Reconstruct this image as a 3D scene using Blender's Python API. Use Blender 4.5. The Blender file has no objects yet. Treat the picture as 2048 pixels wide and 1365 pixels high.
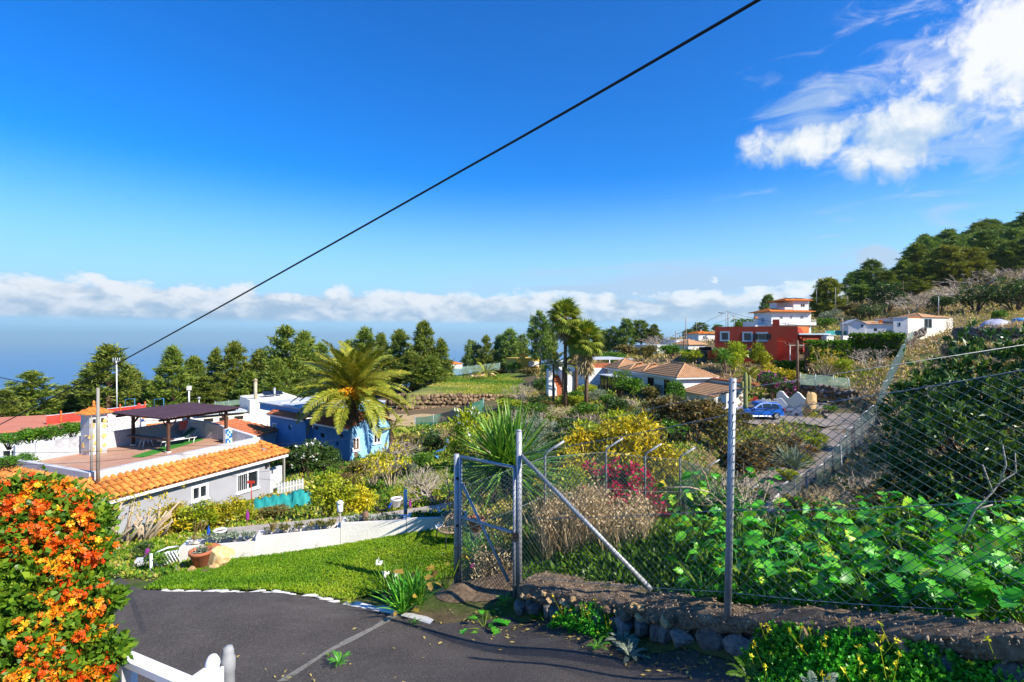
import bpy, math, random
import numpy as np
from mathutils import Vector, Matrix, Euler
PI = math.pi
R = math.radians
rng = np.random.default_rng(7)
random.seed(7)
SC = bpy.context.scene
COL = SC.collection
FOC = 1024.0     # focal length in photo pixels (photo 2048 wide)
HOR = 675.0      # row of the eye-level horizon
# camera
cam_d = bpy.data.cameras.new('camera')
cam_d.sensor_width = 36.0
cam_d.lens = 18.0
cam_d.shift_y = -(682.5 - HOR) / 2048.0
cam_d.clip_start = 0.1
cam_d.clip_end = 400000.0
cam = bpy.data.objects.new('camera', cam_d)
COL.objects.link(cam)
cam.location = (0, 0, 0)
cam.rotation_euler = (R(90), 0, 0)
SC.camera = cam
# light
SUN_H = Vector((0.86, -0.51, 0)).normalized()
SUN_EL = R(38)
SUN_V = Vector((SUN_H.x * math.cos(SUN_EL), SUN_H.y * math.cos(SUN_EL), math.sin(SUN_EL)))
sun_d = bpy.data.lights.new('sun', 'SUN')
sun_d.energy = 4.1
sun_d.angle = R(0.5)
sun_d.color = (1.0, 0.93, 0.82)
sun = bpy.data.objects.new('sun', sun_d)
COL.objects.link(sun)
sun.location = (40, -30, 60)
sun.rotation_euler = SUN_V.to_track_quat('Z', 'Y').to_euler()
SC.view_settings.view_transform = 'Standard'
SC.view_settings.look = 'None'
SC.view_settings.gamma = 1.0
SC.view_settings.use_curve_mapping = False
SC.view_settings.exposure = 1.08
SC.cycles.max_bounces = 6
SC.cycles.transparent_max_bounces = 16
SC.cycles.diffuse_bounces = 4
SC.cycles.glossy_bounces = 3
SC.cycles.volume_bounces = 0
SC.cycles.caustics_reflective = False
SC.cycles.caustics_refractive = False
SC.cycles.sample_clamp_indirect = 4.0
# node helper
class NT:
 def __init__(s, tree):
  s.t = tree; s.n = tree.nodes; s.l = tree.links
 def put(s, sock, v):
  if v is None: return
  if isinstance(v, bpy.types.NodeSocket): s.l.new(v, sock)
  elif isinstance(v, (tuple, list)):
   v = tuple(v)
   if sock.type == 'RGBA' and len(v) == 3: v = v + (1.0,)
   sock.default_value = v
  else: sock.default_value = v
 def node(s, typ, props=None, **ins):
  n = s.n.new(typ)
  for k, v in (props or {}).items(): setattr(n, k, v)
  for k, v in ins.items():
   k2 = k.replace('_', ' ')
   s.put(n.inputs[k2] if k2 in n.inputs else n.inputs[k], v)
  return n
 def m(s, op, a, b=None, c=None, clamp=False):
  n = s.n.new('ShaderNodeMath'); n.operation = op; n.use_clamp = clamp
  s.put(n.inputs[0], a)
  if b is not None: s.put(n.inputs[1], b)
  if c is not None: s.put(n.inputs[2], c)
  return n.outputs[0]
 def vm(s, op, a, b=None, scale=None):
  n = s.n.new('ShaderNodeVectorMath'); n.operation = op
  s.put(n.inputs[0], a)
  if b is not None: s.put(n.inputs[1], b)
  if scale is not None: s.put(n.inputs['Scale'], scale)
  return n.outputs[0]
 def smooth(s, x, lo, hi, olo=0.0, ohi=1.0):
  n = s.n.new('ShaderNodeMapRange'); n.interpolation_type = 'SMOOTHSTEP'
  s.put(n.inputs[0], x); s.put(n.inputs[1], lo); s.put(n.inputs[2], hi)
  s.put(n.inputs[3], olo); s.put(n.inputs[4], ohi)
  return n.outputs[0]
 def noise(s, vec, scale, detail=4.0, rough=0.55, dist=0.0, typ='FBM'):
  n = s.n.new('ShaderNodeTexNoise')
  s.put(n.inputs['Vector'], vec); n.inputs['Scale'].default_value = scale
  n.inputs['Detail'].default_value = detail; n.inputs['Roughness'].default_value = rough
  n.inputs['Distortion'].default_value = dist
  return n.outputs['Fac']
 def ramp(s, fac, stops, interp='LINEAR'):
  n = s.n.new('ShaderNodeValToRGB'); s.put(n.inputs[0], fac)
  cr = n.color_ramp; cr.interpolation = interp
  while len(cr.elements) > 1: cr.elements.remove(cr.elements[-1])
  cr.elements[0].position = stops[0][0]; cr.elements[0].color = tuple(stops[0][1]) + (1,)
  for p, c in stops[1:]:
   e = cr.elements.new(p); e.color = tuple(c) + (1,)
  return n.outputs[0]
 def mix(s, f, a, b, mode='MIX'):
  n = s.n.new('ShaderNodeMix'); n.data_type = 'RGBA'; n.blend_type = mode
  s.put(n.inputs[0], f); s.put(n.inputs[6], a); s.put(n.inputs[7], b)
  return n.outputs[2]
# world: sky and clouds
world = bpy.data.worlds.new('World')
SC.world = world
world.use_nodes = True
W = NT(world.node_tree)
W.n.clear()
sky = W.n.new('ShaderNodeTexSky')
sky.sky_type = 'NISHITA'
sky.sun_disc = False
sky.sun_elevation = SUN_EL
sky.sun_rotation = math.atan2(SUN_V.x, SUN_V.y)
sky.altitude = 650.0
sky.air_density = 1.0
sky.dust_density = 0.3
sky.ozone_density = 1.6
hs = W.node('ShaderNodeHueSaturation', Hue=0.497, Saturation=1.42, Value=1.0, Fac=1.0, Color=sky.outputs[0])
tc = W.n.new('ShaderNodeTexCoord')
D = tc.outputs['Generated']
sx = W.n.new('ShaderNodeSeparateXYZ'); W.l.new(D, sx.inputs[0])
az = W.m('ARCTAN2', sx.outputs[0], sx.outputs[1])
el = W.m('ARCSINE', sx.outputs[2])
cv = W.node('ShaderNodeCombineXYZ', X=az, Y=el, Z=0.0).outputs[0]
def skypos(px, py):
 a = math.atan((px - 1024) / FOC)
 return a, math.atan((HOR - py) / FOC * math.cos(a))
def ell(px, py, rx, ry, rot=0.0):
 """soft ellipse in azimuth / elevation: 1 in the centre, 0 on the rim, negative outside"""
 a, e = skypos(px, py)
 da = W.m('SUBTRACT', az, a); de = W.m('SUBTRACT', el, e)
 c, s_ = math.cos(rot), math.sin(rot)
 u = W.m('DIVIDE', W.m('ADD', W.m('MULTIPLY', da, c), W.m('MULTIPLY', de, s_)), rx)
 v = W.m('DIVIDE', W.m('SUBTRACT', W.m('MULTIPLY', de, c), W.m('MULTIPLY', da, s_)), ry)
 return W.m('SUBTRACT', 1.0, W.m('SQRT', W.m('ADD', W.m('MULTIPLY', u, u), W.m('MULTIPLY', v, v))))
n_puff = W.noise(cv, 11.0, 7.0, 0.56, 0.3)          # billows
n_fine = W.noise(cv, 30.0, 6.0, 0.62, 0.5)
cvw = W.vm('MULTIPLY', W.vm('ADD', cv, (0.7, 1.3, 0)), (5.0, 16.0, 1.0))
n_wisp = W.noise(cvw, 1.6, 8.0, 0.62, 0.8)
e1 = ell(1610, 285, 0.115, 0.046, 0.05)
e2 = ell(1800, 268, 0.115, 0.072, -0.1)
e3 = ell(1650, 205, 0.135, 0.060, -0.1)
e4 = ell(2025, 85, 0.165, 0.105, 0.30)
e5 = W.m('MULTIPLY', ell(1757, 514, 0.040, 0.026, -0.3), 1.5)
big = W.m('MAXIMUM', W.m('MAXIMUM', e1, e2), W.m('MAXIMUM', W.m('MULTIPLY', e4, 0.72), e5))
big = W.m('ADD', W.m('MULTIPLY', big, 0.95), W.m('MULTIPLY', W.m('SUBTRACT', n_puff, 0.5), 1.25))
big = W.m('ADD', big, W.m('MULTIPLY', W.m('SUBTRACT', n_fine, 0.5), 1.0))
d_big = W.smooth(big, 0.02, 0.52, 0.0, 0.97)
thin = W.m('MAXIMUM', e3, W.m('MULTIPLY', ell(1900, 200, 0.30, 0.20, 0.1), 0.8))
thin = W.m('ADD', W.m('MULTIPLY', thin, 0.7), W.m('MULTIPLY', W.m('SUBTRACT', n_wisp, 0.52), 2.2))
d_thin = W.m('MULTIPLY', W.smooth(thin, 0.08, 0.75), 0.62)
cvb = W.vm('MULTIPLY', cv, (1.0, 1.9, 1.0))
n_bank = W.noise(cvb, 6.5, 7.0, 0.58, 0.2)
n_bk2 = W.noise(cvb, 26.0, 5.0, 0.6, 0.3)
top = W.m('ADD', 0.090, W.m('MULTIPLY', W.m('SUBTRACT', n_bank, 0.5), 0.11))
top = W.m('ADD', top, W.m('MULTIPLY', W.m('SUBTRACT', n_bk2, 0.5), 0.035))
d_bank = W.m('MULTIPLY', W.smooth(W.m('SUBTRACT', top, el), -0.004, 0.016), W.smooth(el, 0.022, 0.036))
cvc = W.vm('MULTIPLY', W.vm('ADD', cv, (3.1, 0.4, 0)), (3.0, 24.0, 1.0))
n_cir = W.noise(cvc, 1.3, 7.0, 0.6, 0.6)
veil = W.m('ADD', W.m('MULTIPLY', ell(1330, 575, 0.52, 0.060, 0.02), 0.95), W.m('MULTIPLY', W.m('SUBTRACT', n_cir, 0.5), 1.5))
d_veil = W.m('MULTIPLY', W.smooth(veil, 0.05, 0.75), 0.82)
streak = W.m('ADD', ell(1650, 473, 0.050, 0.0035, 0.07), W.m('MULTIPLY', W.m('SUBTRACT', n_wisp, 0.5), 1.2))
d_str = W.m('MULTIPLY', W.smooth(streak, 0.1, 0.9), 0.5)
dens = W.m('MAXIMUM', W.m('MAXIMUM', d_big, d_thin), W.m('MAXIMUM', W.m('MAXIMUM', d_bank, d_str), d_veil))
bank_l = W.m('ADD', W.m('MULTIPLY', W.m('SUBTRACT', el, 0.052), 14.0), W.m('MULTIPLY', W.m('SUBTRACT', n_bk2, 0.5), 3.0))
bank_l = W.smooth(W.m('ADD', bank_l, W.m('MULTIPLY', W.m('SUBTRACT', n_bank, 0.5), 3.4)), -0.65, 0.75)
bank_c = W.mix(bank_l, (1.35, 1.8, 2.35), (3.15, 3.2, 3.25))
n_up = W.noise(W.vm('ADD', cv, (0.010, 0.020, 0)), 11.0, 7.0, 0.56, 0.3)
big_l = W.m('ADD', W.m('MULTIPLY', big, 0.75), W.m('MULTIPLY', W.m('SUBTRACT', n_puff, n_up), 1.3))
big_l = W.m('ADD', big_l, W.m('MULTIPLY', W.m('SUBTRACT', el, 0.315), 4.5, clamp=False))
big_l = W.smooth(W.m('ADD', big_l, W.m('MULTIPLY', W.m('SUBTRACT', n_puff, 0.5), 0.6)), 0.02, 0.70)
big_c = W.mix(big_l, (1.6, 2.1, 2.75), (3.2, 3.2, 3.2))
cl_c = W.mix(W.smooth(d_bank, 0.1, 0.5), big_c, bank_c)
SKY_S = 0.15
hz = W.smooth(el, 0.05, 0.31, 0.95, 0.0)          # pale air towards the horizon
skyc = W.mix(hz, W.mix(1.0, hs.outputs[0], (0.03, 0.46, 0.74), 'MULTIPLY'), (1.55, 2.6, 3.6))
out_c = W.mix(dens, skyc, cl_c)
bg = W.node('ShaderNodeBackground', Color=out_c, Strength=SKY_S)
wo = W.n.new('ShaderNodeOutputWorld')
W.l.new(bg.outputs[0], wo.inputs[0])
# scene helpers
def P(px, py, Y):
 """a point seen at photo pixel (px, py), Y metres ahead of the eye"""
 return Vector(((px - 1024.0) / FOC * Y, Y, (HOR - py) / FOC * Y))
def tag(o, label=None, cat=None, group=None, kind=None):
 if label: o['label'] = label
 if cat: o['category'] = cat
 if group: o['group'] = group
 if kind: o['kind'] = kind
 return o
def thing(name, label, cat, loc=(0, 0, 0), rz=0.0, group=None):
 o = bpy.data.objects.new(name, None)
 o.empty_display_size = 0.2
 COL.objects.link(o)
 o.location = loc; o.rotation_euler = (0, 0, rz)
 return tag(o, label, cat, group)
def link(name, me, parent=None, loc=(0, 0, 0), rot=(0, 0, 0), sc=(1, 1, 1)):
 o = bpy.data.objects.new(name, me)
 COL.objects.link(o)
 if parent is not None: o.parent = parent
 o.location = loc; o.rotation_euler = rot
 o.scale = (sc, sc, sc) if isinstance(sc, (int, float)) else sc
 return o
def arr_mesh(name, V, F, mats, tint=None, mi=None, smooth=False):
 """mesh from numpy arrays; F is (N,3) or (N,4), or a list of ragged faces"""
 me = bpy.data.meshes.new(name)
 V = np.asarray(V, dtype=np.float32)
 if isinstance(F, np.ndarray):
  n, k = F.shape
  lv = F.reshape(-1).astype(np.int32)
  ls = np.arange(n, dtype=np.int32) * k
 else:
  n = len(F)
  cnt = np.array([len(f) for f in F], dtype=np.int32)
  lv = np.array([i for f in F for i in f], dtype=np.int32)
  ls = np.concatenate([[0], np.cumsum(cnt)[:-1]]).astype(np.int32)
 me.vertices.add(len(V)); me.vertices.foreach_set('co', V.reshape(-1))
 me.loops.add(len(lv)); me.loops.foreach_set('vertex_index', lv)
 me.polygons.add(n); me.polygons.foreach_set('loop_start', ls)
 for m in (mats if isinstance(mats, (list, tuple)) else [mats]): me.materials.append(m)
 if mi is not None: me.polygons.foreach_set('material_index', np.asarray(mi, dtype=np.int32))
 if smooth: me.polygons.foreach_set('use_smooth', np.ones(n, dtype=bool))
 if tint is not None:
  a = me.attributes.new('tint', 'FLOAT', 'FACE')
  a.data.foreach_set('value', np.asarray(tint, dtype=np.float32))
 me.update(calc_edges=True)
 return me
def rotm(rot):
 return Euler(rot).to_matrix()
class G:
 """collects simple shapes; build() links them as ONE mesh object"""
 def __init__(s): s.v = []; s.f = []; s.m = []; s.sm = []
 def add(s, V, F, mi=0, smooth=False):
  b = len(s.v)
  s.v.extend([tuple(p) for p in V])
  for f in F:
   s.f.append([i + b for i in f]); s.m.append(mi); s.sm.append(smooth)
 def box(s, c, d, rot=None, mi=0, taper=1.0):
  hx, hy, hz = d[0] / 2, d[1] / 2, d[2] / 2
  V = []
  for z, t in ((-hz, 1.0), (hz, taper)):
   for x, y in ((-hx, -hy), (hx, -hy), (hx, hy), (-hx, hy)):
    V.append(Vector((x * t, y * t, z)))
  if rot is not None:
   M = rotm(rot); V = [M @ p for p in V]
  c = Vector(c)
  s.add([p + c for p in V], [(3, 2, 1, 0), (4, 5, 6, 7), (0, 1, 5, 4), (1, 2, 6, 5), (2, 3, 7, 6), (3, 0, 4, 7)], mi)
 def bx(s, x0, x1, y0, y1, z0, z1, mi=0):
  s.box(((x0 + x1) / 2, (y0 + y1) / 2, (z0 + z1) / 2), (x1 - x0, y1 - y0, z1 - z0), None, mi)
 def tube(s, pts, r, n=8, mi=0, caps=True, smooth=True):
  pts = [Vector(p) for p in pts]
  rs = r if isinstance(r, (list, tuple)) else [r] * len(pts)
  V = []; F = []
  up = Vector((0, 0, 1)); ref = None
  for i, p in enumerate(pts):
   t = (pts[min(i + 1, len(pts) - 1)] - pts[max(i - 1, 0)])
   if t.length < 1e-9: t = Vector((0, 0, 1))
   t.normalize()
   if ref is None:
    ref = t.cross(up) if abs(t.z) < 0.95 else t.cross(Vector((1, 0, 0)))
   ref = (ref - t * ref.dot(t)).normalized()
   b = t.cross(ref)
   for k in range(n):
    a = 2 * PI * k / n
    V.append(p + (ref * math.cos(a) + b * math.sin(a)) * rs[i])
  for i in range(len(pts) - 1):
   for k in range(n):
    k2 = (k + 1) % n
    F.append((i * n + k, i * n + k2, (i + 1) * n + k2, (i + 1) * n + k))
  s.add(V, F, mi, smooth)
  if caps:
   b0 = len(s.v) - len(V)
   s.f.append([b0 + k for k in reversed(range(n))]); s.m.append(mi); s.sm.append(False)
   e0 = b0 + (len(pts) - 1) * n
   s.f.append([e0 + k for k in range(n)]); s.m.append(mi); s.sm.append(False)
 def lathe(s, prof, n=12, c=(0, 0, 0), mi=0, smooth=True, cap=True):
  V = []; F = []
  for r, z in prof:
   for k in range(n):
    a = 2 * PI * k / n
    V.append((c[0] + r * math.cos(a), c[1] + r * math.sin(a), c[2] + z))
  for i in range(len(prof) - 1):
   for k in range(n):
    k2 = (k + 1) % n
    F.append((i * n + k, i * n + k2, (i + 1) * n + k2, (i + 1) * n + k))
  if cap:
   F.append(tuple(reversed(range(n)))); F.append(tuple((len(prof) - 1) * n + k for k in range(n)))
  s.add(V, F, mi, smooth)
 def poly(s, pts, th=None, mi=0):
  """flat polygon; with th, a slab: pts is the top outline (counter-clockwise from above), th its depth"""
  n = len(pts)
  if th is None:
   s.add(pts, [tuple(range(n))], mi); return
  V = [Vector(p) for p in pts] + [Vector(p) - Vector((0, 0, th)) for p in pts]
  F = [tuple(range(n)), tuple(reversed(range(n, 2 * n)))]
  for i in range(n):
   j = (i + 1) % n
   F.append((i, i + n, j + n, j))
  s.add(V, F, mi)
 def ball(s, c, r, seg=10, rings=6, mi=0, squash=(1, 1, 1)):
  prof = []
  V = []; F = []
  for i in range(1, rings):
   a = PI * i / rings
   for k in range(seg):
    b = 2 * PI * k / seg
    V.append((c[0] + r * squash[0] * math.sin(a) * math.cos(b), c[1] + r * squash[1] * math.sin(a) * math.sin(b), c[2] + r * squash[2] * math.cos(a)))
  V.append((c[0], c[1], c[2] + r * squash[2])); V.append((c[0], c[1], c[2] - r * squash[2]))
  for i in range(rings - 2):
   for k in range(seg):
    k2 = (k + 1) % seg
    F.append((i * seg + k, (i + 1) * seg + k, (i + 1) * seg + k2, i * seg + k2))
  T = len(V) - 2
  for k in range(seg):
   k2 = (k + 1) % seg
   F.append((T, k, k2)); F.append((T + 1, (rings - 2) * seg + k2, (rings - 2) * seg + k))
  s.add(V, F, mi, True)
 def mesh(s, name, mats):
  me = arr_mesh(name, s.v, s.f, mats, mi=s.m)
  me.polygons.foreach_set('use_smooth', s.sm)
  return me
 def build(s, name, mats, parent=None, loc=(0, 0, 0), rot=(0, 0, 0)):
  return link(name, s.mesh(name, mats), parent, loc, rot)
_perm = np.random.default_rng(3).random((256, 256))
def vn(x, y):
 xi = np.floor(x).astype(int); yi = np.floor(y).astype(int)
 fx = x - xi; fy = y - yi
 fx = fx * fx * (3 - 2 * fx); fy = fy * fy * (3 - 2 * fy)
 g = lambda a, b: _perm[a & 255, b & 255]
 return (g(xi, yi) * (1 - fx) + g(xi + 1, yi) * fx) * (1 - fy) + (g(xi, yi + 1) * (1 - fx) + g(xi + 1, yi + 1) * fx) * fy - 0.5
def fbm(x, y, o=4):
 r = 0; a = 1.0
 for i in range(o):
  r = r + a * vn(x * 2 ** i + 17.3 * i, y * 2 ** i + 5.1 * i); a *= 0.5
 return r
# materials
def base_mat(name):
 m = bpy.data.materials.new(name); m.use_nodes = True
 t = NT(m.node_tree); t.n.clear()
 o = t.n.new('ShaderNodeOutputMaterial')
 return m, t, o
def mat(name, c1, c2=None, scale=3.0, rough=0.75, bump=0.0, bscale=None, detail=5.0, metal=0.0, spec=0.35, c3=None, orand=0.0,
  dirt=None, dscale=0.6, dthr=0.55, coat=0.0, stretch=None):
 """noise-mottled surface: c1..c2(..c3); dirt: an extra stain colour in its own patches"""
 m, t, o = base_mat(name)
 tcn = t.n.new('ShaderNodeTexCoord')
 vec = tcn.outputs['Object']
 if stretch: vec = t.vm('MULTIPLY', vec, stretch)
 if orand:
  oi = t.n.new('ShaderNodeObjectInfo')
  vec = t.vm('ADD', vec, t.node('ShaderNodeCombineXYZ', X=t.m('MULTIPLY', oi.outputs['Random'], 37.0), Y=t.m('MULTIPLY', oi.outputs['Random'], 11.0)).outputs[0])
 c2 = c2 or c1
 f = t.noise(vec, scale, detail, 0.6)
 stops = [(0.3, c1), (0.7, c2)] if c3 is None else [(0.28, c1), (0.5, c2), (0.72, c3)]
 col = t.ramp(f, stops)
 if dirt:
  col = t.mix(t.smooth(t.noise(vec, dscale, 6.0, 0.65), dthr, dthr + 0.16), col, dirt)
 if orand:
  k = t.m('ADD', 1.0 - orand, t.m('MULTIPLY', oi.outputs['Random'], 2 * orand))
  col = t.node('ShaderNodeHueSaturation', Hue=0.5, Saturation=1.0, Value=k, Fac=1.0, Color=col).outputs[0]
 p = t.node('ShaderNodeBsdfPrincipled', Base_Color=col, Roughness=rough, Metallic=metal)
 p.inputs['Specular IOR Level'].default_value = spec
 if coat: p.inputs['Coat Weight'].default_value = coat
 if bump:
  bn = t.node('ShaderNodeBump', Strength=bump, Distance=0.02, Height=t.noise(vec, bscale or scale * 4, 6.0, 0.65))
  t.l.new(bn.outputs[0], p.inputs['Normal'])
 t.l.new(p.outputs[0], o.inputs[0])
 return m
def leaf_mat(name, stops, trans=0.3, rough=0.5, spec=0.3, ovar=0.12):
 """leaf: colour by the per-leaf 'tint' value, varied a little from plant to plant"""
 m, t, o = base_mat(name)
 at = t.n.new('ShaderNodeAttribute'); at.attribute_name = 'tint'
 oi = t.n.new('ShaderNodeObjectInfo')
 col = t.ramp(at.outputs['Fac'], [(q, tuple(min(.9, v * 1.22) for v in c)) for q, c in stops])
 k = t.m('ADD', 1.0 - ovar, t.m('MULTIPLY', oi.outputs['Random'], 2 * ovar))
 hh = t.m('ADD', 0.5 - ovar * 0.08, t.m('MULTIPLY', oi.outputs['Random'], ovar * 0.16))
 col = t.node('ShaderNodeHueSaturation', Hue=hh, Saturation=1.0, Value=k, Fac=1.0, Color=col).outputs[0]
 p = t.node('ShaderNodeBsdfPrincipled', Base_Color=col, Roughness=rough)
 p.inputs['Specular IOR Level'].default_value = spec
 tr = t.node('ShaderNodeBsdfTranslucent', Color=t.mix(1.0, col, (1.25, 1.2, 0.5), 'MULTIPLY'))
 mx = t.node('ShaderNodeMixShader', Fac=trans * .75)
 t.l.new(p.outputs[0], mx.inputs[1]); t.l.new(tr.outputs[0], mx.inputs[2])
 t.l.new(mx.outputs[0], o.inputs[0])
 return m
M = {}
# ground shape
CP = [  # (px, py, Y): points of the ground as the photograph shows them
 (1600, 1365, 4.6), (1100, 1365, 5.56), (700, 1365, 6.2), (400, 1365, 6.5), (250, 1190, 9.3), (560, 1192, 9.3),
 (840, 1235, 8.5), (1040, 1238, 8.3), (1300, 1292, 6.6), (1500, 1315, 5.4), (100, 1300, 7.6), (-400, 1200, 10),
 (1470, 1145, 6.9), (2048, 1195, 4.9), (1400, 1300, 5.95), (1700, 1350, 4.62), (1600, 1330, 4.98), (1700, 1085, 8), (1300, 1150, 7.8), (1060, 1150, 9.4), (1150, 1090, 10), (1250, 1060, 13.5),
 (1090, 1085, 11.5), (1360, 1055, 14), (1420, 1030, 22), (1500, 1060, 18), (1635, 1005, 27), (1850, 1060, 9), (1760, 1040, 12),
 (1900, 900, 17), (1800, 905, 25), (1990, 820, 25), (1790, 830, 40), (2048, 760, 32), (2500, 700, 20), (2400, 1050, 7),
 (300, 1180, 10), (680, 1190, 9.7), (360, 1131, 12.6), (510, 1119, 12.95), (600, 1106, 13.3), (680, 1095, 13.55), (810, 1072, 13.85), (905, 1062, 13.95), (905, 1172, 9.9), (1000, 1150, 10.5),
 (960, 1062, 14), (250, 1120, 14.5), (700, 1040, 19), (850, 1020, 19), (860, 960, 26), (700, 930, 37), (600, 980, 31), (440, 1050, 22),
 (300, 1080, 18), (100, 1110, 20), (-200, 1100, 20), (860, 905, 42), (780, 912, 40), (950, 900, 36), (990, 960, 22),
 (1200, 960, 20), (1100, 890, 32), (1450, 930, 28), (1450, 890, 34), (1250, 880, 36), (1130, 830, 48), (1300, 810, 52), (1000, 830, 52),
 (1200, 797, 57), (1420, 815, 50), (1520, 835, 47), (1700, 842, 43), (1620, 806, 55), (1650, 901, 35.5), (1590, 935, 33), (1540, 965, 31),
 (850, 848, 62), (760, 860, 58), (960, 835, 62), (860, 815, 76), (1000, 790, 92), (1080, 765, 92), (1080, 742, 126), (940, 760, 122), (830, 772, 110),
 (620, 850, 60), (500, 870, 48), (300, 880, 52), (100, 900, 48), (-200, 900, 50), (250, 830, 85), (500, 815, 90), (0, 850, 90), (-400, 850, 90),
 (700, 800, 110), (400, 800, 130), (100, 830, 130),
 (1480, 722, 76), (1390, 714, 88), (1350, 702, 105), (1560, 705, 92), (1570, 672, 112), (1700, 690, 84), (1790, 682, 90), (1760, 702, 76),
 (1680, 765, 58), (1760, 740, 60), (1900, 672, 84), (1960, 668, 74), (2048, 672, 66), (1990, 641, 95), (1800, 622, 135), (1960, 602, 140),
 (2048, 585, 150), (1700, 618, 170), (2000, 533, 230), (2048, 490, 270), (1800, 545, 230), (1690, 595, 230), (2400, 380, 300), (2400, 600, 120),
 (2400, 640, 60), (1640, 640, 160), (1500, 655, 160), (1300, 695, 160), (1200, 720, 140), (1600, 640, 240), (1450, 700, 260),
]
CPX = [(*P(*c),) for c in CP]
CPX += [(0, 0, -3.3), (-5, 0, -4.2), (6, 0, -1.9), (0, -6, -3.0), (-10, -5, -4.5), (12, 2, 0.3), (12, -6, 1.0), (-20, 2, -5.5),
  (-60, 20, -11), (60, 20, 6), (-90, 60, -17), (-140, 120, -30), (-60, 170, -26), (0, 170, -19), (0, 250, -45), (-120, 250, -60), (60, 260, -14),
  (0, 450, -105), (-300, 400, -110), (150, 450, -60), (400, 420, 70), (-1200, 1500, -380), (0, 1500, -400), (800, 1500, -280), (-3500, 3600, -700),
  (0, 3200, -700), (2500, 3600, -700), (-4500, 800, -420), (-900, 200, -160), (700, 300, 190), (1500, 800, 260), (200, 60, 45), (400, 100, 120), (1500, 200, 400)]
CPX = np.array(CPX, dtype=float)
def uv(x, y):
 yy = np.maximum(np.asarray(y, float) + 10.0, 1.5)
 return np.asarray(x, float) / yy * 1.3, np.log(yy)
def _phi(r2):
 r2 = np.maximum(r2, 1e-12); return 0.5 * r2 * np.log(r2)
_cu, _cv = uv(CPX[:, 0], CPX[:, 1])
_ch = CPX[:, 2] / (CPX[:, 1] + 12.0)
_n = len(CPX)
_A = np.zeros((_n + 3, _n + 3))
_A[:_n, :_n] = _phi((_cu[:, None] - _cu) ** 2 + (_cv[:, None] - _cv) ** 2) + np.eye(_n) * 2e-4
_A[:_n, _n] = 1; _A[:_n, _n + 1] = _cu; _A[:_n, _n + 2] = _cv
_A[_n:, :_n] = _A[:_n, _n:].T
_w = np.linalg.solve(_A, np.concatenate([_ch, [0, 0, 0]]))
def H0(x, y):
 x = np.asarray(x, float); y = np.asarray(y, float)
 sh = np.broadcast(x, y).shape
 x = np.broadcast_to(x, sh).reshape(-1); y = np.broadcast_to(y, sh).reshape(-1)
 out = np.empty(len(x))
 for i in range(0, len(x), 20000):
  u, v = uv(x[i:i + 20000], y[i:i + 20000])
  h = _phi((u[:, None] - _cu) ** 2 + (v[:, None] - _cv) ** 2) @ _w[:_n] + _w[_n] + _w[_n + 1] * u + _w[_n + 2] * v
  out[i:i + 20000] = h * (np.maximum(y[i:i + 20000], -8) + 12.0)
 return out.reshape(sh)
STRIPS = []
def resample(pts, step):
 pts = [Vector(p) for p in pts]
 out = []
 for i in range(len(pts) - 1):
  p0 = pts[max(i - 1, 0)]; p1 = pts[i]; p2 = pts[i + 1]; p3 = pts[min(i + 2, len(pts) - 1)]
  n = max(1, int((p2 - p1).length / step))
  for k in range(n):
   t = k / n
   out.append(0.5 * ((2 * p1) + (p2 - p0) * t + (2 * p0 - 5 * p1 + 4 * p2 - p3) * t * t + (3 * p1 - p0 - 3 * p2 + p3) * t ** 3))
 out.append(pts[-1])
 return out
LANE = resample([P(1440, 1075, 21), P(1500, 1010, 27.5), P(1548, 965, 30.5), P(1592, 934, 33), P(1645, 899, 36), P(1690, 862, 41), P(1690, 832, 47), P(1640, 812, 53), P(1600, 798, 60), P(1560, 778, 72)], 0.8)
PARK = resample([P(1470, 842, 45), P(1540, 838, 46.5), P(1620, 842, 45), P(1680, 850, 43)], 0.8)
UPLANE = resample([P(1380, 712, 84), P(1420, 704, 92), P(1430, 694, 108)], 1.5)
GPATH = resample([P(455, 1066, 15.6), P(540, 1058, 16.2), P(640, 1047, 17), P(760, 1036, 17.8), P(850, 1022, 18.8), P(920, 1010, 20)], 0.5)
STRIPS += [(GPATH, .55, .8), (LANE, 1.7, 1.6), (PARK, 2.4, 1.2), (UPLANE, 2.0, 2.0)]
def H1(x, y):
 z = H0(x, y)
 x = np.asarray(x, float); y = np.asarray(y, float)
 for pl, hw, bl in STRIPS:
  a = np.array([tuple(p) for p in pl])
  lo = a.min(0) - hw - bl; hi = a.max(0) + hw + bl
  ok = (x > lo[0]) & (x < hi[0]) & (y > lo[1]) & (y < hi[1])
  if not ok.any(): continue
  xs = x[ok]; ys = y[ok]; zz = z[ok].copy()
  best = np.full(len(xs), 1e9); bz = np.zeros(len(xs))
  for i in range(len(a) - 1):
   d = a[i + 1, :2] - a[i, :2]; L2 = d @ d + 1e-9
   t = np.clip(((xs - a[i, 0]) * d[0] + (ys - a[i, 1]) * d[1]) / L2, 0, 1)
   dd = np.hypot(xs - a[i, 0] - t * d[0], ys - a[i, 1] - t * d[1])
   m = dd < best
   best[m] = dd[m]; bz[m] = (a[i, 2] + t * (a[i + 1, 2] - a[i, 2]))[m]
  w = np.clip((hw + bl - best) / bl, 0, 1); w = w * w * (3 - 2 * w)
  zz = zz * (1 - w) + (bz - 0.06) * w
  z = z.copy(); z[ok] = zz
 return z
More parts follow.
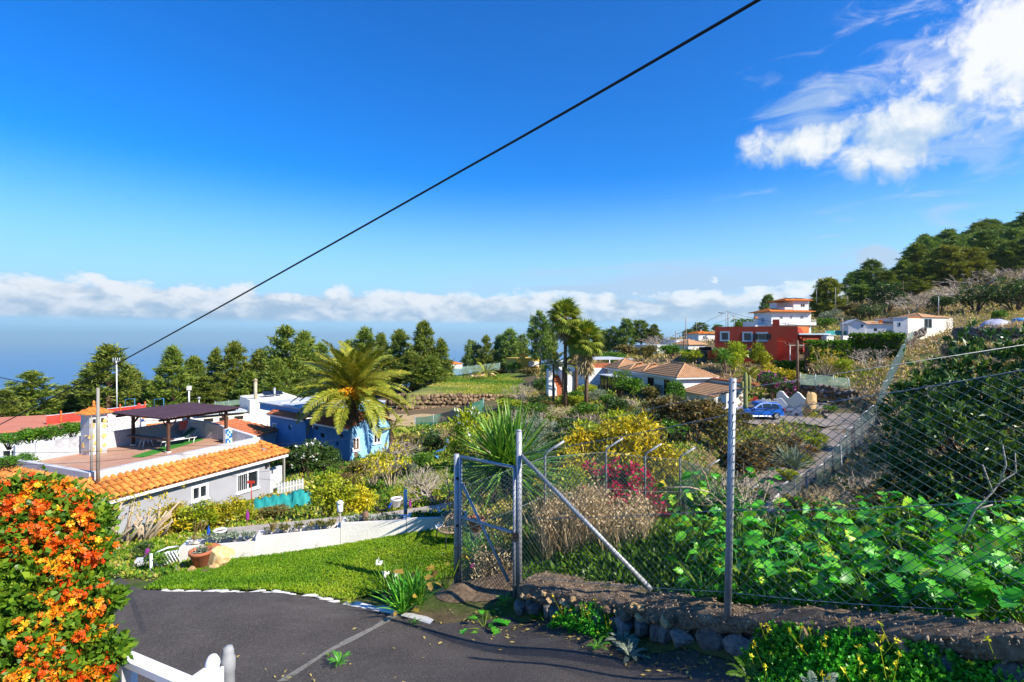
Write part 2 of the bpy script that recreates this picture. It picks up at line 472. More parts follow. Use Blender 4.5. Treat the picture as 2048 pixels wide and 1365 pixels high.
def H(x, y):
 """ground height with small unevenness (less on the asphalt near the eye)"""
 x = np.asarray(x, float); y = np.asarray(y, float)
 z = H1(x, y)
 amp = np.clip((y - 8.5) / 12.0, 0.0, 1.0) * np.clip(y / 40.0, 0.35, 6.0)
 z = z + amp * 0.22 * fbm(x * 0.22, y * 0.22, 3)
 return z
def hz1(x, y): return float(H(np.array([x]), np.array([y]))[0])
def ground(px, Y):
 """point of the ground in photo column px, Y metres ahead"""
 x = (px - 1024.0) / FOC * Y
 return Vector((x, Y, hz1(x, Y)))
# materials of the ground
def terrain_mat():
 m, t, o = base_mat('terrain')
 g = t.n.new('ShaderNodeNewGeometry'); pos = g.outputs['Position']
 n1 = t.noise(pos, 0.05, 6, 0.6); n2 = t.noise(pos, 0.45, 6, 0.65); n3 = t.noise(pos, 4.0, 5, 0.7)
 soil = t.ramp(n3, [(0.3, (0.10, 0.062, 0.036)), (0.7, (0.22, 0.15, 0.085))])
 grass = t.ramp(n3, [(0.3, (0.035, 0.075, 0.012)), (0.7, (0.12, 0.15, 0.03))])
 col = t.mix(t.smooth(t.m('ADD', t.m('MULTIPLY', n2, 0.7), t.m('MULTIPLY', n1, 0.4)), 0.46, 0.60), grass, soil)
 p = t.node('ShaderNodeBsdfPrincipled', Base_Color=col, Roughness=0.95)
 p.inputs['Specular IOR Level'].default_value = 0.15
 bn = t.node('ShaderNodeBump', Strength=0.6, Distance=0.08, Height=t.noise(pos, 7.0, 6, 0.7))
 t.l.new(bn.outputs[0], p.inputs['Normal'])
 t.l.new(p.outputs[0], o.inputs[0]); return m
M['terrain'] = terrain_mat()
def asphalt_mat(name, c1, c2, scale=1.0):
 m, t, o = base_mat(name)
 g = t.n.new('ShaderNodeNewGeometry'); pos = g.outputs['Position']
 n1 = t.noise(pos, 1.1, 7, 0.68); n2 = t.noise(pos, 62.0, 3, 0.75); n3 = t.noise(pos, 9.0, 6, 0.7)
 col = t.ramp(n1, [(0.3, c1), (0.7, c2)])
 col = t.mix(t.smooth(n2, 0.54, 0.68), col, (0.26, 0.225, 0.19))
 col = t.mix(t.m('MULTIPLY', t.smooth(n3, 0.56, 0.72), 0.35), col, (0.10, 0.085, 0.065))
 n4 = t.noise(pos, 38.0, 4, 0.75); col = t.mix(t.smooth(n4, 0.40, 0.62), t.mix(0.42, col, (0.012, 0.011, 0.010)), col)
 n5 = t.noise(t.vm('MULTIPLY', pos, (0.5, 1.6, 1)), 0.9, 6, 0.7); col = t.mix(t.m('MULTIPLY', t.smooth(n5, 0.55, 0.7), 0.4), col, (0.15, 0.135, 0.115))
 p = t.node('ShaderNodeBsdfPrincipled', Base_Color=col, Roughness=0.88)
 p.inputs['Specular IOR Level'].default_value = 0.3
 hgt = t.m('ADD', t.noise(pos, 70.0, 3, 0.7), t.m('MULTIPLY', n3, 0.6))
 bn = t.node('ShaderNodeBump', Strength=1.0, Distance=0.016, Height=hgt)
 t.l.new(bn.outputs[0], p.inputs['Normal'])
 t.l.new(p.outputs[0], o.inputs[0]); return m
M['asphalt'] = asphalt_mat('asphalt', (0.068, 0.055, 0.046), (0.130, 0.108, 0.092))
M['lane'] = asphalt_mat('lane_asphalt', (0.28, 0.23, 0.19), (0.40, 0.34, 0.28))
M['lawn_soil'] = mat('lawn_soil', (0.05, 0.085, 0.012), (0.10, 0.13, 0.022), 2.5, 0.95, 0.5, 20, c3=(0.14, 0.12, 0.05))
M['drysoil'] = mat('dry_soil', (0.30, 0.20, 0.09), (0.44, 0.31, 0.15), 1.2, 0.95, 0.6, 9, c3=(0.50, 0.38, 0.20))
M['fieldgrass'] = mat('field_grass', (0.10, 0.13, 0.02), (0.17, 0.18, 0.035), 0.28, 0.95, 0.6, 6, c3=(0.26, 0.24, 0.07))
M['pathc'] = mat('path_concrete', (.30, .26, .21), (.42, .37, .30), 2, .9, .5, 20, dirt=(.2, .17, .12), dscale=1.5)
M['earth'] = mat('earth', (0.09, 0.057, 0.033), (0.19, 0.125, 0.072), 5.0, 0.95, 0.9, 26, c3=(0.21, 0.16, 0.10), dirt=(0.05, 0.055, 0.02), dscale=1.6)
# terrain sheet, finer near the eye
def terrain():
 nv = 330; nu = 300
 vs = np.concatenate([np.linspace(math.log(2.5), math.log(140), 250), np.linspace(math.log(140), math.log(4200), nv - 250 + 1)[1:]])
 us = np.linspace(-1, 1, nu); us = np.sign(us) * (np.abs(us) ** 1.25) * 2.6
 y = np.exp(vs)[:, None] - 10.0 + 0 * us[None, :]
 x = us[None, :] * (np.exp(vs)[:, None])
 z = H(x, y)
 V = np.stack([x, y, z], -1).reshape(-1, 3)
 i = np.arange(nv - 1)[:, None] * nu + np.arange(nu - 1)[None, :]
 F = np.stack([i, i + 1, i + nu + 1, i + nu], -1).reshape(-1, 4)
 me = arr_mesh('terrain', V, F, M['terrain'], smooth=True)
 tag(link('terrain', me), 'hillside of dry soil and grass sloping down to the sea', 'terrain', kind='structure')
terrain()
# sea
def sea():
 m, t, o = base_mat('sea_water')
 g = t.n.new('ShaderNodeNewGeometry'); pos = g.outputs['Position']
 n = t.noise(t.vm('MULTIPLY', pos, (0.0006, 0.0002, 1)), 1.0, 5, 0.6)
 col = t.ramp(n, [(0.3, (0.035, 0.14, 0.30)), (0.7, (0.05, 0.18, 0.36))])
 p = t.node('ShaderNodeBsdfPrincipled', Base_Color=col, Roughness=0.42, IOR=1.33)
 bn = t.node('ShaderNodeBump', Strength=0.25, Distance=3.0, Height=t.noise(pos, 0.02, 5, 0.65))
 t.l.new(bn.outputs[0], p.inputs['Normal'])
 t.l.new(p.outputs[0], o.inputs[0])
 rad = [200, 1500, 4000, 10000, 25000, 60000, 120000]
 V = [(0, 0, -650.0)]; F = []; n = 64
 for r in rad:
  for k in range(n): V.append((r * math.cos(2 * PI * k / n), r * math.sin(2 * PI * k / n), -650.0))
 for k in range(n): F.append((0, 1 + k, 1 + (k + 1) % n))
 for j in range(len(rad) - 1):
  for k in range(n):
   a = 1 + j * n; b = a + n; k2 = (k + 1) % n
   F.append((a + k, b + k, b + k2, a + k2))
 tag(link('sea', arr_mesh('sea', V, F, m)), 'hazy blue sea reaching to the horizon', 'sea', kind='structure')
sea()
# sheets that lie on the ground
def inpoly(x, y, poly):
 c = np.zeros(x.shape, bool); n = len(poly)
 for i in range(n):
  x1, y1 = poly[i]; x2, y2 = poly[(i + 1) % n]
  c ^= ((y1 > y) != (y2 > y)) & (x < (x2 - x1) * (y - y1) / (y2 - y1 + 1e-12) + x1)
 return c
def sheet(name, poly, m, step, lift, label, cat, rough_edge=0.0):
 """a sheet over the ground inside a plan outline: cells inside stay, its rim is pulled onto the outline"""
 a = np.array(poly)
 x0, y0 = a.min(0) - step; x1, y1 = a.max(0) + step
 nx = int((x1 - x0) / step) + 2; ny = int((y1 - y0) / step) + 2
 X, Y = np.meshgrid(x0 + np.arange(nx) * step, y0 + np.arange(ny) * step)
 ins = inpoly(X, Y, poly)
 keepc = ins[:-1, :-1] | ins[1:, :-1] | ins[:-1, 1:] | ins[1:, 1:]
 out = ~ins
 xo = X[out]; yo = Y[out]; best = np.full(xo.shape, 1e9); bx = xo.copy(); by = yo.copy()
 for i in range(len(poly)):
  p = a[i]; d = a[(i + 1) % len(poly)] - p
  t = np.clip(((xo - p[0]) * d[0] + (yo - p[1]) * d[1]) / (d @ d + 1e-9), 0, 1)
  qx = p[0] + t * d[0]; qy = p[1] + t * d[1]; dd = np.hypot(xo - qx, yo - qy)
  mm = dd < best; best[mm] = dd[mm]; bx[mm] = qx[mm]; by[mm] = qy[mm]
 near = best < step * 1.6
 X[out] = np.where(near, bx, xo); Y[out] = np.where(near, by, yo)
 if rough_edge:
  X = X + rough_edge * vn(X * 3.1, Y * 3.1); Y = Y + rough_edge * vn(X * 2.7 + 40, Y * 2.7)
 Z = H(X, Y) + lift
 V = np.stack([X, Y, Z], -1).reshape(-1, 3)
 jj, ii = np.nonzero(keepc)
 b = jj * nx + ii
 F = np.stack([b, b + 1, b + nx + 1, b + nx], -1)
 used = np.unique(F); remap = np.full(len(V), -1); remap[used] = np.arange(len(used))
 me = arr_mesh(name, V[used], remap[F], m, smooth=True)
 return tag(link(name, me), label, cat, kind='structure')
def xy(px, py, Y): p = P(px, py, Y); return (p.x, p.y)
WALLFOOT = [xy(2300, 0, 3.1), xy(1900, 0, 3.95), xy(1700, 0, 4.6), xy(1500, 0, 5.35), xy(1300, 0, 6.55), xy(1160, 0, 7.45), xy(1035, 0, 8.35)]
VERGE = [xy(960, 0, 8.35), xy(880, 0, 8.15), xy(800, 0, 8.55), xy(720, 0, 8.95), xy(640, 0, 9.25), xy(560, 0, 9.4), xy(460, 0, 9.5), xy(360, 0, 9.6), xy(280, 0, 9.75)]
drive_poly = [(-9, 1.2), (4.5, 0.6)] + WALLFOOT + VERGE + [xy(230, 0, 11.5), xy(170, 0, 14.0), xy(60, 0, 14.2), xy(30, 0, 12), (-14.5, 9.0), (-14, 4)]
sheet('driveway', drive_poly, M['asphalt'], 0.22, 0.03, 'worn dark asphalt driveway in front of the stone wall', 'driveway', 0.05)
JN = [(560, 6.3), (640, 6.95), (700, 7.5), (750, 8.0), (790, 8.55)]
sheet('gravel_joint', [xy(a - 9 + 6 * (i % 2), 0, b) for i, (a, b) in enumerate(JN)] + [xy(a + 13 - 5 * (i % 2), 0, b) for i, (a, b) in enumerate(JN)][::-1], mat('joint_grit', (.16, .145, .12), (.27, .25, .21), 14, .95, 1.0, 60, c3=(.09, .10, .05)), .05, .036, 'pale gritty worn strip running across the asphalt', 'strip', .05)
lawn_poly = [xy(285, 0, 9.85), xy(360, 0, 9.7), xy(460, 0, 9.6), xy(560, 0, 9.52), xy(640, 0, 9.4), xy(700, 0, 9.35), xy(790, 0, 9.8), xy(900, 0, 10.4), xy(960, 0, 11.5),
    xy(960, 0, 14.1), xy(812, 0, 13.95), xy(681, 0, 13.68), xy(511, 0, 13.05), xy(420, 0, 12.75), xy(340, 0, 11.3)]
sheet('lawn', lawn_poly, M['lawn_soil'], 0.22, 0.035, 'small sloping green lawn below the white planter walls', 'lawn', 0.08)
def strip(name, pl, hw, m, lift, label, cat, wob=0.0, crown=0.0):
 V = []; F = []
 n = len(pl); k = 5
 for i, p in enumerate(pl):
  t = (pl[min(i + 1, n - 1)] - pl[max(i - 1, 0)]); t.z = 0; t.normalize()
  s = Vector((-t.y, t.x, 0))
  for j in range(k):
   f = (j / (k - 1)) * 2 - 1
   w = hw * (1 + (wob * math.sin(i * 1.7 + j) if j in (0, k - 1) else 0))
   V.append(p + s * (f * w) + Vector((0, 0, lift)))
 for i in range(n - 1):
  for j in range(k - 1):
   a = i * k + j
   F.append((a, a + k, a + k + 1, a + 1))
 return tag(link(name, arr_mesh(name, V, F, m, smooth=True)), label, cat, kind='structure')
strip('lane', LANE, 1.55, M['lane'], 0.0, 'narrow grey lane curving downhill beside the chain-link fence', 'lane', 0.05)
strip('garden_path', GPATH, .5, M['pathc'], 0.0, 'narrow pale concrete path behind the planters', 'path', .05)
strip('forecourt', PARK, 2.2, M['lane'], 0.02, 'grey paved parking space behind the blue car', 'forecourt', 0.03)
strip('village_road', UPLANE, 1.9, M['asphalt'], 0.0, 'short dark road climbing beside the red house', 'road', 0.03)
# terrace field and tilled plot, held up by dry-stone walls
def slab(name, pts, th, m, label, cat, n=24):
 """a gently sloping field: bilinear patch through four corners with a skirt"""
 a, b, c, d = [Vector(p) for p in pts]
 V = []; F = []
 for j in range(n + 1):
  for i in range(n + 1):
   u = i / n; v = j / n
   p = (a * (1 - u) + b * u) * (1 - v) + (d * (1 - u) + c * u) * v
   p.z += 0.10 * float(fbm(np.array(p.x * 0.35), np.array(p.y * 0.35), 3)) * (0 if i in (0, n) or j in (0, n) else 1)
   V.append(p)
 for j in range(n):
  for i in range(n):
   q = j * (n + 1) + i
   F.append((q, q + 1, q + n + 2, q + n + 1))
 rim = [i for i in range(n + 1)] + [j * (n + 1) + n for j in range(1, n + 1)] + [n * (n + 1) + i for i in range(n - 1, -1, -1)] + [j * (n + 1) for j in range(n - 1, 0, -1)]
 b0 = len(V)
 for i in rim: V.append(V[i] - Vector((0, 0, th)))
 for k in range(len(rim)):
  k2 = (k + 1) % len(rim)
  F.append((rim[k], b0 + k, b0 + k2, rim[k2]))
 return tag(link(name, arr_mesh(name, V, F, m, smooth=True)), label, cat, kind='structure')
FIELD = [P(812, 788, 75), P(1068, 790, 84), P(1075, 744, 122), P(905, 757, 112)]
slab('terraced_field', FIELD, 4.0, M['fieldgrass'], 'sunlit grassy terrace field above the long stone wall', 'field')
PLOT = [P(765, 860, 58.5), P(975, 842, 61), P(1010, 826, 71), P(740, 829, 69)]
slab('tilled_plot', PLOT, 2.5, M['drysoil'], 'bare ochre tilled plot below the long stone wall', 'field')
# hazy air over the sea
def haze():
 m, t, o = base_mat('haze_air')
 v = t.node('ShaderNodeVolumePrincipled', Color=(.64, .93, 1.0), Density=HAZE_D)
 v.inputs['Anisotropy'].default_value = 0.2
 t.l.new(v.outputs[0], o.inputs['Volume'])
 g = G(); g.bx(-125000, 125000, -125000, 125000, -760, 620)
 tag(g.build('haze', m), 'thin blue sea haze filling the air', 'haze', kind='stuff')
HAZE_D = 4.2e-5
haze()
# building materials
M['grey_wall'] = mat('grey_render', (0.30, 0.30, 0.32), (0.36, 0.36, 0.38), 0.8, 0.85, 0.25, 30, dirt=(0.24, 0.24, 0.25), dscale=0.5)
M['parapet'] = mat('parapet_render', (0.44, 0.45, 0.47), (0.55, 0.55, 0.57), 1.0, 0.85, 0.3, 20, dirt=(0.30, 0.30, 0.31), dscale=0.9, dthr=0.52)
M['white_wall'] = mat('white_render', (0.70, 0.69, 0.66), (0.80, 0.79, 0.76), 0.7, 0.85, 0.2, 25, dirt=(0.58, 0.56, 0.52), dscale=0.35, dthr=0.58)
M['white_paint'] = mat('white_paint', (0.76, 0.76, 0.75), (0.82, 0.82, 0.81), 2.0, 0.45, 0.05)
M['cream_wall'] = mat('cream_render', (0.74, 0.68, 0.56), (0.80, 0.75, 0.64), 0.6, 0.85, 0.2, 25, dirt=(0.62, 0.56, 0.46), dscale=0.3, dthr=0.6)
M['blue_wall'] = mat('blue_render', (0.06, 0.22, 0.46), (0.10, 0.29, 0.54), 0.9, 0.8, 0.25, 25, dirt=(0.15, 0.33, 0.56), dscale=0.5)  # darker blue carries the shade of the blue house's left walls
M['lit_blue'] = mat('lit_blue_render', (0.24, 0.50, 0.80), (0.32, 0.58, 0.84), 0.9, 0.8, 0.25, 25, dirt=(0.45, 0.64, 0.82), dscale=0.5)  # sunlit copy of the blue render, light put into its colour
M['red_wall'] = mat('red_render', (0.36, 0.045, 0.022), (0.44, 0.062, 0.030), 0.6, 0.85, 0.2, 20, dirt=(0.30, 0.05, 0.03), dscale=0.3)
M['orange_wall'] = mat('orange_tone', (0.62, 0.12, 0.03), (0.70, 0.16, 0.04), 0.6, 0.85, 0.2, 20)  # on the wing, sunlight on red walls is put into this orange
M['yellow_wall'] = mat('yellow_render', (0.72, 0.42, 0.05), (0.78, 0.48, 0.08), 0.6, 0.85, 0.2, 20)
M['tile'] = mat('clay_tile', (0.54, 0.17, 0.028), (0.66, 0.26, 0.055), 5.0, 0.85, 0.5, 30, orand=0.28, dirt=(0.14, 0.075, 0.045), dscale=3.0, dthr=0.54)
M['tile_under'] = mat('clay_tile_under', (0.20, 0.07, 0.02), (0.32, 0.11, 0.03), 3.0, 0.9, 0.3, 20)
M['tan_tile'] = mat('tan_tile', (0.42, 0.22, 0.105), (0.55, 0.32, 0.17), 1.6, 0.85, 0.3, 20, dirt=(0.27, 0.17, 0.10), dscale=0.8, dthr=0.56)
M['red_tile'] = mat('red_tile', (0.34, 0.095, 0.038), (0.46, 0.15, 0.06), 1.6, 0.85, 0.3, 20, dirt=(0.22, 0.10, 0.06), dscale=0.8, dthr=0.54)
M['orange_tile'] = mat('orange_tile', (0.60, 0.16, 0.022), (0.68, 0.22, 0.04), 1.2, 0.8, 0.2, 20)
M['coral_roof'] = mat('coral_roof', (0.48, 0.15, 0.085), (0.56, 0.21, 0.12), 0.7, 0.9, 0.2, 20, dirt=(0.42, 0.20, 0.14), dscale=0.5)
M['red_paint'] = mat('red_paint', (0.52, 0.035, 0.02), (0.60, 0.055, 0.03), 1.5, 0.6, 0.1)
M['grey_roof'] = mat('grey_roof', (0.40, 0.42, 0.44), (0.50, 0.52, 0.54), 0.8, 0.85, 0.2, 20, dirt=(0.32, 0.34, 0.36), dscale=0.4)
M['dark_roof'] = mat('dark_roof', (0.060, 0.030, 0.036), (0.095, 0.050, 0.055), 1.2, 0.65, 0.15)
M['brown_wood'] = mat('brown_wood', (0.060, 0.026, 0.016), (0.11, 0.05, 0.03), 4.0, 0.65, 0.2, 30, stretch=(4, 4, 0.6))
M['raw_wood'] = mat('raw_wood', (0.34, 0.20, 0.09), (0.46, 0.30, 0.15), 4.0, 0.7, 0.2, 30)
M['pole_wood'] = mat('pole_wood', (0.13, 0.07, 0.04), (0.22, 0.13, 0.08), 4.0, 0.8, 0.3, 30, stretch=(5, 5, 0.5))
M['grey_pole'] = mat('weathered_pole', (0.22, 0.20, 0.17), (0.38, 0.35, 0.30), 4.0, 0.8, 0.3, 30, stretch=(5, 5, 0.6))
M['galv'] = mat('galvanised_steel', (0.31, 0.32, 0.33), (0.43, 0.44, 0.45), 9.0, 0.5, 0.15, 60, metal=0.35, dirt=(0.23, 0.235, 0.24), dscale=6, dthr=0.55)
M['dark_metal'] = mat('dark_metal', (0.03, 0.03, 0.03), (0.05, 0.05, 0.05), 5, 0.5, metal=0.5)
M['black_rubber'] = mat('black_rubber', (0.012, 0.012, 0.012), (0.02, 0.02, 0.02), 5, 0.55)
M['glass'] = mat('window_glass', (0.010, 0.014, 0.018), (0.022, 0.028, 0.034), 1.5, 0.04, spec=0.6)
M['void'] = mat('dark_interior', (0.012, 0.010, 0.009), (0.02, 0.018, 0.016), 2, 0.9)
M['grey_trim'] = mat('grey_blue_trim', (0.33, 0.45, 0.52), (0.38, 0.50, 0.56), 2, 0.7)
M['teal_net'] = mat('teal_net', (0.012, 0.24, 0.22), (0.03, 0.34, 0.30), 2.0, 0.7, 0.4, 40)
M['stone_tan'] = mat('tan_stone', (0.40, 0.23, 0.085), (0.58, 0.38, 0.17), 6.0, 0.85, 0.9, 22, orand=0.3, c3=(0.70, 0.54, 0.30))
M['stone_grey'] = mat('basalt', (0.09, 0.076, 0.066), (0.20, 0.17, 0.145), 6.0, 0.8, 1.0, 24, orand=0.4, c3=(0.34, 0.27, 0.20))
M['stone_brown'] = mat('brown_stone', (0.10, 0.062, 0.034), (0.20, 0.13, 0.07), 3.0, 0.85, 0.9, 18, orand=0.42, c3=(0.30, 0.21, 0.12))
def brick_mat(name, c1, c2, mortar, sx, sy):
 m, t, o = base_mat(name)
 g = t.n.new('ShaderNodeTexCoord')
 b = t.node('ShaderNodeTexBrick', Vector=g.outputs['Object'], Color1=c1, Color2=c2, Mortar=mortar, Scale=1.0)
 b.inputs['Brick Width'].default_value = sx; b.inputs['Row Height'].default_value = sy; b.inputs['Mortar Size'].default_value = 0.012
 col = t.mix(t.smooth(t.noise(g.outputs['Object'], 0.7, 5, 0.6), 0.4, 0.7), b.outputs[0], t.mix(0.35, b.outputs[0], (0.5, 0.38, 0.28)))
 p = t.node('ShaderNodeBsdfPrincipled', Base_Color=col, Roughness=0.75)
 t.l.new(p.outputs[0], o.inputs[0]); return m
M['terrace_tile'] = brick_mat('terrace_tile', (0.42, 0.19, 0.11), (0.50, 0.29, 0.19), (0.30, 0.19, 0.13), 0.6, 0.16)
# building helpers
class Frame:
 """local frame of a building: x runs along the facade from a to b, y away behind it, z up from z0"""
 def __init__(s, a, b, z0):
  s.o = Vector((a[0], a[1], z0))
  d = Vector((b[0] - a[0], b[1] - a[1], 0)); s.len = d.length; d.normalize()
  s.x = d; s.y = Vector((-d.y, d.x, 0)); s.rz = math.atan2(d.y, d.x); s.z0 = z0
 def at(s, px, py, y=0.0):
  """local (x, z) where the sight line through the pixel meets the plane at depth y"""
  r = P(px, py, 1.0)
  t = (s.o.dot(s.y) + y) / r.dot(s.y)
  q = r * t - s.o
  return q.dot(s.x), q.z
 def atx(s, px, py, x):
  r = P(px, py, 1.0)
  t = (s.o.dot(s.x) + x) / r.dot(s.x)
  q = r * t - s.o
  return q.dot(s.y), q.z
 def w(s, x, y, z): return s.o + s.x * x + s.y * y + Vector((0, 0, z))
def mapper(side, c):
 """(s, z, depth inwards) -> local point, for a wall on the given side at coordinate c"""
 if side == 'front': return lambda a, z, d: (a, c + d, z)
 if side == 'back': return lambda a, z, d: (-a, c - d, z)
 if side == 'left': return lambda a, z, d: (c + d, -a, z)      # a runs from back (-y1) to front (-y0)
 return lambda a, z, d: (c - d, a, z)                          # right: a = y
def wall_panel(g, mp, s0, s1, z0, z1, holes=(), th=0.22, mi=0):
 """a wall with thickness and real openings; holes are (s, z, w, h) by centre"""
 hs_ = [(s - w / 2, s + w / 2, z - h / 2, z + h / 2) for s, z, w, h in holes]
 S = sorted({s0, s1, *[v for h in hs_ for v in h[:2] if s0 < v < s1]})
 Z = sorted({z0, z1, *[v for h in hs_ for v in h[2:] if z0 < v < z1]})
 for i in range(len(S) - 1):
  for j in range(len(Z) - 1):
   cs = (S[i] + S[i + 1]) / 2; cz = (Z[j] + Z[j + 1]) / 2
   if any(h[0] < cs < h[1] and h[2] < cz < h[3] for h in hs_): continue
   q = [(S[i], Z[j]), (S[i + 1], Z[j]), (S[i + 1], Z[j + 1]), (S[i], Z[j + 1])]
   g.add([mp(a, z, 0) for a, z in q] + [mp(a, z, th) for a, z in q], [(0, 1, 2, 3), (7, 6, 5, 4)], mi)
 def rim(a0, a1, b0, b1, inv):
  q = [(a0, b0), (a1, b0), (a1, b1), (a0, b1)]
  V = [mp(a, z, 0) for a, z in q] + [mp(a, z, th) for a, z in q]
  F = [(0, 4, 5, 1), (1, 5, 6, 2), (2, 6, 7, 3), (3, 7, 4, 0)]
  g.add(V, F if inv else [tuple(reversed(f)) for f in F], mi)
 rim(s0, s1, z0, z1, True)
 for h in hs_: rim(h[0], h[1], h[2], h[3], False)
def window(house, mp, s, z, w, h, fm='white_paint', nx=2, nz=1, fw=0.07, sill=True, proud=0.03, pane='glass', name='window', surround=0.0, sm=None):
 g = G()
 def bar(a0, a1, b0, b1, d0, d1, mi=0):
  q = [(a0, b0), (a1, b0), (a1, b1), (a0, b1)]
  g.add([mp(a, zz, d0) for a, zz in q] + [mp(a, zz, d1) for a, zz in q],
    [(0, 1, 2, 3), (7, 6, 5, 4), (0, 4, 5, 1), (1, 5, 6, 2), (2, 6, 7, 3), (3, 7, 4, 0)], mi)
 a0, a1, b0, b1 = s - w / 2, s + w / 2, z - h / 2, z + h / 2
 if surround:
  u = surround
  bar(a0 - u, a0 + .002, b0 - u, b1 + u, -proud, 0.04, 1); bar(a1 - .002, a1 + u, b0 - u, b1 + u, -proud, 0.04, 1)
  bar(a0 + .002, a1 - .002, b1 - .002, b1 + u, -proud, 0.04, 1); bar(a0 + .002, a1 - .002, b0 - u, b0 + .002, -proud, 0.04, 1)
 d0 = -proud if not surround else 0.05
 bar(a0, a0 + fw, b0, b1, d0, 0.10); bar(a1 - fw, a1, b0, b1, d0, 0.10)
 bar(a0 + fw, a1 - fw, b1 - fw, b1, d0, 0.10); bar(a0 + fw, a1 - fw, b0, b0 + fw, d0, 0.10)
 for i in range(1, nx):
  x = a0 + w * i / nx; bar(x - fw * .4, x + fw * .4, b0 + fw, b1 - fw, d0 + 0.01, 0.09)
 for i in range(1, nz):
  y = b0 + h * i / nz; bar(a0 + fw, a1 - fw, y - fw * .3, y + fw * .3, d0 + 0.012, 0.088)
 if sill: bar(a0 - 0.06, a1 + 0.06, b0 - 0.07, b0 - 0.002, -0.10, 0.05)
 o = g.build(name, [M[fm], M[sm or fm]], house)
 g = G()
 q = [(a0 + fw * .8, b0 + fw * .8), (a1 - fw * .8, b0 + fw * .8), (a1 - fw * .8, b1 - fw * .8), (a0 + fw * .8, b1 - fw * .8)]
 g.add([mp(a, zz, 0.055) for a, zz in q] + [mp(a, zz, 0.07) for a, zz in q], [(0, 1, 2, 3), (7, 6, 5, 4)])
 g.build('pane', M[pane], o)
 return o
def facet_cols(a0, a1, t0, t1, B, w):
 n = max(1, round((a1 - a0) / w)); ww = (a1 - a0) / n
 out = []
 for i in range(n):
  a = a0 + (i + 0.5) * ww
  bmin, bmax = 0.0, B
  if a < t0 and t0 > a0: bmax = B * (a - a0) / (t0 - a0)
  if a > t1 and t1 < a1: bmax = min(bmax, B * (a1 - a) / (a1 - t1))
  if bmax > 0.05: out.append((a, bmin, bmax, ww))
 return out
def tile_facet(g, e0, e1, t0, t1, w=0.22, row=0.35, mi=0, rise=0.06, under=True):
 """a tiled roof slope between an eave e0-e1 and a top line t0-t1: rounded cover tiles in stepped courses over a base plane"""
 e0, e1, t0, t1 = Vector(e0), Vector(e1), Vector(t0), Vector(t1)
 ax = (e1 - e0); L = ax.length; ax.normalize()
 up = (t0 - e0); up = up - ax * up.dot(ax); B = up.length; up.normalize()
 nn = ax.cross(up)
 if nn.z < 0: nn = -nn
 a_t0 = (t0 - e0).dot(ax); a_t1 = (t1 - e0).dot(ax)
 if under: g.add([e0, e1, t1, t0], [(0, 1, 2, 3)], mi)
 for a, b0, b1, ww in facet_cols(0, L, a_t0, a_t1, B, w):
  b = b0 - 0.04; k = 0
  while b < b1 - 0.02:
   be = min(b + row, b1)
   V = []
   for bb, r, off in ((b, ww * 0.46, 0.035), (be, ww * 0.38, 0.008)):
    for an in (0, 0.25, 0.5, 0.75, 1.0):
     x = a - r * math.cos(an * PI); h = math.sin(an * PI) * r * (rise / (0.46 * ww)) + off
     V.append(e0 + ax * x + up * bb + nn * h)
   g.add(V, [(0, 1, 6, 5), (1, 2, 7, 6), (2, 3, 8, 7), (3, 4, 9, 8), (0, 4, 3, 2, 1)], mi, True)
   b = be; k += 1
def hip_roof(house, x0, x1, y0, y1, z, rise, m, hx0=None, hx1=None, w=0.22, row=0.35, name='roof', ridge=True):
 """hipped roof over a rectangle; hx0 / hx1 = hip run at each end (0 for a gable)"""
 hw = (y1 - y0) / 2; hx0 = hw if hx0 is None else hx0; hx1 = hw if hx1 is None else hx1
 ym = (y0 + y1) / 2
 a, b, c, d = (x0, y0, z), (x1, y0, z), (x1, y1, z), (x0, y1, z)
 r0, r1 = (x0 + hx0, ym, z + rise), (x1 - hx1, ym, z + rise)
 g = G()
 tile_facet(g, a, b, r0, r1, w, row); tile_facet(g, c, d, r1, r0, w, row)
 if hx0 > 0: tile_facet(g, d, a, r0, r0, w, row)
 if hx1 > 0: tile_facet(g, b, c, r1, r1, w, row)
 g.add([a, b, c, d], [(3, 2, 1, 0)])
 o = g.build(name, M[m], house)
 if ridge:
  g = G(); up = Vector((0, 0, 0.045))
  g.tube([Vector(r0) + up, Vector(r1) + up], 0.085, 6)
  for e, r in ((a, r0), (d, r0), (b, r1), (c, r1)): g.tube([Vector(e) + up, Vector(r) + up], 0.08, 6)
  g.build('ridge_cap', M[m], o)
 return o
def box_walls(house, x0, x1, y0, y1, z0, z1, m, front=(), left=(), right=(), name='wall', th=0.22):
 g = G()
 wall_panel(g, mapper('front', y0), x0, x1, z0, z1, front, th)
 wall_panel(g, mapper('left', x0), -y1 + th, -y0 - th, z0, z1, left, th)
 wall_panel(g, mapper('right', x1), y0 + th, y1 - th, z0, z1, right, th)
 wall_panel(g, mapper('back', y1), -x1, -x0, z0, z1, (), th)
 return g.build(name, M[m], house)
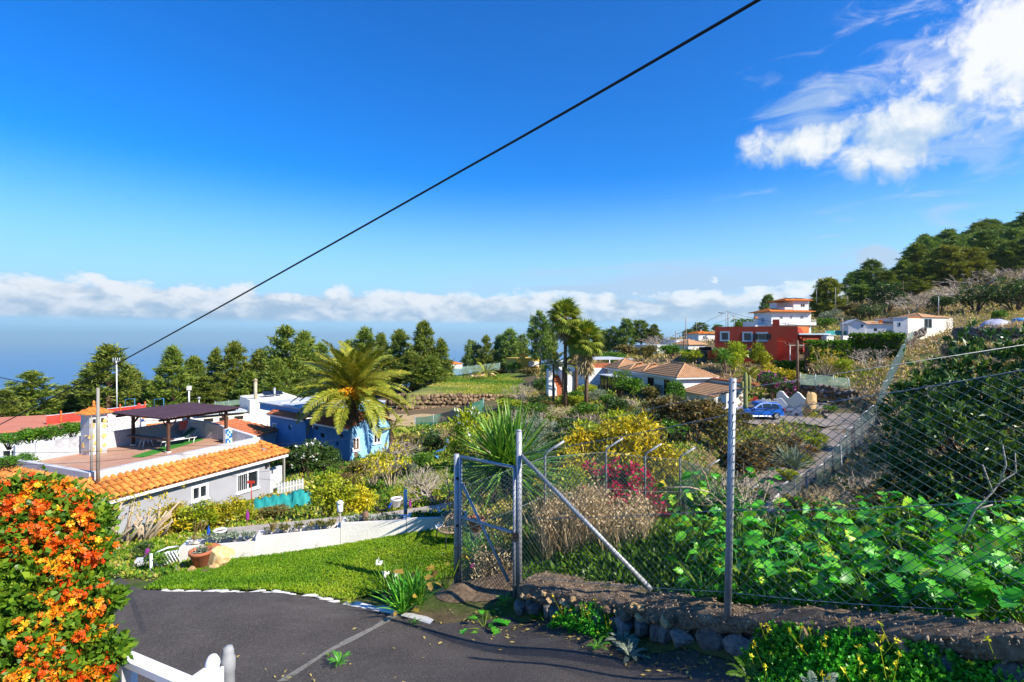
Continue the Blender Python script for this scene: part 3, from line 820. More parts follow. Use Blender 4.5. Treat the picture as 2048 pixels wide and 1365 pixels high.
# grey house with roof terrace (left)
F1 = Frame((-17.5, 22.4), (-13.7, 31.2), -10.2)
gh = thing('grey_house', 'grey house with orange clay tiled eaves and a flat roof terrace', 'house', F1.o, F1.rz)
def zl(z): return z - F1.z0
EZ = zl(-7.1); TZ = zl(-6.45); PT = zl(-6.08)
wx0, wz1 = F1.at(473, 948, 0.45); wx1, wz0 = F1.at(517, 986, 0.45)
vx0, vz1 = F1.at(382, 968, 0.45); vx1, vz0 = F1.at(416, 1003, 0.45)
bw = ((wx0 + wx1) / 2, 0, wx1 - wx0, 0); _, bz1 = F1.at(495, 944, 0.45); _, bz0 = F1.at(495, 981, 0.45)
big = ((wx0 + wx1) / 2, (bz0 + bz1) / 2, wx1 - wx0, bz1 - bz0)
_, sz1 = F1.at(399, 970, 0.45); _, sz0 = F1.at(399, 1000, 0.45)
sml = ((vx0 + vx1) / 2, (sz0 + sz1) / 2, vx1 - vx0, sz1 - sz0)
g = G()
mpf = mapper('front', 0.45)
wall_panel(g, mpf, -1.0, 8.7, 0.0, EZ + 0.12, [big, sml], 0.25)
wall_panel(g, mapper('right', 8.7), 0.70, 9.6, 0.0, TZ - 0.18, (), 0.25)
wall_panel(g, mapper('left', -1.0), -9.6, -0.70, 0.0, EZ + 0.12, (), 0.25)
wall_panel(g, mapper('back', 9.85), -8.7, 1.0, 0.0, TZ - 0.18, (), 0.25)
g.build('wall', M['grey_wall'], gh)
window(gh, mpf, *big, nx=2, fw=0.075); window(gh, mpf, *sml, nx=2, fw=0.11)
g = G()   # grille and ladder-like bars; room darkness is put into the pane colour
for i in range(4): g.bx(big[0] + 0.12, big[0] + 0.42, 0.545, 0.56, big[1] - 0.40 + i * 0.24, big[1] - 0.36 + i * 0.24)
g.bx(big[0] + 0.10, big[0] + 0.14, 0.545, 0.56, big[1] - 0.5, big[1] + 0.5); g.bx(big[0] + 0.40, big[0] + 0.44, 0.545, 0.56, big[1] - 0.5, big[1] + 0.5)
for i in range(5): g.bx(big[0] - 0.62 + i * 0.12, big[0] - 0.605 + i * 0.12, 0.48, 0.495, big[1] - 0.5, big[1] + 0.5)
g.build('window_grille', M['white_paint'], gh)
g = G(); g.bx(0.2, 8.9, 1.75, 9.6, TZ - 0.18, TZ); g.build('terrace_floor', M['terrace_tile'], gh)
g = G(); g.bx(-0.1, 8.9, 1.5, 1.75, EZ + 0.4, PT); g.build('front_parapet', M['parapet'], gh)
g = G(); g.bx(-0.1, 0.15, 1.755, 9.6, EZ + 0.4, PT); g.build('left_parapet', M['parapet'], gh)
g = G(); g.bx(0.155, 8.9, 8.3, 8.5, TZ + 0.004, TZ + 0.95); g.build('back_parapet', M['parapet'], gh)
g = G()
V = [(8.655, 1.76, TZ + .004), (8.655, 8.29, TZ + .004), (8.655, 8.29, TZ + 1.1), (8.655, 5.6, TZ + 1.0), (8.655, 1.76, PT + 0.08)]
g.add(V + [(8.9, y, z) for _, y, z in V], [(4, 3, 2, 1, 0), (5, 6, 7, 8, 9)] + [(i, (i + 1) % 5, (i + 1) % 5 + 5, i + 5) for i in range(5)])
g.build('right_parapet', M['parapet'], gh)
def tile_mesh():
 V = []; F = []
 for x, r, off in ((0.0, 0.135, 0.05), (0.47, 0.108, 0.012)):
  for k in range(7):
   a = PI * k / 6
   V.append((-r * math.cos(a), x, off + r * 0.95 * math.sin(a)))
 for k in range(6): F.append((k, k + 1, k + 8, k + 7))
 nb = len(V)
 for k in range(7):
  a = PI * k / 6; V.append((-0.115 * math.cos(a), 0.001, 0.05 + 0.108 * math.sin(a)))
 for k in range(6): F.append((k, nb + k, nb + k + 1, k + 1))
 me = arr_mesh('roof_tile', V, F, M['tile']); me.polygons.foreach_set('use_smooth', [True] * 6 + [False] * 6)
 return me
TILE = tile_mesh()
def lay_tiles(parent, e0, e1, t0, t1, w, row):
 e0, e1, t0, t1 = Vector(e0), Vector(e1), Vector(t0), Vector(t1)
 ax = (e1 - e0); L = ax.length; ax.normalize()
 up = t0 - e0; up = up - ax * up.dot(ax); B = up.length; up.normalize(); nn = ax.cross(up)
 k = 0
 for a, b0, b1, ww in facet_cols(0, L, (t0 - e0).dot(ax), (t1 - e0).dot(ax), B, w):
  b = b0 - 0.05
  while b < b1 - 0.12:
   o = link('tile', TILE, parent)
   j = random.uniform
   R3 = Matrix((ax, up, nn)).transposed().to_4x4()
   o.matrix_local = Matrix.Translation(e0 + ax * (a + j(-.012, .012)) + up * (b + j(-.02, .02)) + nn * 0.0) @ R3 @ Matrix.Rotation(j(-.03, .03), 4, 'Z') @ Matrix.Rotation(j(-.015, .015), 4, 'X') @ Matrix.Scale(ww / 0.30, 4, (1, 0, 0))
   b += row; k += 1
 return k
NT_ = 0
c0 = (-1.7, 0.0, EZ); c1 = (9.7, 0.0, EZ); d0 = (0.0, 1.5, TZ - 0.02); d1 = (8.9, 1.5, TZ - 0.02)
NT_ += lay_tiles(gh, c0, c1, d0, d1, 0.30, 0.43)
e0 = (-1.7, 9.6, EZ); f0 = (-0.1, 9.6, TZ - 0.02)
NT_ += lay_tiles(gh, e0, c0, f0, (-0.1, 1.5, TZ - 0.02), 0.33, 0.47)
g = G()
dz = Vector((0, 0, -0.02))
g.add([Vector(p) + dz for p in (c0, c1, d1, d0)], [(0, 1, 2, 3)]); g.add([Vector(p) + dz for p in (e0, c0, (-0.1, 1.5, TZ - .02), f0)], [(0, 1, 2, 3)])
g.add([Vector(p) + dz for p in (c1, (8.9, 9.6, EZ), (8.9, 1.5, TZ - .02))], [(0, 1, 2)])
g.build('roof_base', M['tile_under'], gh)
for ca, cb, hh in ((c0, (-0.05, 1.5, TZ), .13), (c1, (8.9, 1.5, TZ), .12)):
 for i in range(5):
  p = Vector(ca).lerp(Vector(cb), i / 5); q = Vector(ca).lerp(Vector(cb), (i + 1.15) / 5)
  g = G(); g.tube([p + Vector((0, 0, hh)), q + Vector((0, 0, hh - .02))], [.12, .10], 8); g.build('hip_tile', M['tile'], gh)
g = G(); g.bx(-1.7, 9.7, 0.03, 0.10, EZ - 0.19, EZ - 0.022); g.bx(-1.65, -1.58, 0.10, 9.6, EZ - 0.19, EZ - 0.022); g.bx(9.6, 9.67, 0.10, 1.4, EZ - 0.19, EZ - 0.022)
g.bx(-1.58, 9.6, 0.10, 0.449, EZ - 0.10, EZ - 0.07)
g.build('fascia', M['white_paint'], gh)
g = G(); g.bx(9.35, 9.45, 0.02, 0.12, 0.4, EZ - 0.192); g.build('porch_post', M['grey_pole'], gh)
g = G(); g.bx(8.75, 10.3, 1.2, 1.4, 0.3, EZ - 1.0); g.bx(8.72, 8.95, 0.46, 1.19, 0.3, EZ - 1.1); g.build('porch_wall', M['parapet'], gh)
g = G()
for r in range(4):
 x = 4.6 + (r % 2) * 0.17
 while x < 9.3:
  l = random.uniform(0.28, 0.5); g.bx(x, min(x + l - 0.015, 9.35), 0.36 - random.uniform(0, .03), 0.44, 0.62 + r * 0.17 - 0.16 * 4, 0.62 + r * 0.17 - 0.16 * 4 + 0.155); x += l
g.build('stone_cladding', mat('pale_cladding', (0.42, 0.38, 0.32), (0.56, 0.52, 0.45), 4, 0.85, 0.5, 20), gh)
lx, lz_ = F1.at(532, 932, 0.45)
g = G(); g.box((lx, 0.40, lz_), (0.12, 0.1, 0.16)); g.box((lx, 0.32, lz_ - .01), (0.16, 0.08, 0.12)); g.build('wall_light', M['dark_metal'], gh)
# pergola on the terrace
pe = thing('pergola', 'brown timber pergola with a flat dark sheet roof on the roof terrace', 'pergola', F1.w(5.0, 4.0, TZ), F1.rz)
PH = 1.80
for x, y in ((0, 0), (3.55, 0), (0.45, 3.9), (3.75, 3.8)):
 g = G(); g.bx(x - .07, x + .07, y - .07, y + .07, 0.08, PH); g.bx(x - .1, x + .1, y - .1, y + .1, 0.0, 0.078, 1)
 g.build('post', [M['brown_wood'], M['white_wall']], pe)
for x, y, sx_ in ((0, 0, 1), (3.55, 0, -1), (0.45, 3.9, 1), (3.75, 3.8, -1)):
 for e in ((x + .45 * sx_, y), (x, y + (.45 if y < 1 else -.45))):
  g = G(); g.tube([(x, y, PH - .5), (*e, PH - .02)], 0.045, 4); g.build('brace', M['brown_wood'], pe)
for y in (0.0, 3.85):
 g = G(); g.bx(-0.5, 4.2, y - .05, y + .05, PH + .002, PH + .12); g.build('beam', M['brown_wood'], pe)
for k in range(6):
 x = -0.4 + k * 0.88
 g = G(); g.bx(x, x + .06, -0.45, 4.4, PH + .122, PH + .20); g.build('rafter', M['brown_wood'], pe)
g = G(); n = 56; V = [];
for i in range(n + 1):
 x = -0.55 + 4.9 * i / n; z = PH + .235 + (0.022 if i % 2 else -0.010)
 V += [(x, -0.55, z), (x, 4.5, z + 0.05), (x, 4.5, z + 0.025), (x, -0.55, z - 0.025)]
F = []
for i in range(n):
 a = i * 4; F += [(a, a + 4, a + 5, a + 1), (a + 3, a + 2, a + 6, a + 7), (a, a + 3, a + 7, a + 4), (a + 1, a + 5, a + 6, a + 2)]
F += [(0, 1, 2, 3), (n * 4 + 3, n * 4 + 2, n * 4 + 1, n * 4)]
g.add(V, F); g.build('roof_sheet', M['dark_roof'], pe)
g = G(); g.bx(0.02, 0.40, 0.10, 3.8, 0.62, 0.70); g.build('rail', M['brown_wood'], pe)
def on_terrace(px, py, dz=0.0):
 r = P(px, py, 1.0); t = (-6.45 + dz) / r.z; return r * t
p = on_terrace(355, 890)
sb = thing('sun_lounger', 'folding sun lounger with a dark green mattress under the pergola', 'sun lounger', p, F1.rz - 0.15)
g = G()
for x in (-0.8, 0.75):
 for y in (-0.27, 0.27): g.tube([(x, y, 0.0), (x + 0.1, y, 0.33)], 0.025, 6)
g.tube([(-0.95, -0.28, 0.34), (0.95, -0.28, 0.34)], 0.022, 6); g.tube([(-0.95, 0.28, 0.34), (0.95, 0.28, 0.34)], 0.022, 6)
g.build('frame', M['white_paint'], sb)
g = G(); g.box((-0.35, 0, 0.40), (1.25, 0.56, 0.08)); g.build('seat_mattress', M['grey_roof'], sb)
g = G(); g.box((0.62, 0, 0.62), (0.80, 0.56, 0.09), (0, R(-38), 0)); g.build('back_mattress', mat('green_canvas', (0.02, 0.06, 0.05), (0.03, 0.10, 0.08), 6, 0.8), sb)
p = on_terrace(292, 893)
st = thing('step_stool', 'small white wooden step stool beside the pergola post', 'stool', p, F1.rz)
g = G()
for x in (-.22, .22):
 for y in (-.16, .16): g.tube([(x * 1.3, y * 1.2, 0), (x * .7, y * .8, .52)], 0.028, 5)
g.build('legs', M['white_wall'], st)
g = G(); g.bx(-.24, .24, -.17, .17, .522, .56); g.build('step', M['raw_wood'], st)
g = G()
a_, b_, c_, d_ = on_terrace(263, 914), on_terrace(285, 916), on_terrace(408, 880), on_terrace(388, 876)
up = Vector((0, 0, 0.012))
N = 14; V = []
for i in range(N + 1):
 u = i / N; q0 = a_.lerp(d_, u); q1 = b_.lerp(c_, u); wv = Vector((0, 0, 0.015 + 0.02 * abs(math.sin(u * 9))))
 V += [q0 + wv, q1 + wv * 0.8, q0 + Vector((0, 0, .003)), q1 + Vector((0, 0, .003))]
F = []
for i in range(N):
 k = i * 4; F += [(k, k + 1, k + 5, k + 4), (k, k + 4, k + 6, k + 2), (k + 1, k + 3, k + 7, k + 5)]
g.add(V, F)
tag(g.build('turf_runner', mat('green_turf', (0.03, 0.17, 0.015), (0.05, 0.25, 0.02), 9, 0.95, 0.8, 60)), 'long strip of bright green artificial turf on the terrace floor', 'rug')
p = on_terrace(390, 874)
g = G(); g.lathe([(0.10, 0), (0.13, 0.26), (0.14, 0.27), (0.12, 0.27)], 10)
o = g.build('bucket', M['white_paint'], None, p); tag(o, 'small white bucket by the terrace wall under the pergola', 'bucket')
g = G()
V = [];
for i in range(7):
 for j in range(6): V.append((-0.27 + 0.09 * i * (1 - .06 * j), 0.03 * math.sin(i * 1.7 + j * .4), -0.11 * j))
F = [(j + i * 6, j + 1 + i * 6, j + 7 + i * 6, j + 6 + i * 6) for i in range(6) for j in range(5)]
g.add(V, F, 0, True); g.add([(x, y + .012, z) for x, y, z in V], [tuple(reversed(f)) for f in F], 0, True)
o = g.build('towel', mat('pink_towel', (0.52, 0.10, 0.10), (0.62, 0.17, 0.16), 8, 0.9), None, P(368, 842, 31.5), (0, 0, F1.rz)); tag(o, 'pinkish red towel hanging under the pergola roof', 'towel')
bp = thing('tiled_pillar', 'short pillar faced with blue and white checked tiles at the terrace edge', 'pillar', F1.w(8.2, 3.4, TZ), F1.rz)
g = G(); g.bx(-.22, .22, -.1, .1, 0, 0.86); g.build('core', M['white_wall'], bp)
tl = [mat('blue_glaze', (0.02, 0.10, 0.34), (0.03, 0.14, 0.42), 5, 0.25), mat('pale_glaze', (0.42, 0.70, 0.74), (0.5, 0.76, 0.78), 5, 0.25)]
tme = []
for q in tl:
 g = G(); g.bx(-.05, .05, -.006, .006, -.068, .068); tme.append(g.mesh('tile', q))
for i in range(4):
 for j in range(6):
  o = link('tile', tme[(i + j) % 2 if (i * j) % 3 else (i + j // 2) % 2], bp, (-.165 + .11 * i, -.1075, .085 + .14 * j))
ct = thing('chimney', 'square white chimney tower set with yellow stones under a small tiled cap', 'chimney', F1.w(3.3, 7.7, TZ), F1.rz)
CH = 2.15
g = G(); g.bx(-.42, .42, -.42, .42, 0.0, CH); g.build('shaft', M['parapet'], ct)
g = G(); g.bx(-.56, .56, -.56, .56, CH + .002, CH + .07); g.build('cap_slab', M['white_wall'], ct)
g = G()
for a, b in (((-.62, -.62), (.62, -.62)), ((.62, -.62), (.62, .62)), ((.62, .62), (-.62, .62)), ((-.62, .62), (-.62, -.62))):
 tile_facet(g, (*a, CH + .08), (*b, CH + .08), (0, 0, CH + .46), (0, 0, CH + .46), 0.2, 0.3)
g.build('cap_roof', M['orange_tile'], ct)
g = G(); g.lathe([(.07, CH + .42), (.10, CH + .52), (.05, CH + .60), (.09, CH + .68), (.02, CH + .80)], 8); g.build('finial', M['tile'], ct)
for fx in (-1, 1):
 g = G(); g.bx(fx * .2 - .07, fx * .2 + .07, -.432, -.418, CH - .42, CH - .2); g.build('vent', M['void'], ct)
YST = mat('yellow_stone', (0.55, 0.34, 0.08), (0.66, 0.48, 0.20), 6, 0.85, 0.4, 20, orand=0.2)
g = G(); V = [(-.12, -.01, -.1), (.1, -.01, -.14), (.13, -.01, .06), (.02, -.01, .14), (-.11, -.01, .09)]
g.add(V + [(x * .9, -.03, z * .9) for x, y, z in V], [(5, 6, 7, 8, 9)] + [(i, (i + 1) % 5, (i + 1) % 5 + 5, i + 5) for i in range(5)])
sme = g.mesh('stone', YST)
for x, z in ((-.3, .3), (.28, .95), (.3, 1.5), (-.1, .62), (-.33, 1.0), (.3, .45), (-.3, 1.62), (.05, .15), (.32, 1.78)):
 o = link('stone', sme, ct, (x, -.415, z), (0, random.uniform(0, 3), 0), random.uniform(.8, 1.25))
for y, z in ((.2, .5), (-.2, 1.1), (.15, 1.6), (-.15, .2)): link('stone', sme, ct, (-.415, y, z), (random.uniform(0, 3), 0, -PI / 2), 1.0)
# screen wall, vine wall and red roofs (left, behind)
LWa, LWb = P(216, 872, 32.5), P(278, 868, 34.5)
FL = Frame(LWa, LWb, LWa.z - 0.05)
lw = thing('screen_wall', 'white wall of pierced leaf-pattern blocks behind the roof terrace', 'wall', FL.o, FL.rz)
nb = 8; bwid = FL.len / nb; BL = 0.30
g = G()
w2 = bwid / 2; h2 = BL / 2
for sgn in (1, -1):   # a square ring with a slanted leaf-shaped bar
 g.tube([(-w2 * .9, 0, -h2 * .9 * sgn), (w2 * .9, 0, h2 * .9 * sgn)], 0.034, 4)
for a, b in (((-w2, -h2), (w2, -h2)), ((w2, -h2), (w2, h2)), ((w2, h2), (-w2, h2)), ((-w2, h2), (-w2, -h2))):
 g.tube([(a[0] * .96, 0, a[1] * .96), (b[0] * .96, 0, b[1] * .96)], 0.045, 4)
bme = g.mesh('block', M['white_wall'])
for i in range(nb):
 for j in range(5):
  if j > 4 - i * 0.25 + 0.5: continue
  link('block', bme, lw, (bwid * (i + .5), 0, BL * (j + .5)))
g = G(); V = [(0, -.09, 5 * BL + .01), (FL.len, -.09, 3.6 * BL), (FL.len, .09, 3.6 * BL), (0, .09, 5 * BL + .01)]
g.poly(V, -0.09); g.build('coping', M['white_wall'], lw)
g = G(); g.bx(-0.75, -0.02, 0.25, 0.45, -1.2, 1.2); g.build('side_wall', M['white_wall'], lw)
FR = Frame(P(-260, 905, 40), P(92, 848, 44), -13.5)
a, b = P(-300, 880, 38), P(100, 857, 43)
FR = Frame((a.x, a.y), (b.x, b.y), -11.6)
rr = thing('coral_roof_house', 'low house with a flat coral red roof at the left edge', 'house', FR.o, FR.rz)
rz_ = -7.75 - FR.z0
box_walls(rr, 0, FR.len + 6, 0, 9, 0, rz_, 'white_wall', front=[(4, 1.9, 1.1, 1.0), (9, 1.9, 1.1, 1.0)])
for s in (4, 9): window(rr, mapper('front', 0), s, 1.9, 1.1, 1.0)
g = G(); g.bx(-.3, FR.len + 6.3, -.35, 9.3, rz_ + .002, rz_ + .16); g.build('roof_slab', M['coral_roof'], rr)
g = G(); g.bx(-.3, FR.len - 5, 4.6, 4.75, rz_ + .162, rz_ + .40); g.build('roof_kerb', M['red_paint'], rr)
a, b = P(93, 846, 44.5), P(292, 826, 52)
FB = Frame((a.x, a.y), (b.x, b.y), -8.6)
rp = thing('red_board_fence', 'long red boarded parapet with orange posts above the coral roofs', 'fence', FB.o, FB.rz)
fh = -6.85 - FB.z0
for j in range(7):
 g = G(); g.bx(0, FB.len, -.02, .02, fh - 1.05 + j * .15, fh - 1.05 + j * .15 + .135); g.build('slat', M['red_paint'], rp)
g = G(); g.bx(-.05, FB.len + .1, -.06, .06, fh + .002, fh + .05); g.build('top_rail', M['grey_roof'], rp)
for f in (.12, .42, .70, .98):
 g = G(); g.bx(FB.len * f - .05, FB.len * f + .05, -.16, -.062, 0.2, fh + .35); g.build('post', M['orange_wall'], rp)
g = G(); g.bx(0, FB.len, .03, 5, fh - 1.15, fh - 1.05); g.bx(0, FB.len, -.8, .2, -2.5, fh - 1.152); g.build('deck', M['coral_roof'], rp)
p = P(278, 828, 50)
cu = thing('red_cupola', 'little red pagoda-like chimney cowl beside the red parapet', 'chimney', p)
g = G()
for k in range(6): g.tube([(.32 * math.cos(k * PI / 3), .32 * math.sin(k * PI / 3), -.3), (.32 * math.cos(k * PI / 3), .32 * math.sin(k * PI / 3), .55)], .045, 5)
g.lathe([(.3, -.8), (.3, -.3)], 10); g.build('base', M['red_paint'], cu)
g = G(); g.lathe([(.62, .55), (.60, .60), (.30, .76), (.12, .84), (.16, .92), (.08, 1.02), (.01, 1.06)], 12); g.build('cap', M['red_paint'], cu)
a, b = P(283, 858, 41), P(380, 850, 43)
FO = Frame((a.x, a.y), (b.x, b.y), -10.0)
oh = thing('white_porch_house', 'small white house with two orange tiled canopies behind the pergola', 'house', FO.o, FO.rz)
box_walls(oh, 0, FO.len, 0, 4, 0, -6.75 - FO.z0, 'white_wall', front=[(1.2, 2.2, .7, .8)])
window(oh, mapper('front', 0), 1.2, 2.2, .7, .8)
g = G(); tile_facet(g, (0, -.3, -6.5 - FO.z0), (FO.len - 1.2, -.3, -6.5 - FO.z0), (0.2, .6, -6.05 - FO.z0), (FO.len - 1.3, .6, -6.05 - FO.z0), .25, .4); g.build('upper_canopy', M['orange_tile'], oh)
g = G(); tile_facet(g, (.3, -1.0, -7.55 - FO.z0), (FO.len, -1.0, -7.55 - FO.z0), (.3, 0, -7.0 - FO.z0), (FO.len, 0, -7.0 - FO.z0), .25, .4); g.build('lower_canopy', M['orange_tile'], oh)
# blue house
F2 = Frame((-12.2, 38.5), (-9.9, 41.5), -9.7)
bh = thing('blue_house', 'blue house with a brown tiled gable roof behind the palm', 'house', F2.o, F2.rz)
WL = F2.len; BHZ = -6.75 - F2.z0; RG = -6.0 - F2.z0
x0, _ = F2.at(733, 880); x1, _ = F2.at(745, 880); x2, _ = F2.at(763, 880)
_, z1 = F2.at(754, 866); _, z0_ = F2.at(754, 887)
wins = [((x1 + x2) / 2, (z0_ + z1) / 2, (x2 - x1) * .82, z1 - z0_), (0.55, (z0_ + z1) / 2 - .15, .62, z1 - z0_ + .15)]
g = G()
wall_panel(g, mapper('front', 0), 0, WL, 0, BHZ, wins, .22)
xm = WL * .55
g.add([(0, 0, BHZ), (WL, 0, BHZ), (xm, 0, RG), (0, .22, BHZ), (WL, .22, BHZ), (xm, .22, RG)], [(0, 1, 2), (5, 4, 3), (1, 4, 5, 2), (2, 5, 3, 0)])
wall_panel(g, mapper('right', WL), .22, 5.0, 0, BHZ, (), .22)
g.build('gable_wall', M['lit_blue'], bh)
g = G(); wall_panel(g, mapper('left', -.004), -5.0, -.0, 0, BHZ - .1, [(-3.6, 1.9, .55, .35), (-1.6, 1.5, .3, .3)], .22); g.build('side_wall', M['blue_wall'], bh)
for w_ in wins: window(bh, mapper('front', 0), *w_, nx=2, fw=.08)
g = G()
for s, z, w_, h_ in ((-3.6, 1.9, .55, .35), (-1.6, 1.5, .3, .3)):
 a, b, c = s - w_ / 2, s + w_ / 2, z
 g.bx(.1, .13, -b, -a, z - h_ / 2, z + h_ / 2)
g.build('vent_slot', M['void'], bh)
g = G()
tile_facet(g, (-.3, 5.1, BHZ - .12), (-.3, -.25, BHZ - .12), (xm, 5.1, RG + .06), (xm, -.25, RG + .06), .24, .38)
tile_facet(g, (WL + .3, -.25, BHZ - .12), (WL + .3, 5.1, BHZ - .12), (xm, -.25, RG + .06), (xm, 5.1, RG + .06), .24, .38)
g.build('roof', M['red_tile'], bh)
g = G(); g.bx(-.34, -.30, -.25, 5.1, BHZ - .24, BHZ - .10); g.build('gutter', M['white_paint'], bh)
g = G(); wall_panel(g, mapper('left', -.6), -10.7, -5.02, 0, BHZ + .15, [(-9.9, 1.9, .7, .8), (-7.4, 2.2, .5, .35)], .22)
wall_panel(g, mapper('front', 5.02), -.38, .0, 0, BHZ + .15, (), .2)
g.build('wing_wall', M['blue_wall'], bh)
g = G(); tile_facet(g, (-.85, 10.8, BHZ + .12), (-.85, 5.0, BHZ + .12), (-.1, 10.8, BHZ + .42), (-.1, 5.0, BHZ + .42), .24, .38); g.build('wing_eave', M['red_tile'], bh)
g = G(); g.bx(-.86, -.80, 5.0, 10.8, BHZ - .02, BHZ + .11); g.build('wing_fascia', M['white_paint'], bh)
window(bh, mapper('left', -.6), -9.9, 1.9, .7, .8, nx=2)
g = G(); g.bx(-.1, 7.5, 5.3, 13.5, BHZ + .2, BHZ + .75); g.build('flat_roof_wing', M['blue_wall'], bh)
g = G(); g.bx(-.16, 7.56, 5.24, 13.56, BHZ + .752, BHZ + .86); g.build('flat_roof', M['grey_roof'], bh)
g = G()
for k in range(3): g.bx(.4, 7.3, 6.0 + k * 2.4, 6.12 + k * 2.4, BHZ + .862, BHZ + .95)
g.build('roof_ridge', M['grey_roof'], bh)
for k, (y, z) in enumerate(((1.0, 2.2), (2.9, 1.2), (4.4, 2.4))):
 g = G(); g.box((-.05, y, z), (.08, .28, .2)); g.build('meter_box', M['dark_metal'], bh)
p = P(470, 866, 41)
a, b = P(458, 866, 39), P(556, 868, 44)
FT = Frame((a.x, a.y), (b.x, b.y), -10.4)
lt = thing('tiled_shed', 'low shed with a red brown tiled roof between grey terrace and blue house', 'shed', FT.o, FT.rz)
box_walls(lt, 0, FT.len, 0, 3, 0, -7.95 - FT.z0, 'parapet')
g = G(); tile_facet(g, (-.2, -.3, -7.95 - FT.z0), (FT.len + .2, -.3, -7.95 - FT.z0), (1.4, 3.0, -6.9 - FT.z0), (FT.len - 1.6, 3.0, -6.9 - FT.z0), .24, .38); g.build('roof', M['red_tile'], lt)
# long white wall building (behind pergola)
a, b = P(380, 870, 48), P(656, 845, 56)
FW = Frame((a.x, a.y), (b.x, b.y), -11.5)
wb = thing('white_warehouse', 'long windowless white building behind the pergola and the blue house', 'building', FW.o, FW.rz)
xa, za = FW.at(500, 801); xb, zb = FW.at(590, 792); xc, zc = FW.at(655, 822); xd, zd = FW.at(390, 838); xe, ze = FW.at(500, 828)
V = [(0, 0, 0), (FW.len, 0, 0), (xc, 0, zc), (xb, 0, zb), (xa, 0, za), (xa - .01, 0, ze), (0, 0, zd)]
n = len(V); g = G(); g.add(V + [(x, 5.0, z) for x, y, z in V], [tuple(range(n)), tuple(reversed(range(n, 2 * n)))] + [((i + 1) % n, i, i + n, (i + 1) % n + n) for i in range(n)])
g.build('wall', M['cream_wall'], wb)
g = G(); g.bx(xa - 4.6, xa - .3, -.3, 2.5, ze - .1 + .35, ze + .40); g.build('canopy', M['grey_roof'], wb)
g = G()
for k in range(3): g.bx(xa - 4.0 + k * 1.3, xa - 3.2 + k * 1.3, -.02, .02, ze - .45, ze - .12)
g.build('window_slot', M['void'], wb)
g = G(); x_, z_ = FW.at(511, 800, .8)
g.tube([(x_, .8, z_ - 1.0), (x_, .8, z_ + 1.9)], .17, 10); g.lathe([(.24, 1.95), (.24, 2.0), (.02, 2.2)], 10, (x_, .8, z_)); g.build('flue', mat('rusty_flue', (.35, .30, .2), (.5, .44, .3), 5, .6, .2, metal=.3, dirt=(.3, .16, .05), dscale=2), wb)
g = G(); x_, z_ = FW.at(549, 795, 1.2); g.tube([(x_, 1.2, z_ - .6), (x_, 1.2, z_ + 1.0)], .12, 8); g.build('vent_pipe', M['galv'], wb)
g = G(); x_, z_ = FW.at(545, 793, 1.5); g.box((x_, 1.5, z_ + .35), (1.9, .9, .06), (R(18), 0, 0)); g.tube([(x_ - .7, 1.5, z_ - .3), (x_ - .7, 1.5, z_ + .4)], .03, 4); g.tube([(x_ + .7, 1.5, z_ - .3), (x_ + .7, 1.5, z_ + .4)], .03, 4)
g.build('solar_panel', M['glass'], wb)
# white villa with hipped tan roofs (centre)
F3 = Frame((12.1, 72.9), (16.7, 52.0), -7.6)
vi = thing('white_villa', 'long white villa under a row of tan hipped tile roofs', 'house', F3.o, F3.rz)
VL = F3.len; VE = -4.12 - F3.z0
dd = []
for p0, p1, q0, q1 in ((1295.5, 1308, 758, 777), (1328.5, 1341, 763, 782)):
 a, zt = F3.at(p0, q0, .35); b, _ = F3.at(p1, q1, .35); dd.append(((a + b) / 2, (zt - .9 + .15), b - a, 1.9))
vw = [(d[0], d[1], d[2], d[3]) for d in dd]
g = G(); wall_panel(g, mapper('front', .35), 3, VL - .3, 0, VE - .02, vw, .25)
wall_panel(g, mapper('right', VL - .3), .6, 4.2, 0, VE - .02, (), .25)
wall_panel(g, mapper('left', 3), -4.2, -.6, 0, VE - .02, (), .25); wall_panel(g, mapper('back', 4.45), -VL + .3, -3, 0, VE - .02, (), .25)
g.build('wall', M['white_wall'], vi)
for d in vw: window(vi, mapper('front', .35), *d, fm='brown_wood', nx=2, fw=.09, sill=False, pane='glass', name='patio_door')
for x0, x1, r, k in ((VL - 7.6, VL + .05, 1.28, 0), (VL - 11.2, VL - 7.5, .98, 1), (VL - 14.6, VL - 11.1, .92, 2), (2.6, VL - 14.5, 1.25, 3)):
 hip_roof(vi, x0, x1, 0, 4.8 - k * .15, VE + k * .012, r, 'tan_tile')
g = G(); g.bx(2.6, VL + .05, -.05, .0, VE - .16, VE - .02); g.bx(VL + .055, VL + .10, -.05, 4.8, VE - .16, VE - .02); g.build('eaves_board', M['white_paint'], vi)
cx0, cz1 = F3.at(1193, 740, -2.2); cx1, _ = F3.at(1240, 752, -2.2)
cx1 = min(cx1, VL - 9); cx0 = cx1 - 5.5
g = G(); g.bx(cx0 - .2, cx1 + .2, -2.5, .05, VE - .72, VE - .6); g.build('conservatory_roof', M['grey_roof'], vi)
for k in range(6):
 x = cx0 + (cx1 - cx0) * k / 5
 g = G(); g.bx(x - .06, x + .06, -2.3, -2.18, 0, VE - .722); g.build('conservatory_post', M['brown_wood'], vi)
 if k < 5:
  g = G(); g.bx(x + .07, x + (cx1 - cx0) / 5 - .07, -2.26, -2.22, .5, VE - .75); g.build('conservatory_pane', M['glass'], vi)
for k in range(3):
 y = -2.16 + k * .72
 g = G(); g.bx(cx1 - .02, cx1 + .02, y + .05, y + .66, .5, VE - .75); g.build('conservatory_pane', M['glass'], vi)
g = G(); g.bx(cx0, cx1 + .05, -2.3, -2.16, -.6, .48); g.build('conservatory_wall', M['white_wall'], vi)
tx0, _ = F3.at(1150, 735, -1.0)
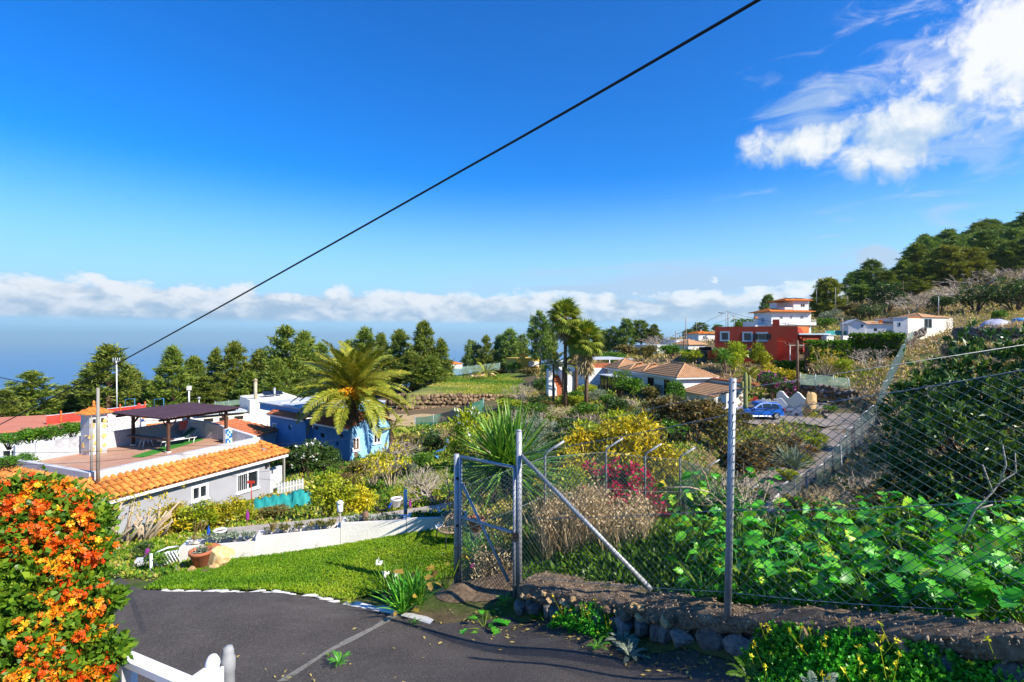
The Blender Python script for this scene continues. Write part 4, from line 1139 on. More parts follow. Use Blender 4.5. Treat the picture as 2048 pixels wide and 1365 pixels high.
g = G(); g.bx(-6.5, 2.5, -2.2, 5.0, 0, VE - .1); g.build('terrace_block', M['white_wall'], vi)
g = G(); g.bx(-6.4, 2.4, -2.15, -1.95, VE - .098, VE + .55); g.bx(2.2, 2.4, -1.94, 4.0, VE - .098, VE + .55); g.build('brick_parapet', M['red_tile'], vi)
g = G(); g.bx(-6.0, 2.0, -1.8, 4.6, VE + 1.0, VE + 1.12)
g.build('terrace_canopy', M['grey_roof'], vi)
for x, y in ((-5.8, -1.6), (1.8, -1.6), (-2, -1.6), (-5.8, 4.4), (1.8, 4.4)):
 g = G(); g.bx(x - .06, x + .06, y - .06, y + .06, VE - .095, VE + .998); g.build('canopy_post', M['white_paint'], vi)
a, b = P(1100, 785, 56), P(1160, 785, 57)
FS = Frame((a.x, a.y), (b.x, b.y), a.z - .4)
gs = thing('garden_stairs', 'white outdoor stairway with brick steps at the left of the villa', 'stairs', FS.o, FS.rz)
for k in range(7):
 g = G(); g.bx(.75, 1.9, .2 + k * .32, .2 + (k + 1) * .32 - .004, 0, .35 + (k + 1) * .24); g.build('step', M['red_tile'], gs)
for x in (0.55, 1.92):
 g = G(); V = [(x, -.1, 0), (x, 2.6, 0), (x, 2.6, 2.85), (x, 1.3, 2.5), (x, .3, 1.2), (x, -.1, .9)]; n = 6
 g.add(V + [(x + .19, y, z) for _, y, z in V], [tuple(range(n)), tuple(reversed(range(n, 2 * n)))] + [((i + 1) % n, i, i + n, (i + 1) % n + n) for i in range(n)]); g.build('side_wall', M['white_wall'], gs)
g = G(); g.bx(-.2, .2, -.1, .3, 0, 2.7); g.build('pillar', M['white_wall'], gs)
g = G(); g.bx(2.2, 3.4, .3, .5, 0, 2.6); g.build('end_wall', M['white_wall'], gs)
F4 = Frame((16.9, 53.6), (18.4, 47.0), -8.0)
ga = thing('white_garage', 'white store with a tan lean-to tile roof and a stone-dotted end wall', 'garage', F4.o, F4.rz)
GL = F4.len; ge = -5.5 - F4.z0; gt = -4.62 - F4.z0
g = G(); wall_panel(g, mapper('front', .2), 0, GL, 0, ge - .03, (), .2)
V = [(GL, .2, 0), (GL, 3.6, 0), (GL, 3.6, gt), (GL, .2, ge - .03)]
g.add(V + [(GL - .2, y, z) for _, y, z in V], [(0, 1, 2, 3), (7, 6, 5, 4), (3, 2, 6, 7), (1, 5, 6, 2)])
wall_panel(g, mapper('back', 3.6), -GL, 0, 0, gt + .25, (), .3)
g.build('wall', M['cream_wall'], ga)
g = G(); tile_facet(g, (-.2, 0, ge), (GL + .15, 0, ge), (-.2, 3.25, gt + .03), (GL + .15, 3.25, gt + .03), .22, .36); g.build('roof', M['tan_tile'], ga)
g = G(); g.bx(-.5, GL + 1.6, 3.30, 3.7, gt + .252, gt + .33); tile_facet(g, (-.5, 3.25, gt + .33), (GL + 1.6, 3.25, gt + .33), (-.5, 3.7, gt + .42), (GL + 1.6, 3.7, gt + .42), .22, .4); g.build('coping_tiles', M['red_tile'], ga)
g = G()
V = [(-.09, -.08), (.05, -.10), (.11, .01), (.04, .09), (-.08, .07)]
g.add([(0, x, z) for x, z in V] + [(.03, x * .8, z * .8) for x, z in V], [(5, 6, 7, 8, 9)] + [(i, (i + 1) % 5, (i + 1) % 5 + 5, i + 5) for i in range(5)])
sme2 = g.mesh('stone', M['stone_brown'])
for i in range(70):
 y = random.uniform(1.85, 3.5); z = random.uniform(.5, gt - .2)
 link('stone', sme2, ga, (GL + .001, y, z), (random.uniform(0, 6), 0, 0), random.uniform(.6, 1.25))
# red house
F5 = Frame((30.1, 76.0), (37.5, 72.3), -3.6)
rh = thing('red_house', 'dark red flat-roofed house with three framed windows in a row', 'house', F5.o, F5.rz)
RT = 1.55 - F5.z0
def wbox(Fr, p0, p1, q0, q1, y=0.0):
 a, z1 = Fr.at(p0, q0, y); b, _ = Fr.at(p1, q0, y); _, z0 = Fr.at((p0 + p1) / 2, q1, y); _, z1 = Fr.at((p0 + p1) / 2, q0, y)
 return ((a + b) / 2, (z0 + z1) / 2, b - a, z1 - z0)
w1 = wbox(F5, 1443, 1456, 666, 680); w2_ = wbox(F5, 1488, 1502, 667, 681); w3 = wbox(F5, 1516, 1532, 668, 680)
w4 = wbox(F5, 1497, 1503, 698, 712); w5 = wbox(F5, 1520, 1528, 699, 712)
RL = F5.len
rxr, _ = F5.at(1577, 660)
g = G()
wall_panel(g, mapper('front', 0), 0, RL, 0, RT, [w1, w2_, w3, w4, w5], .25)
wall_panel(g, mapper('left', 0), -9, -.25, 0, RT, (), .25)
g.bx(RL + .002, rxr, 0, .25, RT - 1.6, RT)            # lintel over the recess
g.bx(RL + .002, rxr + 1.2, 1.6, 1.85, 0, RT - .002)      # back of the recess
g.bx(RL - .25, RL, .252, 1.598, 0, RT - .004)
g.bx(.252, RL - 3.2, 8.9, 9.15, 0, RT - .004)
g.bx(.252, RL - .252, .252, 8.9, RT - .6, RT - .5)
g.build('wall', M['red_wall'], rh)
for w_ in (w1, w2_): window(rh, mapper('front', 0), *w_, fm='brown_wood', nx=2, fw=.06, sill=False, surround=.22, sm='grey_trim')
window(rh, mapper('front', 0), *w3, fm='raw_wood', nx=1, nz=2, fw=.09, sill=False, surround=.26, sm='grey_trim')
for w_ in (w4, w5): window(rh, mapper('front', 0), *w_, fm='grey_trim', nx=1, fw=.06, sill=False)
for s in (-1, 1):
 g = G(); x = w3[0] + s * (w3[2] / 2 + .33)
 g.bx(x - .32, x + .32, -.09, -.04, w3[1] - w3[3] / 2, w3[1] + w3[3] / 2)
 g.build('shutter', M['dark_metal'], rh)
cx, cz = F5.at(1552, 653, 3.0)
g = G(); g.bx(cx - .45, cx + .45, 2.6, 3.4, RT - .4, cz + 1.0); g.build('chimney', M['red_wall'], rh)
Fo = Frame(P(1574, 675, 80), P(1618, 675, 82.5), -3.2)
g = G()
og = thing('orange_wing', 'wing with sunlight put into its orange walls and an outside red stair joined to the red house', 'house', Fo.o, Fo.rz)
ot = 2.0 - Fo.z0 - .3
g.bx(0, Fo.len, 0, 7, 0, ot); g.build('wall', M['orange_wall'], og)
a = Fo.at(1595, 654, -1.6); b = Fo.at(1606, 676, -1.6); c = Fo.at(1640, 692, -1.6)
g = G(); V = [(b[0] - .5, -1.6, b[1] - .25), (c[0], -1.6, c[1] - .3), (c[0], -1.6, c[1]), (b[0] - .5, -1.6, b[1] + .1)]
g.add(V + [(x, -.7, z) for x, _, z in V], [(0, 1, 2, 3), (7, 6, 5, 4), (3, 2, 6, 7), (0, 4, 5, 1), (1, 5, 6, 2), (0, 3, 7, 4)]); g.build('stair_flight', M['red_wall'], og)
for k in range(9):
 f = k / 8; x = b[0] + (c[0] - b[0]) * f; z = b[1] + (c[1] - b[1]) * f
 g = G(); g.bx(x - .18, x + .18, -1.65, -.65, z + .06, z + .18); g.build('step', M['red_tile'], og)
g = G(); V = [(a[0] - .6, -1.8, a[1] - .1), (a[0] + .4, -1.8, a[1] - .1), (b[0] + .5, -1.8, b[1] + .3), (b[0] - .9, -1.8, b[1] - .1)]
g.add(V + [(x, -1.7, z) for x, _, z in V], [(0, 1, 2, 3), (7, 6, 5, 4), (3, 2, 6, 7), (0, 4, 5, 1), (1, 5, 6, 2), (0, 3, 7, 4)]); g.build('stair_canopy', M['red_wall'], og)
Fq = Frame(P(1606, 690, 79), P(1647, 690, 80), -3.0)
rs = thing('red_outbuilding', 'low red outbuilding with a pale blue roof edge right of the stair', 'shed', Fq.o, Fq.rz)
q = wbox(Fq, 1633, 1641, 681, 688)
box_walls(rs, 0, Fq.len, 0, 4, 0, 669 and (HOR - 670) / FOC * 79 - Fq.z0, 'red_wall', front=[q]); window(rs, mapper('front', 0), *q, fm='brown_wood', nx=1, sill=False)
tz = (HOR - 670) / FOC * 79 - Fq.z0
g = G(); g.bx(-1.2, Fq.len + .9, -.5, 4.2, tz + .002, tz + .22); g.build('roof_edge', M['grey_trim'], rs)
Fq2 = Frame(P(1648, 694, 79.5), P(1660, 694, 80.5), -3.0)
ws = thing('white_annexe', 'narrow white annexe at the right end of the red outbuilding', 'shed', Fq2.o, Fq2.rz)
q = (.45, 1.0 + 1.6, .28, .5)
box_walls(ws, 0, Fq2.len + .3, -.4, 4, 0, tz - .1, 'white_wall', front=[q]); window(ws, mapper('front', -.4), *q, fm='red_paint', nx=1, sill=False)
g = G(); g.bx(-.05, Fq2.len + .5, -.6, 4.2, tz - .098, tz); g.build('roof', M['grey_roof'], ws)
a, b = P(1580, 700, 72), P(1696, 697, 74)
Fp = Frame(a, b, -3.2)
vp = thing('vine_trellis', 'white post trellis with bare vines in front of the red house', 'trellis', Fp.o, Fp.rz)
tp = (HOR - 692) / FOC * 72 - Fp.z0
for k in range(4):
 x = Fp.len * k / 3
 g = G(); g.bx(x - .05, x + .05, -.05, .05, -.6, tp); g.build('post', M['white_paint'], vp)
g = G(); g.bx(-.2, Fp.len + .2, -.07, .07, tp + .002, tp + .13); g.build('beam', M['grey_pole'], vp)
g = G()
for k in range(110):
 x = random.uniform(0, Fp.len); pts = [(x, random.uniform(-.3, 1.2), tp + random.uniform(.05, .4))]
 for j in range(4): pts.append((pts[-1][0] + random.uniform(-.6, .6), pts[-1][1] + random.uniform(-.3, .3), pts[-1][2] + random.uniform(-.35, .25)))
 g.tube(pts, random.uniform(.012, .035), 3, 0, False)
g.build('vine_stems', mat('vine_wood', (.16, .10, .07), (.28, .19, .13), 6, .9), vp)
for (p0, q0, Y0, p1, q1, Y1, t, lab) in ((1640, 708, 76, 1697, 706, 78, 692, 'white yard wall between the red outbuilding and the hedge'), (1686, 683, 82, 1722, 683, 84, 673, 'grey white upper yard wall left of the long white house')):
 a, b = P(p0, q0, Y0), P(p1, q1, Y1); Fy = Frame(a, b, a.z - .6)
 g = G(); g.bx(0, Fy.len, 0, .2, 0, (HOR - t) / FOC * Y0 - Fy.z0); g.bx(-.02, Fy.len + .02, -.03, .23, (HOR - t) / FOC * Y0 - Fy.z0 + .002, (HOR - t) / FOC * Y0 - Fy.z0 + .08)
 o = g.build('yard_wall', M['white_wall'], None, Fy.o, (0, 0, Fy.rz)); tag(o, lab, 'wall')
# white tower house
F6 = Frame((53.2, 105), (61.9, 106), 0.2)
th_ = thing('white_tower_house', 'three-storey white house with orange tiled eaves behind the red house', 'house', F6.o, F6.rz)
TL = F6.len
zz = lambda py, Y=105: (HOR - py) / FOC * Y - F6.z0
m1 = wbox(F6, 1559, 1566, 632, 639); m2 = wbox(F6, 1579, 1585, 632, 639); m3 = wbox(F6, 1600, 1607, 632, 639)
box_walls(th_, 0, TL, 0, 6.2, 0, zz(624), 'white_wall', front=[m1, m2, m3], left=[(-3, zz(640), .9, 1.0)])
for q in (m1, m2, m3): window(th_, mapper('front', 0), *q, fm='white_paint', nx=3, fw=.06, sill=False)
window(th_, mapper('left', 0), -3, zz(640), .9, 1.0, nx=2)
hip_roof(th_, -.8, TL + .35, -.9, 7, zz(624) + .01, .72, 'orange_tile', 2.0, 2.0, .3, .5)
ux, _ = F6.at(1587, 610, .6)
u1 = wbox(F6, 1601, 1610, 608, 615, .6)
box_walls(th_, ux, TL - .1, .6, 6, zz(620), zz(601), 'white_wall', front=[u1], name='upper_wall'); window(th_, mapper('front', .6), *u1, nx=2, fw=.06, sill=False)
lx, _ = F6.at(1553, 612, 3.6)
g = G(); g.bx(lx, ux - .002, 3.6, 6, zz(620), zz(603)); g.build('upper_side_wall', M['white_wall'], th_)
g = G(); g.bx(lx - .1, ux - .004, .7, .82, zz(619), zz(614.5)); g.bx(lx - .1, lx + .02, .83, 3.58, zz(619), zz(614.5)); g.build('upper_parapet', M['white_wall'], th_)
hip_roof(th_, lx - .5, TL + .4, .0, 6.6, zz(601) + .01, .80, 'orange_tile', 3.0, 1.2, .3, .5)
for k, x in enumerate((1.2, 3.3)):
 g = G(); g.box((lx + x + .6, 2.0, zz(597.5) + .42), (1.8, 1.5, .08), (R(14), 0, 0)); g.build('solar_panel', M['grey_trim'], th_)
g = G(); g.bx(-.1, TL + .25, -1.25, -.005, zz(651), zz(648)); g.bx(-.1, TL + .25, -1.25, -1.12, zz(648) + .002, zz(645)); g.build('balcony', M['white_wall'], th_)
for k in range(22):
 x = TL * .38 + (TL * .62 + .15) * k / 21
 g = G() if k == 0 else g
 g.bx(x - .02, x + .02, -1.21, -1.17, zz(645) + .002, zz(641))
g.bx(TL * .38, TL + .25, -1.22, -1.16, zz(641) + .002, zz(641) + .07); g.build('railing', M['white_paint'], th_)
g = G(); g.bx(-2.6, -.1, 1.5, 6, 0, zz(649)); g.bx(-2.6, -2.4, 1.5, 6, zz(649) + .002, zz(643)); g.build('side_terrace', M['white_wall'], th_)
g = G(); g.bx(-2.75, -2.25, 1.2, 1.7, 0, zz(637)); g.build('terrace_pillar', M['white_wall'], th_)
hip_roof(th_, -2.95, -2.05, 1.0, 1.9, zz(637) + .01, .4, 'orange_tile', None, None, .3, .5, name='pillar_cap', ridge=False)
g = G()
for k, c in enumerate((2.2, 2.9)):
 g.bx(c, c + .5, -1.31, -1.27, zz(650), zz(641));
g.build('hanging_sheet', M['white_paint'], th_)
# long white house on the right
F7 = Frame((59.1, 90), (67.1, 86.8), -0.4)
lh = thing('white_farmhouse', 'long low white farmhouse with a small gable end and grey roof', 'house', F7.o, F7.rz)
z7 = lambda py, Y=89: (HOR - py) / FOC * Y - F7.z0
k1 = wbox(F7, 1721.5, 1727, 649, 655); k2 = wbox(F7, 1797, 1802, 645, 653)
xg, _ = F7.at(1730, 660); xt, _ = F7.at(1787, 650)
g = G()
wall_panel(g, mapper('front', 0), 0, xg, 0, z7(648), [k1], .2)
xm7 = xg / 2; g.add([(0, 0, z7(648)), (xg, 0, z7(648)), (xm7, 0, z7(640.5)), (0, .2, z7(648)), (xg, .2, z7(648)), (xm7, .2, z7(640.5))], [(0, 1, 2), (5, 4, 3)])
wall_panel(g, mapper('left', 0), -6, -.2, 0, z7(648), (), .2)
wall_panel(g, mapper('front', .25), xg + .002, xt, 0, z7(649), [(xg + 1.6, z7(660), .5, .5)], .2)
wall_panel(g, mapper('front', .1), xt + .002, F7.len, 0, z7(637), [k2], .2)
g.bx(F7.len - .2, F7.len, .302, 6, 0, z7(637)); g.bx(.2, F7.len, 5.8, 6, 0, z7(645))
g.build('wall', M['white_wall'], lh)
for q, y in ((k1, 0), (k2, .1)): window(lh, mapper('front', y), *q, fm='grey_trim', nx=1, fw=.06, sill=False)
g = G()
for sx0, sx1 in ((-.25, xm7), (xg + .25, xm7)):
 za_, zb_ = z7(648.5), z7(640) + .05
 V = [(sx0, -.2, za_), (sx1, -.2, zb_), (sx1, 6.2, zb_), (sx0, 6.2, za_)]
 g.add(V + [(x, y, z + .1) for x, y, z in V], [(0, 1, 2, 3), (7, 6, 5, 4), (0, 4, 5, 1), (1, 5, 6, 2), (2, 6, 7, 3), (3, 7, 4, 0)])
g.build('gable_roof', M['grey_roof'], lh)
g = G(); V = [(xg + .3, .1, z7(649)), (xt, .1, z7(649)), (xt, 4.5, z7(642)), (xg + .3, 4.5, z7(642))]
g.add(V + [(x, y, z + .08) for x, y, z in V], [(0, 1, 2, 3), (7, 6, 5, 4), (0, 4, 5, 1), (1, 5, 6, 2), (2, 6, 7, 3), (3, 7, 4, 0)]); g.build('lean_to_roof', M['tan_tile'], lh)
for px_, h in ((1747, 3), (1761, 8)):
 x, _ = F7.at(px_, 650, 1.5); g = G(); g.bx(x - .25, x + .25, 1.2, 1.7, z7(652), z7(648 - h)); g.build('chimney', M['orange_tile'], lh)
g = G(); g.bx(xt - .1, F7.len + .1, -.02, 5.0, z7(637) + .002, z7(637) + .14); g.build('roof_edge', M['grey_trim'], lh)
F8 = Frame((67.25, 86.95), (77.2, 89.6), -0.4)
lg = thing('white_barn', 'white barn with dark double door and pinkish hipped roof on the right slope', 'building', F8.o, F8.rz)
z8 = lambda py, Y=88: (HOR - py) / FOC * Y - F8.z0
d8 = wbox(F8, 1848, 1864, 637.5, 657)
box_walls(lg, 0, F8.len, 0, 6, 0, z8(636), 'cream_wall', front=[d8]); window(lg, mapper('front', 0), *d8, fm='grey_trim', nx=2, fw=.09, sill=False, pane='void', name='double_door')
x0, _ = F8.at(1842, 635); x1, _ = F8.at(1899, 635)
hip_roof(lg, x0, x1, -.15, 6, z8(635.5), .85, 'tan_tile', None, None, .35, .5)
g = G(); g.bx(-.1, x0 - .02, -.1, 6, z8(636) + .002, z8(636) + .10); g.build('tile_edge', M['orange_tile'], lg)
a, b = P(1788, 676, 85), P(1850, 664, 86)
# houses in the middle distance
def small_house(px0, px1, py_base, py_top, Y0, Y1, depth, wall, roof, rise, label, wins=(), hip=None, name='white_house', cat='house', gap=0.0, doorway=None):
 a, b = P(px0, py_base, Y0), P(px1, py_base, Y1); Fh = Frame((a.x, a.y), (b.x, b.y), a.z - 1.2)
 t = thing(name, label, cat, Fh.o, Fh.rz); zt = (HOR - py_top) / FOC * (Y0 + Y1) / 2 - Fh.z0
 hs = [(Fh.len * f, zt - d, w, h) for f, d, w, h in wins]
 box_walls(t, 0, Fh.len, 0, depth, 0, zt, wall, front=hs)
 for q in hs: window(t, mapper('front', 0), *q, fm='white_paint', nx=2, fw=.07, sill=False)
 if rise: hip_roof(t, -.35, Fh.len + .35, -.35, depth + .35, zt + .01, rise, roof, hip, hip, .3, .5)
 else:
  g = G(); g.bx(-.1, Fh.len + .1, -.1, depth + .1, zt + .002, zt + .15); g.build('roof_slab', M[roof], t)
 return t, Fh, zt
small_house(1314, 1362, 703, 692, 104, 108, 6, 'white_wall', 'grey_roof', 0, 'long low white house left of the village road', [(.3, .6, .8, .6), (.7, .6, .8, .6)])
t, Fh, zt = small_house(1350, 1388, 698, 681, 112, 114, 5, 'white_wall', 'grey_roof', 0, 'plain white box house behind the tiled gatehouse', [(.3, .9, .8, .9)])
small_house(1377, 1410, 712, 690, 98, 100, 4, 'white_wall', 'tan_tile', 1.0, 'small white gatehouse with a tan hipped roof beside the village road', [(.7, 1.2, .7, .9)], name='gatehouse')
small_house(1397, 1430, 686, 668, 122, 123, 5, 'white_wall', 'orange_tile', .7, 'white house with an orange roof left of the red house top', [(.35, .9, .8, .9)])
t, Fh, zt = small_house(1034, 1079, 738, 718, 127, 130, 6, 'yellow_wall', 'yellow_wall', 0, 'low yellow house beyond the terrace field', [(.75, 1.0, .7, .8)], name='yellow_house')
for f in (.36, .92):
 g = G(); g.bx(Fh.len * f - .55, Fh.len * f + .55, 1, 2.1, zt + .152, zt + .9); g.build('chimney', M['yellow_wall'], t)
 hip_roof(t, Fh.len * f - .7, Fh.len * f + .7, .85, 2.25, zt + .902, .35, 'orange_tile', None, None, .3, .5, name='chimney_cap', ridge=False)
g = G(); g.bx(Fh.len * .5, Fh.len * .96, -.6, -.05, zt - 1.9, zt - .7); g.build('porch', M['cream_wall'], t)
small_house(897, 925, 733, 728.5, 210, 214, 8, 'cream_wall', 'orange_tile', 1.2, 'far small house with a red roof at the seaward edge of the field', [(.5, .5, 1, .5)], name='far_house')
small_house(1118, 1160, 735, 724, 88, 90, 5, 'white_wall', 'grey_roof', 0, 'white flat-roofed pavilion behind the tall palms', [(.5, .5, 1.2, .5)], name='pavilion', cat='pavilion')
BLK = [(F1, -1.2, 9.8, 0, 10), (F2, -1, 8, 0, 14), (F3, -7, 21.5, -2.5, 5), (F4, -.5, 7.2, 0, 4), (F5, 0, 12, 0, 9), (FW, -1, 17, 0, 6)]
# wires and stones
def segs(P0, P1, r0, r1=None, n=3):
 """many straight round-ish bars at once: arrays of start and end points"""
 P0 = np.asarray(P0, float); P1 = np.asarray(P1, float); N = len(P0)
 r0 = np.broadcast_to(np.asarray(r0, float), (N,)); r1 = r0 if r1 is None else np.broadcast_to(np.asarray(r1, float), (N,))
 d = P1 - P0; d = d / (np.linalg.norm(d, axis=1, keepdims=True) + 1e-9)
 ref = np.where(np.abs(d[:, 2:3]) < 0.9, np.array([[0, 0, 1.0]]), np.array([[1.0, 0, 0]]))
 a = np.cross(d, ref); a /= np.linalg.norm(a, axis=1, keepdims=True) + 1e-9; b = np.cross(d, a)
 V = np.empty((N, 2 * n, 3)); F = np.empty((N, n, 4), int)
 for k in range(n):
  c, s_ = math.cos(2 * PI * k / n), math.sin(2 * PI * k / n); o = a * c + b * s_
  V[:, k] = P0 + o * r0[:, None]; V[:, n + k] = P1 + o * r1[:, None]
  k2 = (k + 1) % n; F[:, k] = np.array([k, k2, n + k2, n + k])
 F = F + (np.arange(N) * 2 * n)[:, None, None]
 return V.reshape(-1, 3), F.reshape(-1, 4)
def seg_obj(name, P0, P1, r0, m, parent=None, r1=None, n=3, kind=None):
 V, F = segs(P0, P1, r0, r1, n)
 o = link(name, arr_mesh(name, V, F, m, tint=np.repeat(rng.random(len(P0)), n)), parent)
 if len(P0) > 1 and parent is not None: o['kind'] = 'stuff'
 return o
def chain_link(name, bot, top, dx, rows, r, m, parent):
 """woven wire: every wire zigzags between its neighbours. bot, top: functions of distance -> point"""
 L = bot(None); n = int(L / dx); P0 = []; P1 = []
 def pt(i, k):
  s = min(i * dx, L); t = k / rows
  b = np.array(bot(s)); tt = np.array(top(s)); return b * (1 - t) + tt * t
 for i in range(n):
  for k in range(rows):
   if k % 2 == 0: a, b = pt(i, k), pt(i + 1, k + 1)
   else: a, b = pt(i + 1, k), pt(i, k + 1)
   P0.append(a); P1.append(b)
   if k % 2 == 0 and False: pass
 for i in range(n):
  for k in range(rows):
   if k % 2 == 1: a, b = pt(i, k), pt(i + 1, k + 1)
   else: a, b = pt(i + 1, k), pt(i, k + 1)
   P0.append(a); P1.append(b)
 o = seg_obj(name, P0, P1, r, m, parent); o['kind'] = 'stuff'
 return o
def unit3(a): return a / (np.linalg.norm(a) + 1e-9)
def poly_fn(pts):
 pts = [np.array(tuple(p), float) for p in pts]
 ls = [np.linalg.norm((pts[i + 1] - pts[i])) for i in range(len(pts) - 1)]; T = sum(ls)
 return pts, ls, T
def along(pts, ref=None):
 """function distance -> point; ref: parametrise by the lengths of another polyline"""
 pts = [np.array(tuple(p), float) for p in pts]
 q = pts if ref is None else [np.array(tuple(p), float) for p in ref]
 ls = [float(np.linalg.norm(q[i + 1] - q[i])) for i in range(len(q) - 1)]; T = sum(ls)
 def f(s):
  if s is None: return T
  s = min(max(s, 0), T)
  for i, l in enumerate(ls):
   if s <= l or i == len(ls) - 1:
    t = min(s / l, 1.0); return pts[i] * (1 - t) + pts[i + 1] * t
   s -= l
 return f
M['green_wire'] = mat('green_coated_wire', (0.035, 0.08, 0.075), (0.055, 0.12, 0.11), 5, 0.5)
M['grey_wire'] = mat('grey_wire', (0.30, 0.32, 0.33), (0.38, 0.40, 0.41), 5, 0.5, metal=0.4)
M['cable'] = mat('black_cable', (0.008, 0.008, 0.009), (0.014, 0.014, 0.015), 5, 0.6)
def stone_mesh(m, seed, name='stone', cuts=11):
 r = np.random.default_rng(seed)
 g = G(); g.ball((0, 0, 0), 0.5, 8, 6)
 V = np.array(g.v)
 nrm = V / (np.linalg.norm(V, axis=1, keepdims=True) + 1e-9)
 V = np.sign(V) * np.abs(V) ** 0.72 * 0.5 ** 0.28            # squarish
 for _ in range(cuts):                                        # knock flat facets off
  d = r.normal(size=3); d /= np.linalg.norm(d); h = r.uniform(.27, .42)
  k = V @ d; V = V - np.outer(np.maximum(k - h, 0), d)
 V = (V - (V.max(0) + V.min(0)) / 2) / (V.max(0) - V.min(0)) * r.uniform(.9, 1.1, 3)
 me = arr_mesh(name, V, g.f, m); me.polygons.foreach_set('use_smooth', [False] * len(g.f))
 return me
ST_T = [stone_mesh(M['stone_tan'], i) for i in range(4)]
ST_G = [stone_mesh(M['stone_grey'], 10 + i) for i in range(5)]
ST_B = [stone_mesh(M['stone_brown'], 20 + i) for i in range(5)]
# stone retaining wall along the drive
CAPF = resample([Vector((*xy(px, 0, Y), 0)) for px, Y in ((1035, 8.42), (1160, 7.52), (1300, 6.62), (1500, 5.42), (1700, 4.66), (1900, 4.02), (2300, 3.15))], 0.12)
M['cap'] = mat('gritty_concrete', (.095, .06, .034), (.20, .135, .08), 11.0, .95, 1.0, 45, c3=(.33, .24, .15), dirt=(.06, .065, .02), dscale=2.2, dthr=.57)
sw = thing('stone_wall', 'low dark lava stone wall with an earthy concrete cap along the drive', 'wall', (CAPF[20].x, CAPF[20].y, hz1(CAPF[20].x, CAPF[20].y)))
def to_local(o, p): return Vector(p) - o.location
def capsec(i):
 p = CAPF[i]; t = (CAPF[min(i + 1, len(CAPF) - 1)] - CAPF[max(i - 1, 0)]).normalized()
 return p, t, Vector((-t.y, t.x, 0)) * 1.0     # t runs to the right / towards the eye; normal points to the bank
prof = [(0.08, 0.27), (0.01, 0.31), (-.01, 0.38), (0.0, 0.45), (0.03, 0.50), (0.14, 0.53), (0.28, 0.545), (0.45, 0.54), (0.62, 0.52), (0.80, 0.44), (0.95, 0.20)]
_fz = [(1035, -4.56), (1160, -4.28), (1300, -3.94), (1500, -3.40), (1700, -3.06), (1900, -2.74), (2300, -2.25)]
CAPZ = [float(np.interp(p.x / p.y * FOC + 1024, [a for a, b in _fz], [b for a, b in _fz])) + .03 for p in CAPF]
V = []; F = []; prof = [tuple(np.array(prof[i]) * (1 - q / 3) + np.array(prof[i + 1]) * q / 3) for i in range(len(prof) - 1) for q in range(3)] + [prof[-1]]; k = len(prof); CC = [CAPF[i].lerp(CAPF[i + 1], q / 3) for i in range(len(CAPF) - 1) for q in range(3)]
for i in range(len(CC)):
 p = CC[i]; _, t, nn = capsec(i // 3); z0 = CAPZ[i // 3] + (CAPZ[i // 3 + 1] - CAPZ[i // 3]) * (i % 3) / 3
 for j, (d, h) in enumerate(prof):
  nz = float(fbm(np.array(i * 0.16), np.array(j * 0.30), 2)) + .55 * float(vn(np.array(i * .83), np.array(j * .83))) + .4 * float(vn(np.array(i * 1.7), np.array(j * 1.9)))
  V.append(to_local(sw, Vector((p.x, p.y, z0 + (h - .05) * (1 - .22 * i / len(CC)) + 0.05 * nz)) + nn * (d * (1 - .3 * i / len(CC)) + 0.045 * nz)))
for i in range(len(CC) - 1):
 for j in range(k - 1):
  a = i * k + j; F.append((a, a + k, a + k + 1, a + 1))
link('capping', arr_mesh('capping', V, F, M['cap']), sw)
V = []; F = []
for i in range(len(CAPF)):
 p, t, nn = capsec(i)
 for d, h in ((.07, -.1), (.07, .26), (.5, .26)): V.append(to_local(sw, Vector((p.x, p.y, CAPZ[i] + h)) + nn * d))
for i in range(len(CAPF) - 1):
 for j in range(2): a = i * 3 + j; F.append((a, a + 3, a + 4, a + 1))
link('core', arr_mesh('core', V, F, mat('wall_mortar', (.03, .025, .02), (.06, .05, .04), 8, .95)), sw)
def put_stone(meshes, i, h, w, hh, dp, parent=sw, out=0.0, tilt=0.15):
 p, t, nn = capsec(int(i)); q = Vector((p.x, p.y, CAPZ[int(i)] + h)) + nn * (0.03 - out)
 o = link('stone', random.choice(meshes), parent, to_local(parent, q))
 o.rotation_euler = (random.uniform(-.2, .2), random.uniform(-tilt, tilt), math.atan2(t.y, t.x) + random.uniform(-.2, .2))
 o.scale = (w, dp, hh)
i = 1.0
while i < len(CAPF) - 4:
 left = i < 22
 w = random.uniform(.15, .24) if left else random.uniform(.26, .46); hh = random.uniform(.25, .34) if left else random.uniform(.20, .30)
 put_stone(ST_G, i + w / .24, hh * .40, w * 1.08, hh * 1.05, .26, out=random.uniform(.0, .05), tilt=.22)
 i += w / .12 * .93
i = 2.0
while i < len(CAPF) - 4:
 w = random.uniform(.10, .19)
 if i < 22 or random.random() < .16:
  put_stone(ST_T if random.random() < .55 else ST_B, i, (.30 if i < 36 else .25) + random.uniform(-.04, .03), w * 1.1, random.uniform(.07, .13), .2, out=random.uniform(.0, .04), tilt=.6)
  if i < 20 and random.random() < .4: put_stone(ST_T, i + .6, .40 + random.uniform(-.02, .02), .10, .075, .14, out=.02, tilt=.5)
 i += w / .12 * (.9 if i < 36 else 1.3)
rc = np.random.default_rng(9); gp0 = []; gp1 = []; gr0 = []
CV = np.array([v for v in bpy.data.meshes['capping'].vertices and [tuple(q.co) for q in bpy.data.meshes['capping'].vertices]])
for q in CV[rc.integers(0, len(CV), 2600)]:
 w_ = rc.uniform(.004, .017) * (1.6 if rc.random() < .08 else 1); q = q + rc.normal(size=3) * .015; dd_ = unit3(rc.normal(size=3)) * w_; gp0.append(q - dd_); gp1.append(q + dd_); gr0.append(w_ * .8)
